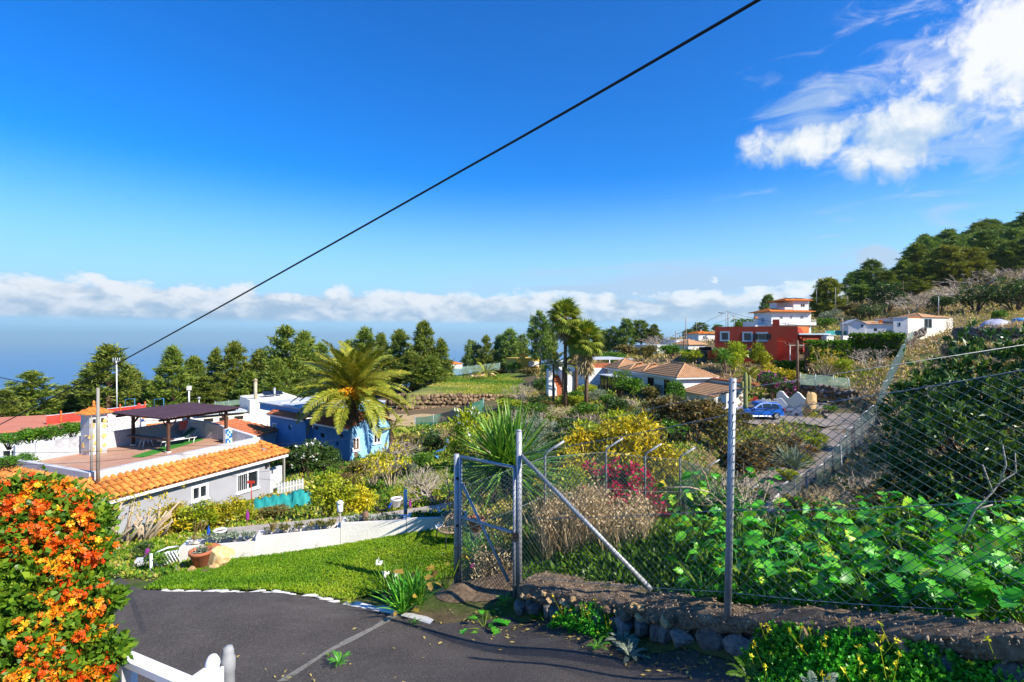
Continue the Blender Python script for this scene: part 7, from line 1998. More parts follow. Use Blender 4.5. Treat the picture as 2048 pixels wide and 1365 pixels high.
for px, py, Y, w, lab in (
 (62, 745, 78, 118, 'round-topped pine at the left edge under the thin cable'), (5, 782, 70, 80, 'low pine cut off by the left edge'), (128, 772, 84, 80, 'low dark pine left of the tallest left pine'),
 (216, 694, 80, 120, 'tall pointed pine directly left of the white antenna mast'), (258, 738, 86, 90, 'lower pine just right of the white antenna mast'), (172, 745, 90, 80, 'slim pine half hidden behind the tall left pine'),
 (345, 696, 82, 90, 'pine with a loose top behind the pergola roof'), (388, 716, 90, 80, 'pine behind the yellowish box lamp'), (432, 700, 94, 70, 'slim pine above the pergola roof right corner'), (470, 688, 90, 85, 'dense pine left of the rusty flue'),
 (520, 702, 100, 90, 'hazy pine behind the rusty flue'), (572, 656, 92, 118, 'tall broad pine behind the white warehouse roof'), (608, 668, 98, 90, 'pine at the right shoulder of the tall broad pine'), (640, 690, 104, 80, 'pine just left of the big palm fronds'),
 (697, 684, 118, 66, 'small dark pine seen above the left palm fronds'), (730, 660, 112, 80, 'pointed pine above the big palm crown'), (763, 670, 116, 60, 'slim pine right above the palm crown'), (800, 664, 108, 80, 'bushy pine in the middle clump beyond the palm'),
 (847, 646, 104, 78, 'tallest pine of the middle clump beyond the palm'), (882, 680, 104, 64, 'rightmost pine of the middle clump at the sea gap'), (822, 705, 98, 80, 'low dense pine in front of the middle clump'), (865, 715, 98, 70, 'low pine at the foot of the tallest middle pine'), (775, 715, 100, 80, 'low pine behind the right palm fronds'),
 (30, 800, 95, 90, 'dim low pine far left behind the coral roof'), (300, 762, 96, 84, 'low pine between the mast and the box lamp'), (410, 755, 84, 84, 'bushy low pine behind the short lamp post'), (500, 745, 86, 90, 'low pine just behind the flue base'), (555, 720, 84, 70, 'low pine behind the solar panel')):
 pine(px, py, Y, w, lab, GP)
for px, py, Y, w, lab, kd in (
 (944, 684, 150, 46, 'small pine at the left end of the seaward grove', 'f'), (972, 674, 148, 52, 'brownish pine in the seaward grove', 'n'), (1000, 674, 152, 46, 'dark pine in the middle of the seaward grove', 'f'), (1020, 662, 148, 56, 'tallest pine of the seaward grove', 'f'), (1043, 672, 150, 40, 'right pine of the seaward grove', 'f'),
 (1080, 626, 120, 56, 'tall dark pine left of the fan palms', 'f'), (1100, 652, 124, 44, 'smaller pine between the tall dark pine and the fan palms', 'f'),
 (1206, 662, 150, 40, 'pine at the left of the grove right of the fan palms', 'f'), (1228, 655, 146, 44, 'second pine right of the fan palms', 'f'), (1253, 640, 140, 46, 'pointed pine in the grove above the villa roofs', 'f'), (1282, 642, 142, 54, 'broad pine above the villa roofs', 'f'), (1308, 650, 140, 40, 'greyish pine at the right end of the grove above the villa', 'n'),
 (1400, 646, 150, 36, 'round pine behind the small white houses', 'f'), (1378, 660, 140, 34, 'low pine above the gatehouse roof', 'f'), (1437, 650, 160, 30, 'low pine left of the village poles', 'f'), (1536, 592, 140, 42, 'pine peeping over the left side of the white tower house', 'f'),
 (1655, 558, 150, 66, 'yellow green pine right of the white tower house', 'l'), (1640, 580, 152, 40, 'small yellowish pine at the tower house corner', 'l')):
 pine(px, py, Y, w, lab, 'pines of the middle distance', kd)
for px, py, Y, w, lab, kd in (
 (1712, 545, 190, 60, 'leftmost pine of the hillside wood', 'f'), (1742, 523, 190, 66, 'dark pointed pine near the left end of the hillside wood', 'f'), (1775, 543, 182, 58, 'lower pine in the left part of the hillside wood', 'n'), (1722, 570, 176, 64, 'dark low pine at the left foot of the hillside wood', 'f'),
 (1805, 522, 190, 60, 'pine left of the paired yellow pines', 'n'), (1835, 528, 180, 76, 'broad pine below the dark crest', 'n'), (1870, 520, 186, 60, 'pine just left of the yellow pair', 'n'),
 (1893, 494, 178, 78, 'left pine of the bright yellow pair on the hill', 'l'), (1938, 498, 178, 80, 'right pine of the bright yellow pair on the hill', 'l'), (1960, 530, 176, 56, 'low yellow pine right of the bright pair', 'l'), (1790, 565, 172, 70, 'low broad pine at the hill foot', 'n'), (1760, 585, 165, 56, 'small pine above the teal nets', 'n'), (1830, 560, 170, 60, 'low pine in front of the hillside wood', 'n')):
 pine(px, py, Y, w, lab, 'pines of the hillside wood', kd)
rr2 = np.random.default_rng(5)
for i in range(62):
 px = 1835 + rr2.random() * 330; f = rr2.random(); Y = 205 + 85 * f + rr2.normal() * 8
 x = (px - 1024) / FOC * Y; z = hz1(x, Y); h = 11 + 6 * rr2.random()
 py = HOR - (z + h) / Y * FOC
 pine(px, py, Y, 58 + 24 * rr2.random(), 'pine of the dense dark wood covering the hill crest', 'pines of the dark crest wood', 'f' if rr2.random() < .55 else 'n')
# shrubs and broadleaf trees
def shrub_meshes(seed, lm, n=220, k=9, L=.075, Wd=.034, spread=.8, nl=9, flat=.8, stem='bark', tvar=.14, low=.08, flowers=None, fshare=.2, droop=.0, gap=.0):
 """unit shrub (about 1 wide and 1 high): leaf clusters over several lobes, on branching stems"""
 r = np.random.default_rng(seed)
 lc = []
 for i in range(nl):
  a = r.uniform(0, 6.28); q = .30 * math.sqrt(r.random()); zc = r.uniform(.30, .74)
  lc.append((q * math.cos(a), q * math.sin(a), zc, r.uniform(.17, .27), r.uniform(-.18, .18)))
 C = []; Dv = []; T = []
 for i in range(n):
  x, y, z, rad, to = lc[i % nl]
  d = unit(r.normal(size=3) + np.array([0, 0, .35])); q = rad * r.uniform(.55, 1.0)
  p = np.array([x, y, z]) + d * q * np.array([1, 1, flat])
  if p[2] < low: p[2] = low + abs(r.normal()) * .05
  C.append(p); Dv.append(unit(d + np.array([0, 0, .3]))); T.append(.45 + to + .12 * r.normal())
 C = np.array(C); Dv = np.array(Dv); T = np.array(T)
 V, F, tt = fol(C, Dv, k, L, Wd, spread, T, tvar, r, .8, .18, droop)
 fm = arr_mesh('foliage', V, F, LM[lm], tint=tt)
 fl = None
 if flowers:
  sel = r.random(len(C)) < fshare
  if sel.any():
   V, F, tt = fol(C[sel] + Dv[sel] * .03, Dv[sel], 7, L * .75, Wd * 1.3, .9, T[sel] * 0 + .5, .25, r, .9, .2); fl = arr_mesh('blossom', V, F, LM[flowers], tint=tt)
 P0 = []; P1 = []; R0 = []; R1 = []
 for x, y, z, rad, to in lc:
  b = np.array([x * .15, y * .15, -.03]); m_ = np.array([x * .5, y * .5, z * .45]); e = np.array([x, y, z])
  P0 += [b, m_]; P1 += [m_, e]; R0 += [.016, .011]; R1 += [.011, .006]
  for q in range(4):
   d = unit(r.normal(size=3) + [0, 0, .5]); P0.append(e - d * 0); P1.append(e + d * rad * .9); R0.append(.005); R1.append(.002)
 V, F = segs(P0, P1, np.array(R0), np.array(R1), 4)
 return fm, arr_mesh('stems', V, F, M[stem]), fl
def bare_meshes(seed, n=9, depth=4, rad=.014, spread=.55, lm='twig'):
 """leafless shrub of forking twigs"""
 r = np.random.default_rng(seed); P0 = []; P1 = []; R0 = []; R1 = []
 def grow(p, d, l, rr, dep):
  e = p + d * l; P0.append(p); P1.append(e); R0.append(rr); R1.append(rr * .7)
  if dep == 0: return
  for q in range(2 + (r.random() < .5)): grow(e, unit(d + spread * r.normal(size=3) + np.array([0, 0, .12])), l * r.uniform(.6, .85), rr * .66, dep - 1)
 for i in range(n):
  a = r.uniform(0, 6.28); d = unit(np.array([math.cos(a) * .55, math.sin(a) * .55, 1])); grow(np.array([math.cos(a) * .04, math.sin(a) * .04, -.03]), d, .27, rad, depth)
 V, F = segs(P0, P1, np.array(R0), np.array(R1), 3)
 z = V[:, 2].max(); V = V / z
 t = np.repeat(r.random(len(P0)), 3)
 return arr_mesh('twigs', V, F, LM[lm], tint=t), None, None
SH = {
 'green': [shrub_meshes(i, 'green') for i in (1, 2, 3)], 'lime': [shrub_meshes(i, 'lime', L=.085, Wd=.035) for i in (4, 5)], 'ylw': [shrub_meshes(i, 'ylw', k=8, L=.10, Wd=.032, droop=.9) for i in (6, 7, 8)],
 'olive': [shrub_meshes(i, 'olive', k=10, L=.07, Wd=.04) for i in (9, 10)], 'rust': [shrub_meshes(i, 'rust', k=10, L=.07, Wd=.042) for i in (11, 12)], 'dark': [shrub_meshes(i, 'dark', n=260) for i in (13, 14)],
 'grey': [shrub_meshes(i, 'grey', k=9, L=.08, Wd=.018) for i in (15, 16)], 'bare': [bare_meshes(i) for i in (17, 18, 19)], 'pale_bare': [bare_meshes(i, 12, 4, .010, .5, 'dry') for i in (20, 21)],
 'sparse': [shrub_meshes(i, 'ylw', n=95, k=7, L=.06, Wd=.024, low=.4, nl=12, stem='pale_bark') for i in (22, 23)], 'red': [shrub_meshes(24, 'green', n=200, k=4, flowers='red', fshare=1.0, L=.075, Wd=.045)],
 'purple': [shrub_meshes(25, 'dark', n=240, flowers='magenta', fshare=.22)], 'white': [shrub_meshes(26, 'dark', n=230, flowers='wflower', fshare=.10, L=.06)], 'pinkw': [shrub_meshes(27, 'lime', n=150, k=8, L=.11, Wd=.04, flowers='wflower', fshare=.06)],
 'bright': [shrub_meshes(i, 'bright', L=.09, Wd=.045) for i in (28, 29)], 'tree': [shrub_meshes(i, 'green', n=260, low=.28, nl=11, L=.06, Wd=.03) for i in (30, 31)], 'dtree': [shrub_meshes(i, 'dark', n=280, low=.2, nl=11, L=.055, Wd=.03) for i in (32, 33)],
}
def plant(kind, px, Y, w, h, label, group=None, name='shrub', cat='shrub', py=None, dz=0.0, d=None):
 p = ground(px, Y) if py is None else P(px, py, Y); p.z += dz - .03
 a = random.choice(SH[kind]); t = thing(name, label, cat, p, random.uniform(0, 6.28), group)
 for nm, me in zip(('foliage' if kind not in ('bare', 'pale_bare') else 'twigs', 'stems', 'blossom'), a):
  if me is not None: link(nm, me, t).scale = (w / .92, (d or w) / .92, h / .95)
 return t
# shrubs, one by one: kind, column, depth, width, height, label
G1 = 'shrubs of the garden below the planters'
for a in (
 ('ylw', 345, 18.6, 1.7, 1.35, 'yellow green shrub just right of the bare pruned shrub', G1), ('lime', 395, 18.8, 1.7, 1.25, 'yellow green shrub below the small window of the grey house', G1), ('ylw', 440, 19.2, 1.6, 1.3, 'yellowing shrub left of the purple bottle stake', G1),
 ('lime', 478, 20.4, 1.3, 1.1, 'low lime shrub left of the teal net heap', G1), ('lime', 668, 19.4, 1.9, 1.75, 'large lime green bush behind the garden lamp', G1), ('ylw', 712, 19.8, 1.5, 1.45, 'right half of the lime bush, more yellow', G1), ('olive', 545, 21.5, 1.5, .7, 'low brownish shrub in front of the teal net heap', G1),
 ('sparse', 782, 26.5, 2.6, 2.6, 'thin yellow-leaved tree with pale forked stems below the palm', G1), ('sparse', 745, 28.5, 1.8, 1.9, 'small thin yellow tree left of the pale forked one', G1), ('white', 612, 35.5, 3.0, 2.5, 'dark white-flowered bush against the blue wall', G1), ('dark', 650, 36, 2.2, 1.9, 'dark green bush at the blue wall corner', G1), ('dark', 580, 36.5, 2.0, 1.9, 'dark bush between grey porch and blue wall', G1),
 ('olive', 822, 40.5, 2.6, 1.9, 'olive hedge shrub right of the blue house', G1), ('dark', 862, 40.5, 2.6, 2.0, 'dark hedge shrub behind the blue lounger', G1), ('olive', 900, 40, 2.4, 2.0, 'olive hedge shrub at the right end of the low hedge', G1),
 ('pinkw', 945, 27.5, 2.4, 3.3, 'light green shrub with pale blossoms left of the spiky plant', G1), ('lime', 915, 29, 1.5, 1.7, 'narrow lime shrub left of the pale-blossomed shrub', G1), ('bare', 878, 20.2, 1.9, 1.5, 'dark leafless bush behind the highest planter', G1), ('bare', 845, 21.5, 1.4, 1.1, 'smaller leafless bush left of the dark leafless bush', G1),
 ('grey', 805, 30.5, 1.7, 1.0, 'low grey green bush below the thin yellow tree', G1), ('olive', 720, 33, 2.0, 1.0, 'low olive scrub at the palm foot', G1), ('rust', 690, 30, 1.8, .8, 'rusty low scrub left of the palm foot', G1), ('green', 838, 33, 2.0, 1.0, 'low green scrub in front of the olive hedge', G1), ('lime', 758, 35.5, 2.0, 1.0, 'low lime scrub below the pale blue wall', G1),
 ('bare', 800, 37, 2.2, 1.6, 'dry bare scrub before the olive hedge', G1), ('pale_bare', 925, 33, 2.0, 2.3, 'pale leafless scrub left of the light green shrub', G1), ('dark', 990, 17.5, 1.6, 1.6, 'dark bush behind the gate', G1), ('green', 960, 19, 1.5, 1.7, 'green bush behind the gate top left', G1)): plant(*a)
G2_ = 'shrubs behind the bent-topped fence'
for a in (
 ('ylw', 1130, 17.5, 2.1, 2.0, 'yellow-leaved shrub right of the spiky plant', G2_), ('ylw', 1185, 19.2, 2.4, 2.5, 'yellowing avocado-like shrub left of the crimson bush top', G2_), ('ylw', 1240, 19.8, 2.6, 3.0, 'tallest yellow-leaved shrub behind the bent posts', G2_), ('ylw', 1300, 19.8, 2.4, 2.7, 'yellow-leaved shrub above the crimson bush', G2_), ('ylw', 1350, 19.0, 2.2, 2.2, 'yellow green shrub behind the last near bent post', G2_), ('lime', 1395, 18.5, 2.0, 1.7, 'lime shrub left of the single tall post', G2_),
 ('red', 1228, 15.8, 2.3, 1.95, 'large crimson bougainvillea behind the bent posts', G2_), ('red', 1283, 15.4, 1.4, 1.05, 'trailing crimson bougainvillea at the right of the large one', G2_), ('red', 1318, 14.9, .9, .55, 'low end of the trailing crimson bougainvillea', G2_),
 ('green', 1430, 17, 2.0, 1.7, 'green shrub right behind the single tall post', G2_), ('green', 1480, 19.5, 2.0, 1.5, 'green shrub by the white sheet', G2_), ('olive', 1100, 14.5, 1.5, 1.2, 'olive shrub behind the first bent post', G2_), ('grey', 1128, 13.6, 1.0, 1.2, 'grey lavender-like bush beside the dry grass', G2_), ('lime', 1160, 15.6, 1.5, 1.4, 'lime bush behind the dry grass', G2_), ('bright', 1445, 14.0, 1.7, 1.2, 'bright broad-leaved shrub at the post foot behind the fence', G2_), ('bare', 1475, 13.5, 1.4, 1.6, 'bare twigs right of the single tall post', G2_)): plant(*a)
G3 = 'scrub on the bank above the lane'
n_ = 0
for px, Y, w, h, k, lab in (
 (1335, 33, 3.4, 2.9, 'rust', 'rusty shrub at the left of the bank above the lane'), (1385, 32, 3.6, 3.0, 'rust', 'rusty shrub left of the tall post top half'), (1440, 32.5, 3.6, 2.9, 'olive', 'olive shrub behind the tall post'), (1490, 32, 3.6, 2.5, 'rust', 'rusty shrub below the blue car'), (1540, 33.5, 3.4, 1.9, 'olive', 'olive shrub right under the blue car tail'), (1585, 35, 3.0, 1.5, 'rust', 'last rusty shrub at the lane edge'),
 (1360, 37, 3.6, 3.0, 'olive', 'olive shrub in the second row of the bank'), (1420, 38, 3.6, 2.7, 'rust', 'rusty shrub in the second row of the bank behind the tall post'), (1475, 39.5, 3.4, 1.9, 'olive', 'olive shrub in front of the blue car bonnet'), (1300, 28, 2.8, 2.2, 'olive', 'olive shrub above the tall yellow shrubs'), (1395, 26.5, 2.6, 1.6, 'rust', 'low rusty shrub at the bank foot'), (1460, 26.5, 2.6, 1.5, 'rust', 'low rusty shrub behind the tall post foot'), (1515, 27.5, 2.2, 1.2, 'olive', 'low olive shrub left of the flax clump'),
 (1625, 36.0, 1.9, 1.1, 'lime', 'bright lime shrub at the lane side'), (1602, 33.0, 1.6, 1.0, 'lime', 'lime shrub on the lane edge below the flax clump'), (1575, 30.8, 1.4, .8, 'lime', 'small lime shrub lower on the lane edge'), (1640, 38.5, 1.2, .6, 'lime', 'tiny lime tuft on the lane edge')): plant(k, px, Y, w, h, lab, G3)
G4 = 'shrubs on the slope below the villa'
r4 = np.random.default_rng(12)
SL = [('grey', 'grey twiggy'), ('pale_bare', 'pale leafless'), ('olive', 'olive'), ('green', 'green'), ('grey', 'silvery'), ('lime', 'lime'), ('bare', 'brown leafless'), ('dark', 'dark green')]
AN = ['spiky plant', 'big palm', 'shade net', 'fan palms', 'garden stairs', 'conservatory', 'patio doors', 'white garage', 'tall yellow shrubs', 'ochre plot']
ROW = ['first', 'second', 'third', 'fourth', 'fifth']
for j, (Y, n) in enumerate(((24, 7), (30, 8), (37, 9), (45, 9), (52.5, 9))):
 for i in range(n):
  px = 985 + (1340 - 985) * (i + r4.uniform(.1, .9)) / n + (20 if j > 2 else 0); k, kl = SL[(i * 3 + j * 5 + int(r4.integers(2))) % 8]
  w = r4.uniform(2.0, 3.4); h = r4.uniform(1.3, 2.3) * (1.0 if j < 4 else .85)
  plant(k, px, Y + r4.normal() * 1.5, w, h, '%s shrub, %s from left in %s row up the slope below the villa' % (kl, ['first', 'second', 'third', 'fourth', 'fifth', 'sixth', 'seventh', 'eighth', 'ninth'][i], ROW[j]), G4)
G5 = 'garden trees around the villa and the red house'
for a in (
 ('tree', 1236, 57, 3.2, 3.3, 'sparse green tree in front of the conservatory', G5), ('green', 1268, 55, 3.4, 2.6, 'green shrub left of the patio doors', G5), ('green', 1352, 50, 2.0, 3.0, 'slim green tree at the villa corner', G5), ('olive', 1305, 54, 3.0, 1.6, 'olive shrub below the patio doors', G5), ('lime', 1180, 56, 2.8, 1.8, 'lime shrub at the fan palm foot', G5), ('green', 1150, 54, 2.8, 1.6, 'green shrub below the garden stairs', G5), ('dark', 1085, 66, 3.0, 3.0, 'dark round shrub left of the garden stairs', G5), ('bare', 1045, 68, 3.4, 2.6, 'leafless shrub at the field corner', G5), ('olive', 1015, 66, 3.4, 1.6, 'olive shrub at the terrace wall end', G5),
 ('lime', 1466, 68, 4.2, 4.4, 'yellow green tree before the left end of the red house', G5), ('tree', 1450, 71, 3.2, 3.6, 'green tree behind the yucca palm', G5), ('ylw', 1540, 68, 4.4, 3.8, 'yellowing tree before the red house centre', G5), ('ylw', 1588, 66, 4.0, 3.2, 'yellowing tree left of the brown wooden pole', G5), ('lime', 1520, 71, 3.0, 4.2, 'lime tree below the shuttered window', G5), ('sparse', 1652, 62, 4.0, 3.7, 'thin yellow tree before the green hedge', G5), ('lime', 1690, 60, 2.4, 2.0, 'lime shrub under the thin yellow tree', G5), ('green', 1626, 60, 2.4, 2.0, 'green shrub right of the brown wooden pole', G5), ('bare', 1612, 60, 3.2, 2.4, 'bare grey shrub beside the brown wooden pole', G5), ('bare', 1745, 60, 3.8, 2.8, 'bare shrub before the right end of the hedge', G5), ('grey', 1645, 56, 2.8, 1.3, 'silvery bush behind the low mesh fence', G5), ('grey', 1676, 56, 2.4, 1.0, 'smaller silvery bush right of the first', G5),
 ('purple', 1545, 56, 3.6, 3.6, 'large dark bougainvillea with purple flowers above the garden gate', G5), ('purple', 1572, 56.5, 2.4, 2.4, 'right side of the purple-flowered bougainvillea', G5), ('red', 1506, 50.5, 1.0, 1.6, 'small magenta bush beside the cactus', G5), ('lime', 1503, 47.8, 1.2, 1.5, 'yellow green bush between cactus and white gate wall', G5), ('green', 1660, 48.6, 1.6, .8, 'low green weeds at the lane bend', G5),
 ('green', 1225, 92, 5, 3.0, 'green bush behind the villa roofs, left', G5), ('olive', 1290, 92, 5, 3.0, 'olive bush behind the villa roofs, middle', G5), ('green', 1345, 84, 4.6, 2.6, 'green bush between villa and village road', G5), ('lime', 1385, 78, 3.6, 2.4, 'lime bush behind the villa right roof', G5), ('olive', 1250, 108, 6, 3.2, 'olive scrub below the grove', G5), ('bare', 1315, 110, 6, 3.6, 'leafless tree right of the grove', G5), ('olive', 1200, 112, 6, 3.0, 'olive scrub left of the grove foot', G5), ('tree', 1160, 84, 4.6, 4.0, 'green tree behind the pavilion', G5),
 ('lime', 1100, 92, 3.4, 3.2, 'lime tree right of the yellow house', G5), ('green', 1028, 122, 4, 3.2, 'green tree left of the yellow house', G5), ('rust', 1000, 124, 5, 2.4, 'reddish scrub left of the yellow house', G5), ('olive', 1060, 108, 6, 2.0, 'olive scrub before the yellow house', G5), ('bare', 965, 128, 6, 3.0, 'grey leafless scrub below the seaward grove', G5), ('tree', 1485, 132, 5, 4, 'yellow green tree left of the white tower house', G5), ('tree', 1010, 150, 6, 4, 'low trees behind the yellow house', G5),
 ('dtree', 582, 62, 3.4, 3.8, 'round dark tree behind the flat grey roof', G5), ('lime', 240, 44, 2.6, 1.7, 'yellow-flowered creeper above the screen wall', G5), ('ylw', 275, 43, 1.6, 1.5, 'yellow creeper beside the white porch house', G5)): plant(*a, name='garden_tree' if a[0] in ('tree', 'dtree', 'sparse') else 'shrub', cat='tree' if a[0] in ('tree', 'dtree', 'sparse') else 'shrub')
for i, (px, py, Y, w, h, lab) in enumerate(((18, 898, 31, 2.2, 1.1, 'vine on the wall at the left edge'), (62, 893, 31, 2.2, 1.2, 'vine on the wall below the coral roof, second from the left'), (102, 890, 31, 2.1, 1.4, 'vine with a yellow tip left of the chimney tower'), (145, 880, 31, 2.0, 1.2, 'vine directly left of the chimney tower'))):
 plant('green', px, Y, w, h, lab, 'vines on the wall left of the chimney', 'vine', 'vine', py=py)
plant('green', 30, 25.5, 1.8, 1.0, 'creeper spreading over the left tile roof', None, 'creeper', 'creeper', py=945)
plant('bright', 110, 24.6, .8, .45, 'small creeper on the left parapet', None, 'creeper', 'creeper', py=950)
G6 = 'scrub and trees on the dry right slope'
for a in (
 ('dtree', 1772, 132, 9, 8.5, 'dark round tree above the teal nets'), ('dtree', 1952, 118, 9, 7.5, 'dark round tree above the white barn'), ('dtree', 2030, 112, 11, 8.5, 'dark spreading tree at the right edge of the slope'), ('dtree', 1765, 78, 4.2, 2.9, 'dark round bush below the farmhouse gable'), ('dtree', 1745, 122, 6, 4.5, 'dark bush left of the round slope tree'), ('green', 2060, 130, 8, 6, 'green tree at the far right edge'), ('dark', 1880, 118, 6, 4.5, 'dark bush behind the street lamp'), ('bare', 1860, 128, 8, 4.6, 'leafless grey thicket above the white barn, left'), ('bare', 1900, 140, 9, 5.0, 'leafless grey thicket above the white barn, middle'), ('bare', 1820, 126, 8, 5.0, 'leafless grey thicket left of the street lamp'), ('bare', 1960, 165, 12, 6.0, 'leafless thicket below the dark crest wood'), ('bare', 2010, 160, 12, 6.0, 'leafless thicket at the right below the crest wood'), ('bare', 1785, 150, 8, 4.5, 'leafless thicket under the hillside pines'), ('bare', 1920, 150, 10, 5.0, 'leafless thicket behind the round dark tree'), ('rust', 1790, 108, 5, 3.0, 'rusty scrub above the farmhouse'), ('olive', 1720, 128, 7, 3.6, 'olive scrub right of the tower house'), ('green', 1650, 118, 5, 3.0, 'green bush right of the tower house'), ('grey', 1660, 128, 6, 4.0, 'grey bush between tower house and nets'), ('olive', 1700, 140, 7, 3.4, 'olive scrub below the hillside pines'), ('pale_bare', 1916, 78, 2.6, 3.6, 'pale feathery dry bush right of the white barn'), ('green', 1998, 88, 2.4, 2.6, 'green bush on the ramp at the right'), ('olive', 1830, 172, 9, 4, 'olive scrub at the hillside wood foot'), ('bare', 1810, 72, 3.4, 2.0, 'leafless scrub at the hedge end'), ('olive', 1735, 72, 3.0, 1.6, 'olive scrub behind the hedge')): plant(*a, G6)
ORD = ['first', 'second', 'third', 'fourth', 'fifth', 'sixth', 'seventh']
for i in range(26):
 px = 1850 + 9 * i + r4.uniform(0, 8); Y = r4.uniform(22, 56); k = ['bare', 'pale_bare', 'olive', 'rust'][i % 4]
 plant(k, px, Y, r4.uniform(1.2, 2.4), r4.uniform(.5, 1.1), '%s low scrub, %s of its kind from left on the dry right terraces' % ({'bare': 'brown leafless', 'pale_bare': 'pale leafless', 'olive': 'olive', 'rust': 'rusty'}[k], ORD[i // 4]), 'low scrub of the dry terraces')
for i, (k, px, Y, w, h, lab) in enumerate((('pale_bare', 1835, 17, 1.8, 1.6, 'pale dry thicket left of the big dark shrub'), ('bare', 1795, 20, 2.0, 1.6, 'brown leafless thicket beside the lane fence'), ('pale_bare', 1745, 17.5, 1.8, 1.2, 'pale dry thicket above the leafy bed'), ('bare', 1715, 15, 1.5, 1.1, 'leafless twigs behind the leafy bed'), ('pale_bare', 1665, 13.5, 1.5, .9, 'pale dry weeds left behind the leafy bed'), ('olive', 1780, 25, 2.4, 1.6, 'olive scrub beside the lane fence'), ('rust', 1770, 13.5, 1.4, .8, 'rusty dead fern by the big dark shrub'), ('bare', 1815, 28, 2.6, 2.0, 'leafless scrub right of the upper lane fence'), ('olive', 1800, 34, 2.6, 1.8, 'olive scrub at the upper lane fence'), ('bare', 1825, 42, 3, 2.2, 'leafless scrub at the top of the lane fence'), ('green', 1850, 23, 2.2, 1.6, 'green scrub left of the feathery shrub'), ('lime', 1700, 21, 1.6, .8, 'lime weeds beside the lane fence foot'), ('pale_bare', 1640, 18, 1.6, 1.0, 'pale dry weeds at the white sheet'), ('pale_bare', 1585, 15.5, 1.4, .9, 'pale dry weeds right of the tall post'), ('olive', 1610, 12.5, 1.2, .8, 'olive weeds behind the leafy bed, left'))): plant(k, px, Y, w, h, lab, 'thickets between lane fence and leafy bed')
for a in (('grey', 1905, 16.5, 1.9, 2.9, 'feathery light shrub above the big dark shrub'), ('green', 1880, 17.5, 1.6, 2.2, 'feathery green shrub left of the light one'), ('green', 1945, 19, 2.0, 2.0, 'green shrub behind the big dark shrub'), ('dark', 1990, 15, 2.0, 1.9, 'dark shrub behind the right edge of the fence')): plant(*a, G6)
for (pa, Ya, pb, Yb, hh, lab) in ((1612, 70, 1722, 69, 2.9, 'tall clipped green hedge below the red outbuilding'), (1700, 69.5, 1808, 66, 3.1, 'clipped green hedge with a lit top before the farmhouse'), (1560, 72, 1625, 71, 1.9, 'lower clipped hedge behind the brown wooden pole')):
 a, b = ground(pa, Ya), ground(pb, Yb); c = (a + b) / 2; L = (b - a).length; n = 900
 q = np.array([r4.uniform(-L / 2, L / 2, n), r4.uniform(-.8, .8, n), r4.uniform(.1, hh, n)]).T; f = r4.integers(0, 3, n)
 q[f == 0, 2] = hh; q[f == 1, 1] = -.8; q += r4.normal(size=q.shape) * .08
 Dv = np.where((f == 0)[:, None], [0, 0, 1.], [0, -1., .3])
 t = thing('hedge', lab, 'hedge', c, math.atan2(b.y - a.y, b.x - a.x)); fol_obj('foliage', fol(q, Dv, 8, .30, .16, .8, .45 + .15 * r4.normal(size=n), .15, r4), LM['green'], t)
 g = G(); g.bx(-L / 2 + .1, L / 2 - .1, -.6, .7, -.4, hh - .25); g.build('inner_twigs', M['bark'], t)
# palms
def frond_mesh(name, L, n, lw, ll, arch, lm, r, vee=.5, t0=.06):
 """a feather frond along +x, arching down; leaflets on both sides of the midrib"""
 t = np.linspace(0, 1, n)
 def ax(s): return np.stack([L * (s - .12 * s ** 3), 0 * s, L * (arch[0] * s - arch[1] * s ** 2.2)], -1)
 s = t0 + (1 - t0) * t; p = ax(s); d = unit(ax(s + .02) - p); V = []; F = []; T = []
 for sg in (1, -1):
  l = ll * np.clip(np.sin((s * .86 + .12) * PI) ** .7, .15, 1)[:, None] * r.uniform(.85, 1.1, (n, 1))
  dd = unit(d * .95 + np.array([0, sg * 1., 0]) + np.array([0, 0, vee]) * r.uniform(.5, 1.3, (n, 1)) + .06 * r.normal(size=(n, 3)))
  tip = p + dd * l - np.array([0, 0, .22]) * l; mid = p + dd * l * .5; sd = d * lw * .5
  q = np.stack([p, mid + sd, tip, mid - sd], 1); V.append(q.reshape(-1, 3)); T.append(np.clip(.5 + .2 * r.normal(size=n), 0, 1))
 V = np.concatenate(V); F = np.arange(len(V)).reshape(-1, 4)
 rib = ax(np.linspace(0, 1, 9)); V2, F2 = segs(rib[:-1], rib[1:], np.linspace(.045, .012, 8) * L / 3.6, None, 4)
 return arr_mesh(name, np.concatenate([V, V2]), np.concatenate([F, F2 + len(V)]), lm, tint=np.concatenate(T + [np.full(len(F2), .75)]))
rp_ = np.random.default_rng(21)
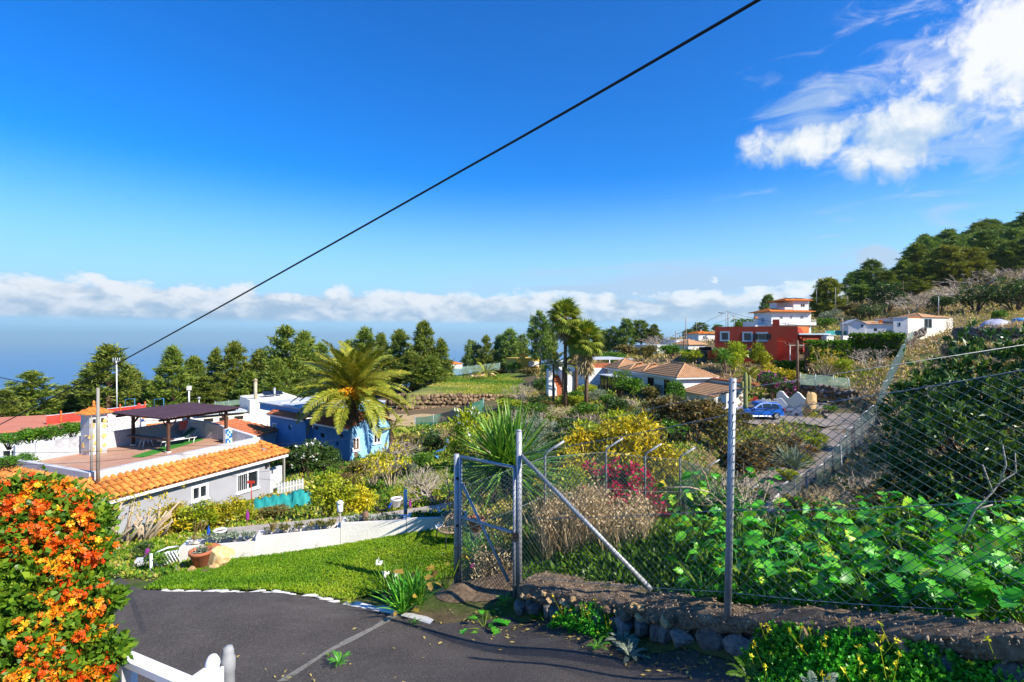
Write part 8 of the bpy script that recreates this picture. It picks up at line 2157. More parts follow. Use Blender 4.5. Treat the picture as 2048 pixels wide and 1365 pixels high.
def date_palm(p, h, L, nf, label, name='date_palm', fruit=True, r0=.42, meshes=None):
 t = thing(name, label, 'palm', p)
 g = G(); n = 26; prof_ = []
 for i in range(n): z = h * i / (n - 1); prof_.append((r0 * (1.1 - .25 * min(1, z / h * 2) + (.35 * max(0, (z / h - .7) / .3) if fruit else 0)) * (1 + (.07 if i % 2 else -.05)), z - .2))
 g.lathe(prof_, 12); g.build('trunk', M['palm_trunk'], t)
 if fruit:
  g = G()
  for i in range(110):
   z = h * rp_.uniform(.45, 1.0); a = rp_.uniform(0, 6.28); rr_ = r0 * (1.0 + .4 * max(0, (z / h - .6) / .4)); g.box((rr_ * math.cos(a), rr_ * math.sin(a), z), (.26, .14, .10), (0, -.7, a))
  o = g.build('leaf_bases', M['palm_trunk'], t); o['kind'] = 'stuff'
 for i in range(nf):
  f = (i + .5) / nf; el_ = 1.42 - 1.85 * f ** .95 if fruit else 1.1 - 1.5 * f
  o = link('frond', meshes[int(rp_.integers(len(meshes)))], t, (0.12 * math.cos(i * 2.4), .12 * math.sin(i * 2.4), h - .15 - .1 * f), (rp_.normal() * .25, -el_, i * 2.39996 + rp_.normal() * .15)); o.scale = (L * rp_.uniform(.9, 1.08),) * 3
 return t
M['palm_trunk'] = mat('palm_trunk', (.085, .05, .03), (.20, .125, .07), 6, .9, .9, 18)
FRD = [frond_mesh('frond', 1.0, 62, .026, .17, a, LM['palm'], rp_, .55) for a in ((.10, .30), (.16, .40), (.04, .24), (.12, .46))]
bp_ = ground(706, 39.2)
bigp = date_palm(bp_, 5.3, 4.7, 74, 'large date palm with orange fruit stalks in front of the blue house', meshes=FRD)
for i in range(9):     # orange fruit stalks
 a = -2.9 + i * .31; q = np.array([[math.cos(a) * (.2 + 1.1 * s), math.sin(a) * (.2 + 1.1 * s), 5.3 + 1.0 * s - .9 * s * s] for s in np.linspace(.2, 1.2, 5)])
 e = q[-1]; C = e + rp_.normal(size=(26, 3)) * [.16, .16, .2]; V, F, T = fol(C, np.tile([0, 0, -1.], (26, 1)), 6, .22, .07, .8, np.full(26, .95), .1, rp_); V2, F2 = segs(q[:-1], q[1:], .035, .03, 4)
 fol_obj('fruit_cluster', (np.concatenate([V, V2]), np.concatenate([F, F2 + len(V)]), np.concatenate([T, np.full(len(F2), .5)])), LM['orange'], bigp)
for px, Y, h, L, nf, lab in ((1107, 53, 4.6, 2.7, 13, 'slim yellowish feather palm left of the fan palms'), (1126, 54, 4.2, 2.3, 12, 'second slim feather palm under the fan palms'), (972, 104, 2.6, 3.4, 14, 'yellow feather palm by the yellow house garden'), (783, 41.4, 2.4, 1.5, 11, 'small young palm at the corner of the pale blue wall'), (1500, 61, 1.6, 2.4, 22, 'dark feather palm right of the yucca palm')):
 date_palm(ground(px, Y), h, L, nf, lab, 'feather_palm', False, .13, FRD)
def fan_mesh(r):
 n = 22; V = []; F = []; T = []
 for i in range(n):
  a = -2.2 + 4.4 * i / (n - 1); d = np.array([math.cos(a), math.sin(a), 0]); s = np.array([-d[1], d[0], 0]); l = .5 * (1 - .1 * abs(a)) * r.uniform(.9, 1.1); b = len(V)
  V += [np.array([.45, 0, 0]), np.array([.45, 0, 0]) + d * l * .6 + s * .032 + [0, 0, .02], np.array([.45, 0, 0]) + d * l - np.array([0, 0, .16]), np.array([.45, 0, 0]) + d * l * .6 - s * .032]; F.append((b, b + 1, b + 2, b + 3)); T.append(.5 + .2 * r.normal())
 V2, F2 = segs([[0, 0, 0]], [[.45, 0, 0]], .012, .01, 4)
 return arr_mesh('frond', np.concatenate([np.array(V), V2]), np.concatenate([np.array(F), F2 + len(V)]), LM['fan'], tint=np.clip(T + [.8] * 4, 0, 1))
FAN = [fan_mesh(rp_) for _ in range(3)]
def fan_palm(px, py_top, Y, R_, label, skirt):
 p = ground(px, Y); h = (HOR - py_top) / FOC * Y - p.z - R_ * .8; t = thing('fan_palm', label, 'palm', p)
 g = G(); g.tube([(0, 0, -.2), (.05, 0, h * .3), (.02, 0, h)], [.26, .19, .17], 10); g.build('trunk', M['palm_trunk'], t)
 for i in range(46):
  f = (i + .5) / 46; el_ = 1.45 - 2.2 * f
  o = link('frond', FAN[i % 3], t, (0, 0, h - .5 * f), (rp_.normal() * .3, -el_, i * 2.39996)); o.scale = (R_ * rp_.uniform(.9, 1.15),) * 3
 n = int(260 * skirt); z = h - .5 - rp_.random(n) * skirt * 2.6; a = rp_.uniform(0, 6.28, n); C = np.stack([.25 * np.cos(a), .25 * np.sin(a), z], -1)
 fol_obj('dead_skirt', fol(C, np.stack([np.cos(a) * .5, np.sin(a) * .5, -1 + 0 * a], -1), 4, .95, .10, .25, np.full(n, .3), .25, rp_), LM['dry'], t)
fan_palm(1152, 640, 57, 1.9, 'third fan palm standing behind and between the twin fan palms', .7); fan_palm(1130, 598, 52, 2.2, 'taller fan palm left of its twin in front of the villa', .55); fan_palm(1172, 642, 51, 2.2, 'shorter fan palm with a long dead skirt in front of the villa', 1.0)
# spiky rosettes and other blade plants
def blade_mesh(L, w, lm, bend=.15, n=4):
 V = []; F = []
 for i in range(n + 1):
  s = i / n; ww = w * (1 - s) ** .6 * (.6 + .8 * min(s * 3, 1)) * .5 if i < n else 0
  V += [(s * L, ww, .25 * ww - bend * L * s * s), (s * L, -ww, .25 * ww - bend * L * s * s), (s * L, 0, -.1 * w * (1 - s) - bend * L * s * s)]
 for i in range(n): a = i * 3; F += [(a, a + 3, a + 5, a + 2), (a + 2, a + 5, a + 4, a + 1)]
 return arr_mesh('blade', V, F, lm, tint=rng.random(len(F)))
def rosette(p, L, w, n, lm, label, name, cat, heads=1, spread=1.2, bend=.12, part='blade', trunk=0.0, hspread=.5, up=1.5):
 t = thing(name, label, cat, p); ms = [blade_mesh(1, w / L, LM[lm], b) for b in (bend * .4, bend, bend * 1.6)]
 for k in range(heads):
  o0 = Vector((rp_.normal() * hspread, rp_.normal() * hspread * .6, trunk * rp_.uniform(.75, 1.05))) if heads > 1 else Vector((0, 0, trunk))
  if trunk: g = G(); g.tube([(o0.x * .3, o0.y * .3, -.2), o0], .09, 7); g.build('stem', M['bark'], t)
  for i in range(n // heads):
   f = (i + .5) / (n // heads); o = link(part, ms[i % 3], t, o0, (rp_.normal() * .3, -(up - spread * f + rp_.normal() * .08), i * 2.39996 + rp_.normal() * .2)); o.scale = (L * rp_.uniform(.8, 1.1),) * 3
 return t
rosette(P(1018, 972, 13.4), 1.75, .08, 290, 'blade', 'large spiky yucca-like plant behind the gate post', 'spiky_plant', 'plant', 3, 1.9, .08, trunk=.55, hspread=.30)
rosette(ground(1455, 66), 1.6, .10, 90, 'blade', 'yucca palm with a green spiky head before the red house', 'yucca', 'plant', 2, 2.1, .2, trunk=2.6, hspread=.5)
rosette(P(1552, 940, 28.5), 1.5, .10, 110, 'grey', 'pale green flax clump beside the lane', 'flax_plant', 'plant', 3, 1.0, .22, hspread=.5)
rosette(ground(1466, 46.5), .9, .08, 40, 'blade', 'small agave at the blue car bonnet', 'agave', 'plant', 1, 1.4, .05)
rosette(P(838, 1212, 8.75), .62, .038, 130, 'bright', 'clump of long green iris leaves in the flower bed by the gate', 'iris_clump', 'plant', 6, .85, .20, hspread=.22)
rosette(P(775, 1200, 9.3), .5, .034, 60, 'green', 'dark leafy lily clump left of the iris leaves', 'lily_clump', 'plant', 4, .9, .15, hspread=.16, trunk=.12)
rosette(P(970, 1120, 11.2), .7, .03, 90, 'bright', 'green strap leaves behind the gate mesh', 'iris_clump', 'plant', 4, 1.0, .3, hspread=.3)
rosette(P(547, 1063, 13.35), .30, .04, 16, 'rust', 'orange aloe in the second planter', 'aloe', 'plant', 1, .8, -.1); rosette(P(388, 1082, 12.75), .2, .03, 12, 'rust', 'small red aloe in the lowest planter', 'aloe', 'plant', 1, .8, -.1); rosette(P(398, 1068, 14.6), .42, .035, 14, 'rust', 'orange-stemmed aloe behind the lowest planter', 'aloe', 'plant', 2, .7, -.1, hspread=.08)
rosette(P(312, 1118, 12.2), .36, .05, 16, 'lime', 'lime green agave above the white trellis', 'agave', 'plant', 1, 1.3, .05)
for i, (q, lab) in enumerate(((POT1, 'grey succulent in the wide terracotta pot'), (POT2, 'yellow green succulent in the leaning pot'))): rosette(Vector(q.location) + Vector((0, 0, .33)), .17, .035, 46, ('grey', 'lime')[i], lab, 'succulent', 'plant', 5, 1.5, .05, part='leaf', hspread=.09)
t = thing('cactus', 'tall column cactus with three arms at the garage end wall', 'cactus', P(1491, 818, 46.2))
for dx, h0, h in ((0, 0, 3.3), (.35, 1.6, 3.0), (-.3, 1.9, 2.5)):
 g = G(); V = [(r_ * .2 * (1 if h_ < .97 else .55), z_) for h_ in (0, .1, .3, .6, .9, .97, 1.0) for r_, z_ in [(1 if dx == 0 else .75, h0 + (h - h0) * h_)]]; g.lathe(V, 9, (dx, 0, 0));
 if dx: g.tube([(0, 0, h0 - .25), (dx * .7, 0, h0 - .12), (dx, 0, h0 + .1)], .12, 7)
 g.build('column', mat('cactus_skin', (.16, .19, .05), (.30, .29, .10), 4, .7, .3, 20), t)
for i, (Fr, lab) in enumerate(zip(PLF, ('low succulents in the lowest planter', 'low succulents in the second planter', 'low succulents in the third planter', 'low succulents in the highest planter'))):
 n = 46; C = np.stack([rp_.uniform(.15, Fr.len - .15, n), rp_.uniform(.14, .36, n), np.full(n, (.66, .71, .69, .63)[i])], -1); o = fol_obj('succulents', fol(C, np.tile([0, 0, 1.], (n, 1)), 14, .085, .035, .9, .4 + .3 * rp_.normal(size=n), .1, rp_, .6), LM[('grey', 'olive', 'grey', 'green')[i]], None, Fr.o); o.rotation_euler = (0, 0, Fr.rz); tag(o, lab, 'ground cover', kind='stuff')
# ground cover
def on_ground(px, Y): x = (px - 1024.) / FOC * Y; return np.stack([x, Y, H(x, Y)], -1)
def clear(Q):
 ok = np.ones(len(Q), bool)
 for poly in (drive_poly, lawn_poly, [(p.x, p.y) for p in FIELD], [(p.x, p.y) for p in PLOT]): ok &= ~inpoly(Q[:, 0], Q[:, 1], poly)
 for Fr, x0, x1, y0, y1 in BLK:
  d = Q - np.array(Fr.o); lx = d @ np.array(Fr.x); ly = d @ np.array(Fr.y); ok &= ~((lx > x0) & (lx < x1) & (ly > y0) & (ly < y1))
 for pl, hw, _ in STRIPS:
  a = np.array([tuple(p)[:2] for p in pl]); ok &= np.hypot(Q[:, None, 0] - a[None, :, 0], Q[:, None, 1] - a[None, :, 1]).min(1) > hw
 return ok
def cover(name, n, px0, px1, Y0, Y1, k, L, Wd, lm, label, cat, tfun, spread=.6, grow=.012):
 px = rp_.uniform(px0, px1, n); Y = np.exp(rp_.uniform(math.log(Y0), math.log(Y1), n)); Q = on_ground(px, Y); Q = Q[clear(Q)]
 sc = (L + grow * Q[:, 1])[:, None]
 V, F, T = fol(Q * 0, np.tile([0, 0, 1.], (len(Q), 1)), k, 1, Wd / L, spread, tfun(Q), .12, rp_, .7)
 V = V * np.repeat(sc, k * 4, 0) + np.repeat(Q, k * 4, 0)
 return tag(fol_obj(name, (V, F, T), LM[lm]), label, cat, kind='stuff')
cover('undergrowth', 34000, -80, 2120, 11, 62, 7, .05, .021, 'weed', 'mixed weeds and dry grass covering the slopes', 'undergrowth', lambda Q: np.clip(.42 + .55 * fbm(Q[:, 0] * .16, Q[:, 1] * .16, 3) + .12 * (Q[:, 0] > 9) + .42 * ((Q[:, 0] / Q[:, 1] > .6) & (Q[:, 1] > 14)) + .16 * rp_.normal(size=len(Q)), 0, 1), 1.0, .0062)
cover('slope_grass', 9000, 1050, 2150, 62, 220, 6, .2, .07, 'weed', 'dry grass and weeds on the far slopes', 'grass', lambda Q: np.clip(.82 + .35 * fbm(Q[:, 0] * .05, Q[:, 1] * .05, 3), 0, 1), grow=.004)
cover('valley_scrub', 4000, -200, 740, 58, 160, 6, .5, .22, 'weed', 'low scrub below the pines on the left', 'scrub', lambda Q: np.clip(.2 + .3 * fbm(Q[:, 0] * .08, Q[:, 1] * .08, 3), 0, 1), grow=.006)
cover('bank_weeds', 9000, 1040, 2100, 7.2, 15, 8, .05, .022, 'green', 'green weeds on the bank behind the front fence', 'weeds', lambda Q: np.clip(.5 + .4 * fbm(Q[:, 0] * .6, Q[:, 1] * .6, 3), 0, 1), grow=.008)
def fill(name, poly, n, k, L, Wd, lm, label, cat, tf, lift=.04, spread=.7, zf=None):
 a = np.array(poly); lo, hi = a.min(0), a.max(0); q = lo + rp_.random((n, 2)) * (hi - lo); q = q[inpoly(q[:, 0], q[:, 1], poly)]
 z = (H(q[:, 0], q[:, 1]) if zf is None else zf(q)) + lift; Q = np.stack([q[:, 0], q[:, 1], z], -1)
 return tag(fol_obj(name, fol(Q, np.tile([0, 0, 1.], (len(Q), 1)), k, L, Wd, spread, tf(Q), .14, rp_, .5), LM[lm]), label, cat, kind='stuff')
fill('lawn_grass', lawn_poly, 20000, 7, .046, .017, 'grass', 'short clover and grass of the small lawn', 'grass', lambda Q: np.clip(.42 + .5 * fbm(Q[:, 0] * .9, Q[:, 1] * .9, 3) + .5 * np.clip(.45 - (Q[:, 1] - 9.7), 0, .45), 0, 1))
def plane_z(pts):
 A_ = np.array([[p.x, p.y, 1] for p in pts]); c, *_ = np.linalg.lstsq(A_, np.array([p.z for p in pts]), rcond=None); return lambda q: q @ c[:2] + c[2]
fill('field_grass', [(p.x, p.y) for p in FIELD], 9000, 6, .30, .07, 'weed', 'sunlit grass of the terrace field', 'grass', lambda Q: np.clip(.36 + .5 * fbm(Q[:, 0] * .12, Q[:, 1] * .2, 3), 0, 1), .02, zf=plane_z(FIELD))
for (px0, px1, Y0, Y1, h, n, lab) in ((1085, 1205, 9.4, 11.4, .92, 330, 'tall tan dry grass behind the fence brace'), (1205, 1300, 8.8, 11.5, .5, 200, 'shorter dry grass right of the tall dry grass'), (955, 1030, 9.8, 10.8, .35, 120, 'sparse dry grass inside the gate')):
 Q = on_ground(rp_.uniform(px0, px1, n), rp_.uniform(Y0, Y1, n)); V, F, T = fol(Q, np.tile([0, 0, 1.], (n, 1)), 4, h, .014, .22, np.full(n, .5), .25, rp_, .1); tip = Q + np.array([0, 0, h * .8]) + rp_.normal(size=(n, 3)) * [.1, .1, .14]
 tag(fol_obj('dry_grass', [(V, F, T), fol(tip, np.tile([0, 0, 1.], (n, 1)), 9, .075, .03, 1.0, np.full(n, .55), .25, rp_, 1.6)], LM['dry']), lab, 'dry grass', kind='stuff')
# big-leaved plants behind the fence
def lobed_leaf(lm, L=1.0, lobes=5):
 V = [(0, 0, 0)]; n = lobes * 2 + 1; up = [];
 for s in (1, -1):
  for i in range(1, n): f = i / n; w = .30 * math.sin(min(1, f * 1.15 + .08) * PI) ** .8 * (1.12 if i % 2 else .62); up.append((f, s * w, .30 * w - .34 * f * f))
 V += up + [(1, 0, -.34)]; mid = [(i / n, 0, .02 - .30 * (i / n) ** 2 - .03) for i in range(1, n)]; b = len(V); V += mid; m_ = n - 1; F = []; e = len(up) + 1
 for si, o in ((0, 1), (1, 1 + m_)):
  F.append((0, b, o) if si else (0, o, b))
  for i in range(m_ - 1): q = (o + i, o + i + 1, b + i + 1, b + i); F.append(q if not si else tuple(reversed(q)))
  F.append((o + m_ - 1, e, b + m_ - 1) if not si else (b + m_ - 1, e, o + m_ - 1))
 return arr_mesh('leaf', np.array(V) * L, F, lm, tint=np.clip(np.full(len(F), rp_.uniform(0, .93)) + .06 * rp_.normal(size=len(F)), 0, 1))
LL = [lobed_leaf(LM['bed'], 1, n) for n in (4, 5, 6, 5, 4, 6, 5, 4, 5, 6, 4)]
def leafy(p, s, n, label, group, meshes=LL, h=.5, name='leafy_plant'):
 t = thing(name, label, 'plant', p, 0, group); P0 = []; P1 = []
 for i in range(n):
  a = i * 2.39996 + rp_.normal() * .3; z = h * rp_.uniform(.35, 1.0); b = Vector((.10 * math.cos(a), .10 * math.sin(a), z * .8)); q = Vector((rp_.uniform(.1, .34) * math.cos(a), rp_.uniform(.1, .34) * math.sin(a), z))
  o = link('leaf', meshes[int(rp_.integers(len(meshes)))], t, q, (rp_.normal() * .5, rp_.uniform(-.45, .6), a)); o.scale = (s * rp_.uniform(.5, 1.35),) * 3; P0.append((0, 0, -.05)); P1.append(q)
 seg_obj('stalks', P0, P1, .009, LM['green'], t, .005, 4)
BG = 'big-leaved plants in the bed behind the fence'
k = 0
for Yoff, row in ((.26, 'front'), (.95, 'middle'), (1.6, 'back'), (2.4, 'rear')):
 for i in range(10):
  f = (i + rp_.uniform(.2, .8)) / 10; px = 1360 + 740 * f; Yb = 6.5 - (px - 1330) / 720 * 2.5; Y = Yb + Yoff; p = ground(px, Y); p.z = max(p.z, (-2.95 - (px - 1455) / 593 * -.55 if px > 1455 else -3.1) - .05 - Yoff * .06)
  leafy(p, .17 + .08 * f + .02 * (row != 'front'), 19, '%s plant, %s from the left in the %s row of the leafy bed' % (('lobed green', 'bright leafy')[i % 2], ['first', 'second', 'third', 'fourth', 'fifth', 'sixth', 'seventh', 'eighth', 'ninth', 'last'][i], row), BG, h=.29 + .25 * f + .09 * (row in ('back', 'rear')))
  k += 1
BP_ = [(CAPF[i] + capsec(i)[2] * .62) for i in range(18, len(CAPF), 4)]; BQ_ = [(CAPF[i] + capsec(i)[2] * 2.3) for i in range(18, len(CAPF), 4)]
fill('bed_weeds', [(p.x, p.y) for p in BP_] + [(p.x, p.y) for p in reversed(BQ_)], 5200, 7, .085, .05, 'bright', 'low green weeds under the big-leaved plants', 'weeds', lambda Q: np.clip(.4 + .5 * fbm(Q[:, 0] * .8, Q[:, 1] * .8, 3), 0, 1), .06, 1.0)
t = thing('pale_branches', 'pale bare forked branches behind the tall fence post', 'branch', P(1500, 1075, 9.6))
for px0, py0, px1, py1 in ((1500, 1075, 1420, 985), (1420, 985, 1330, 975), (1420, 985, 1395, 925), (1500, 1075, 1445, 1010), (1500, 1075, 1540, 960)):
 g = G(); a, b = P(px0, py0, 9.6) - t.location, P(px1, py1, 9.5) - t.location; g.tube([a, a.lerp(b, .5) + Vector((.03, 0, .05)), b], [.016, .013, .008], 5); g.build('branch', M['pale_bark'], t)
leafy(P(1400, 990, 10.2), .32, 12, 'drooping broad-leaved plant left of the tall post', None, h=.55, name='castor_plant'); leafy(P(1530, 1000, 10.5), .30, 12, 'drooping broad-leaved plant right of the tall post', None, h=.6, name='castor_plant'); leafy(P(1345, 1010, 10.8), .28, 10, 'broad-leaved plant below the crimson bush', None, h=.4, name='castor_plant')
t = thing('bare_sapling', 'thin grey bent leafless sapling at the right before the dark shrub', 'sapling', P(1925, 1070, 5.6)); o = t.location
for pts in (((1925, 1070), (1950, 1020), (1985, 985), (2000, 965), (2032, 945), (2030, 905)), ((2000, 965), (2012, 930), (2005, 890)), ((1985, 985), (1965, 930)), ((1950, 1020), (1985, 1010))):
 g = G(); q = [P(a, b, 5.6) - o for a, b in pts]; g.tube(q, [.012 * (1 - .6 * i / len(q)) for i in range(len(q))], 5); g.build('branch', M['grey_pole'], t)
# big dark shrub at the right
t = thing('dark_shrub', 'very large dark green shrub behind the fence at the right edge', 'shrub', ground(1975, 9.4))
lob = [(1805, 905, 9.6, .5), (1850, 830, 9.6, .6), (1900, 790, 9.8, .7), (1960, 760, 9.6, .8), (2030, 745, 9.4, .9), (2100, 780, 9.2, .9), (1845, 950, 9.2, .55), (1900, 890, 9.0, .75), (1970, 860, 8.9, .85), (2050, 860, 8.8, .9), (1880, 1000, 9.0, .5), (1950, 960, 8.8, .75), (2030, 960, 8.6, .8), (2100, 900, 8.6, .9), (1985, 1030, 8.6, .5), (1770, 920, 9.8, .25), (1800, 800, 9.9, .3), (1840, 770, 9.9, .3), (1790, 960, 9.6, .3)]
C = []; Dv = []; T = []
for px, py, Y, rad in lob:
 c = np.array(P(px, py, Y)); n = int((78 if px > 1900 else 52) * rad / .6); sub = unit(rp_.normal(size=(int(11 * rad / .6) + 3, 3)) + [0, -.4, .15]); d = unit(sub[rp_.integers(0, len(sub), n)] + .17 * rp_.normal(size=(n, 3))); C.append(c + d * rad * rp_.uniform(.6, 1.18, (n, 1))); Dv.append(unit(d + [0, 0, .35])); T.append(np.full(n, .32 + .12 * rp_.normal()) + .12 * rp_.normal(size=n))
fol_obj('foliage', fol(np.concatenate(C) - np.array(t.location), np.concatenate(Dv), 10, .155, .05, .6, np.concatenate(T) + .1, .16, rp_, .3, .2), LM['glossy'], t)
g = G()
for px, py, Y, rad in lob: q = P(px, py, Y) - t.location; g.tube([(0, 0, -.1), q * .45 + Vector((0, 0, .1)), q], [.05, .035, .012], 5)
g.build('stems', M['bark'], t)
# orange trumpet vine at the left
vt = thing('trumpet_vine', 'tall hedge-like vine covered with orange trumpet flowers at the lower left', 'vine', Vector((-3.5, 3.6, -4.1)))
lob = [(35, 1010, 4.9, .26), (110, 1020, 4.9, .27), (175, 1040, 4.85, .25), (40, 1090, 4.7, .32), (120, 1100, 4.7, .34), (190, 1100, 4.75, .24), (20, 1180, 4.5, .34), (110, 1190, 4.5, .36), (185, 1185, 4.55, .24), (30, 1270, 4.3, .34), (110, 1275, 4.3, .36), (180, 1265, 4.35, .22), (40, 1350, 4.15, .34), (130, 1350, 4.15, .34), (190, 1335, 4.2, .17), (-60, 1100, 4.7, .5), (-60, 1280, 4.4, .5), (205, 1225, 4.5, .14), (60, 990, 5.0, .16), (140, 995, 5.0, .16), (80, 1420, 4.1, .4)]
C = []; Dv = []
lob += [(250, 1190, 4.5, .08), (252, 1290, 4.3, .09), (228, 1090, 4.7, .10), (120, 972, 5.0, .10), (55, 965, 5.0, .09), (236, 1350, 4.2, .1), (225, 1030, 4.8, .07)]
lob = [(a * .87 + (7 * math.sin(b * .05)), b + 8, c * .77, d * .77) for a, b, c, d in lob]
for px, py, Y, rad in lob:
 n = int(185 * rad / .23); d = unit(rp_.normal(size=(n, 3)) + [.1, -.4, .15]); C.append(np.array(P(px, py, Y)) + d * rad * rp_.uniform(.6, 1.05, (n, 1))); Dv.append(d)
C = np.concatenate(C); Dv = np.concatenate(Dv); oo = np.array(vt.location)
fol_obj('foliage', fol(C - oo, unit(Dv + [0, 0, -.1]), 6, .058, .032, .8, .5 + .2 * rp_.normal(size=len(C)), .15, rp_, .7, .2), LM['green'], vt)
g = G()
for px, py, Y, rad in lob[:17]: q = P(px, py, Y) - vt.location; g.tube([(q.x * .4, q.y * .4, -.2), (q.x * .7, q.y * .7, q.z * .5), q], [.03, .02, .008], 5)
g.build('stems', M['bark'], vt)
def trumpet_mesh(s):
 """a spray of trumpet flowers: narrow tubes opening into five reflexed petals"""
 r = np.random.default_rng(s); V = []; F = []; T = []; tq = .07 + .115 * s
 for q in range(15):
  d = unit(r.normal(size=3) + np.array([.2, -.7, -.1])); a = unit(np.cross(d, r.normal(size=3))); b = np.cross(d, a); c = r.normal(size=3) * [.042, .03, .03]; L = r.uniform(.035, .055); t0 = np.clip(tq + r.normal() * .16, 0, .9); o = len(V)
  for rad, l in ((.003, 0), (.0075, L)):
   for k in range(5): an = 2 * PI * k / 5; V.append(c + d * l + (a * math.cos(an) + b * math.sin(an)) * rad)
  for k in range(5): F.append((o + k, o + (k + 1) % 5, o + 5 + (k + 1) % 5, o + 5 + k)); T.append(t0 + .05)
  for k in range(5):
   an = 2 * PI * (k + .5) / 5; e = c + d * (L + .003) + (a * math.cos(an) + b * math.sin(an)) * .026; V += [e + (b * math.cos(an) - a * math.sin(an)) * .011, e - (b * math.cos(an) - a * math.sin(an)) * .011]; F.append((o + 5 + k, o + 5 + (k + 1) % 5, len(V) - 2, len(V) - 1)); T.append(min(1, t0 + .2))
 return arr_mesh('flower_cluster', V, F, LM['orange'], tint=T)
TM = [trumpet_mesh(s) for s in range(6)]
cand = [i for i in rp_.permutation(len(Dv)) if Dv[i, 1] < -.05 or Dv[i, 2] > .5 or Dv[i, 0] > .6]; used = []
for i in cand:
 c = C[i]; pxx = c[0] / c[1] * FOC + 1024
 if pxx < -30: continue
 if vn(np.array(c[0] * 9 + c[1] * 4), np.array(c[2] * 9.)) < -.14 or any(np.linalg.norm(c - u) < .06 for u in used): continue
 used.append(c)
 if len(used) >= 270: break
for c, i in zip(used, cand): o = link('flower_cluster', random.choice(TM), vt, Vector(c - oo) + Vector((.01, -.05, .01)), (rp_.normal() * .4, rp_.normal() * .4, rp_.normal() * .5), rp_.uniform(.5, .95))
# weeds on the drive side of the wall
def at_foot(px, d):
 q = min(range(len(CAPF)), key=lambda i: abs(CAPF[i].x / CAPF[i].y * FOC + 1024 - px)); p, tt, nn = capsec(q); v = p - nn * d + tt * rp_.uniform(-.08, .08); return Vector((v.x, v.y, hz1(v.x, v.y) + .03))
def clover(px0, px1, n, dmax, hmax, label, nf, lm='bed', d0=0.0):
 a = at_foot((px0 + px1) / 2, .1); t = thing('clover_clump', label, 'plant', a, 0, 'clover clumps along the wall foot'); C = []
 for i in range(n): f = rp_.random(); d = d0 + dmax * rp_.random() ** 1.3; p = at_foot(px0 + (px1 - px0) * f, d); C.append((p.x, p.y, p.z + hmax * (1 - .6 * (d - d0) / dmax) * rp_.random() ** .6 * (.6 + .4 * math.sin(f * PI))))
 C = np.array(C) - np.array(a); fol_obj('foliage', fol(C, np.tile([0, -.25, 1.], (n, 1)), 8, .028, .028, 1.3, .42 + .25 * rp_.normal(size=n), .12, rp_, .5, .1), LM[lm], t)
 P0 = []; P1 = []
 for i in range(nf):
  q = Vector(C[int(rp_.integers(n))]); e = q + Vector((rp_.normal() * .08, rp_.normal() * .06, rp_.uniform(.12, .3))); P0.append(q); P1.append(e)
  V, F, T = fol(np.array([[0, 0, 0.]]), np.array([[.2, -.3, .6]]), 7, .035, .016, .6, np.array([.5]), .2, rp_); fol_obj('flower', (V, F, T), LM['yflower'], t, e)
 if nf: seg_obj('flower_stalks', P0, P1, .0028, LM['lime'], t, None, 3)
clover(1125, 1235, 420, .34, .30, 'yellow-flowered clover clump at the left part of the wall foot', 12); clover(1525, 1640, 700, .40, .38, 'yellow-flowered clover clump right of the tall post', 10); clover(1630, 1790, 1100, .50, .40, 'large clover clump along the wall at the lower right', 9); clover(1770, 1930, 1200, .60, .36, 'dense clover at the lower right under the cap', 6); clover(1900, 2150, 1200, .60, .30, 'clover at the lower right corner', 5)
for px0, px1, n, d, lab in ((1580, 1760, 900, .5, 'low clover spreading onto the asphalt at the lower right'), (1740, 2050, 1500, .8, 'low clover filling the lower right corner')): clover(px0, px1, n, d, .12, lab, 4, 'bright', .35)
C = np.array([tuple(at_foot(rp_.uniform(1060, 1760), abs(rp_.normal()) * .22 + .12) + Vector((0, 0, .012))) for _ in range(700)]); V, F, T = fol(C, rp_.normal(size=(700, 3)) * [1, 1, .05], 3, .11, .006, .5, np.full(700, .35), .25, rp_, .6)
V[:, 2] = np.repeat(C[:, 2], 12) + .006 + .01 * rp_.random(len(V)); tag(fol_obj('pine_litter', (V, F, T), LM['rust']), 'reddish dry pine needles along the wall foot', 'litter', kind='stuff')
def fern(p, s, n, lm, label, cat='plant', name='fern_weed'):
 me = frond_mesh('frond', 1.0, 16, .055, .20, (.35, .5), LM[lm], rp_, .1, .12); t = thing(name, label, cat, p)
 for i in range(n): o = link('frond', me, t, (0, 0, .01), (rp_.normal() * .15, -.35 - rp_.random() * .5, i * 2.4)); o.scale = (s * rp_.uniform(.7, 1.15),) * 3
for px, d, s, n, lm, lab in ((1262, .18, .30, 11, 'grey', 'thistle-like fern weed at the wall foot'), (1312, .42, .27, 12, 'grey', 'silvery fern weed on the asphalt edge'), (1240, .5, .2, 8, 'bright', 'small fern weed beside the clover clump'), (1700, .75, .3, 12, 'grey', 'silvery fern weed in the clover at the lower right'), (1560, .5, .22, 9, 'green', 'green fern weed before the right clover clump')): fern(at_foot(px, d), s, n, lm, lab)
for px, Y, s, n, lm, lab in ((678, 6.65, .20, 11, 'bright', 'flat green weed in the middle of the asphalt'), (658, 6.9, .10, 6, 'green', 'tiny weed left of the flat green weed'), (830, 8.1, .14, 8, 'bright', 'small weed at the white kerb'), (700, 9.05, .16, 9, 'lime', 'weed at the left end of the white kerb'), (1008, 8.75, .22, 10, 'bright', 'weed at the gate bottom right')): p = ground(px, Y); p.z += .035; fern(p, s, n, lm, lab)
leafy(ground(968, 8.1) + Vector((0, 0, .05)), .24, 12, 'bright lobed weed on the drive below the gate', None, h=.12, name='leafy_weed')
BL_ = [lobed_leaf(LM['brownleaf'], 1, 2) for _ in range(4)]
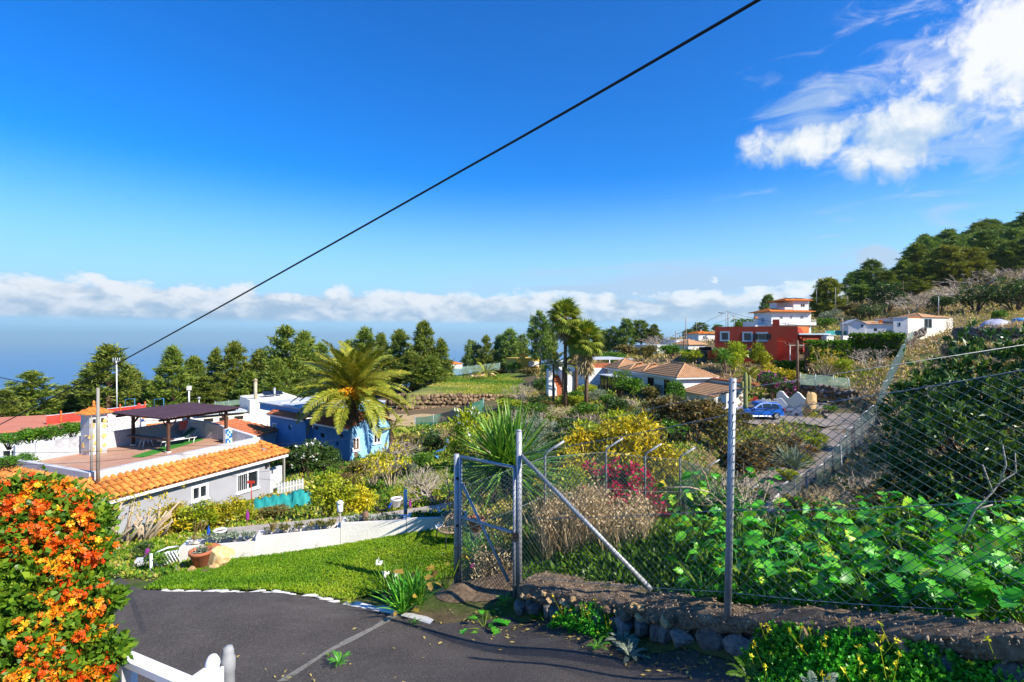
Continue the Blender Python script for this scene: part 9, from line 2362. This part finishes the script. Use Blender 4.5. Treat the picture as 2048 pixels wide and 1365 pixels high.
leafy(P(842, 1208, 8.6), .19, 7, 'yellow and brown leaved plant with bare stems in the flower bed', None, BL_, .68, 'dying_plant'); leafy(P(893, 1180, 9.5), .22, 9, 'brown-leaved plant beside the gate post', None, BL_, .75, 'dying_plant'); leafy(P(800, 1222, 8.5), .14, 5, 'small yellow-leaved sprig at the kerb', None, BL_, .2, 'dying_plant')
for px, py, Y, lab in ((757, 1126, 9.6, 'white flower above the lily clump'), (773, 1150, 9.2, 'small white flower left of the iris leaves'), (792, 1150, 9.1, 'white flower among the iris leaves'), (945, 1134, 10.3, 'pink flower head behind the gate')):
 p = P(px, py, Y); t = thing('flower', lab, 'flower', p); fol_obj('petals', fol(np.zeros((3, 3)), np.tile([0, -.3, 1.], (3, 1)), 7, .07, .045, .8, np.full(3, .5), .2, rp_, .4), LM['magenta' if 'pink' in lab else 'wflower'], t); seg_obj('stalk', [(0, 0, -.45)], [(0, 0, 0)], .006, LM['green'], t)
t = thing('pruned_shrub', 'heavily pruned shrub of thick pale bare branches below the grey house', 'shrub', ground(245, 17.5))
for i in range(34):
 a = rp_.uniform(-1.2, 1.2); lean = rp_.uniform(-.5, 1.6); b = Vector((rp_.uniform(-1.0, .9), rp_.uniform(-.4, .5), -.1)); e = b + Vector((lean * rp_.uniform(.3, 1.3), rp_.normal() * .3, rp_.uniform(.8, 1.7))); g = G(); g.tube([b, b.lerp(e, .5) + Vector((rp_.normal() * .08, 0, .1)), e], [.06, .045, .025], 6); g.build('branch', M['pale_bark'], t)
C = np.stack([rp_.uniform(-.9, 1.7, 70), rp_.normal(size=70) * .4, rp_.uniform(.9, 1.9, 70)], -1); fol_obj('leaves', fol(C, np.tile([0, 0, 1.], (70, 1)), 6, .11, .05, .9, np.full(70, .5), .25, rp_, 1.), LM['ylw'], t)
plant('green', 330, 12.1, .75, .5, 'leafy creeper growing over the white trellis', None, 'creeper', 'creeper', py=1128); plant('dark', 288, 13.6, .6, .5, 'dark shrub behind the concrete block', None, py=1118)
fill('garden_weeds', [xy(150, 0, 14.5), xy(330, 0, 14), xy(480, 0, 17), xy(560, 0, 20), xy(300, 0, 17.5), xy(150, 0, 17.5)], 5200, 6, .10, .03, 'grass', 'fresh green grass with yellow flowers left of the planters', 'grass', lambda Q: np.clip(.45 + .4 * fbm(Q[:, 0] * .7, Q[:, 1] * .7, 3), 0, 1))
fill('garden_grass', [xy(780, 0, 21), xy(880, 0, 22), xy(905, 0, 30), xy(800, 0, 31)], 4200, 6, .16, .045, 'grass', 'yellowish lit grass on the garden path behind the planters', 'grass', lambda Q: np.clip(.75 + .3 * fbm(Q[:, 0] * .5, Q[:, 1] * .5, 3), 0, 1))
V = [(x, .25 * math.sin(i), .9 * i / 6) for i in range(7) for x in (-.3, .3)]; F = [(2 * i, 2 * i + 1, 2 * i + 3, 2 * i + 2) for i in range(6)]
o = link('garden_lounger', arr_mesh('garden_lounger', [(y * 2 + z * 1.6, x, z) for x, y, z in V], F, M['blue_wall'], smooth=True), None, ground(850, 34)); tag(o, 'purple blue bent lounger leaning in the scrub before the olive hedge', 'lounger')
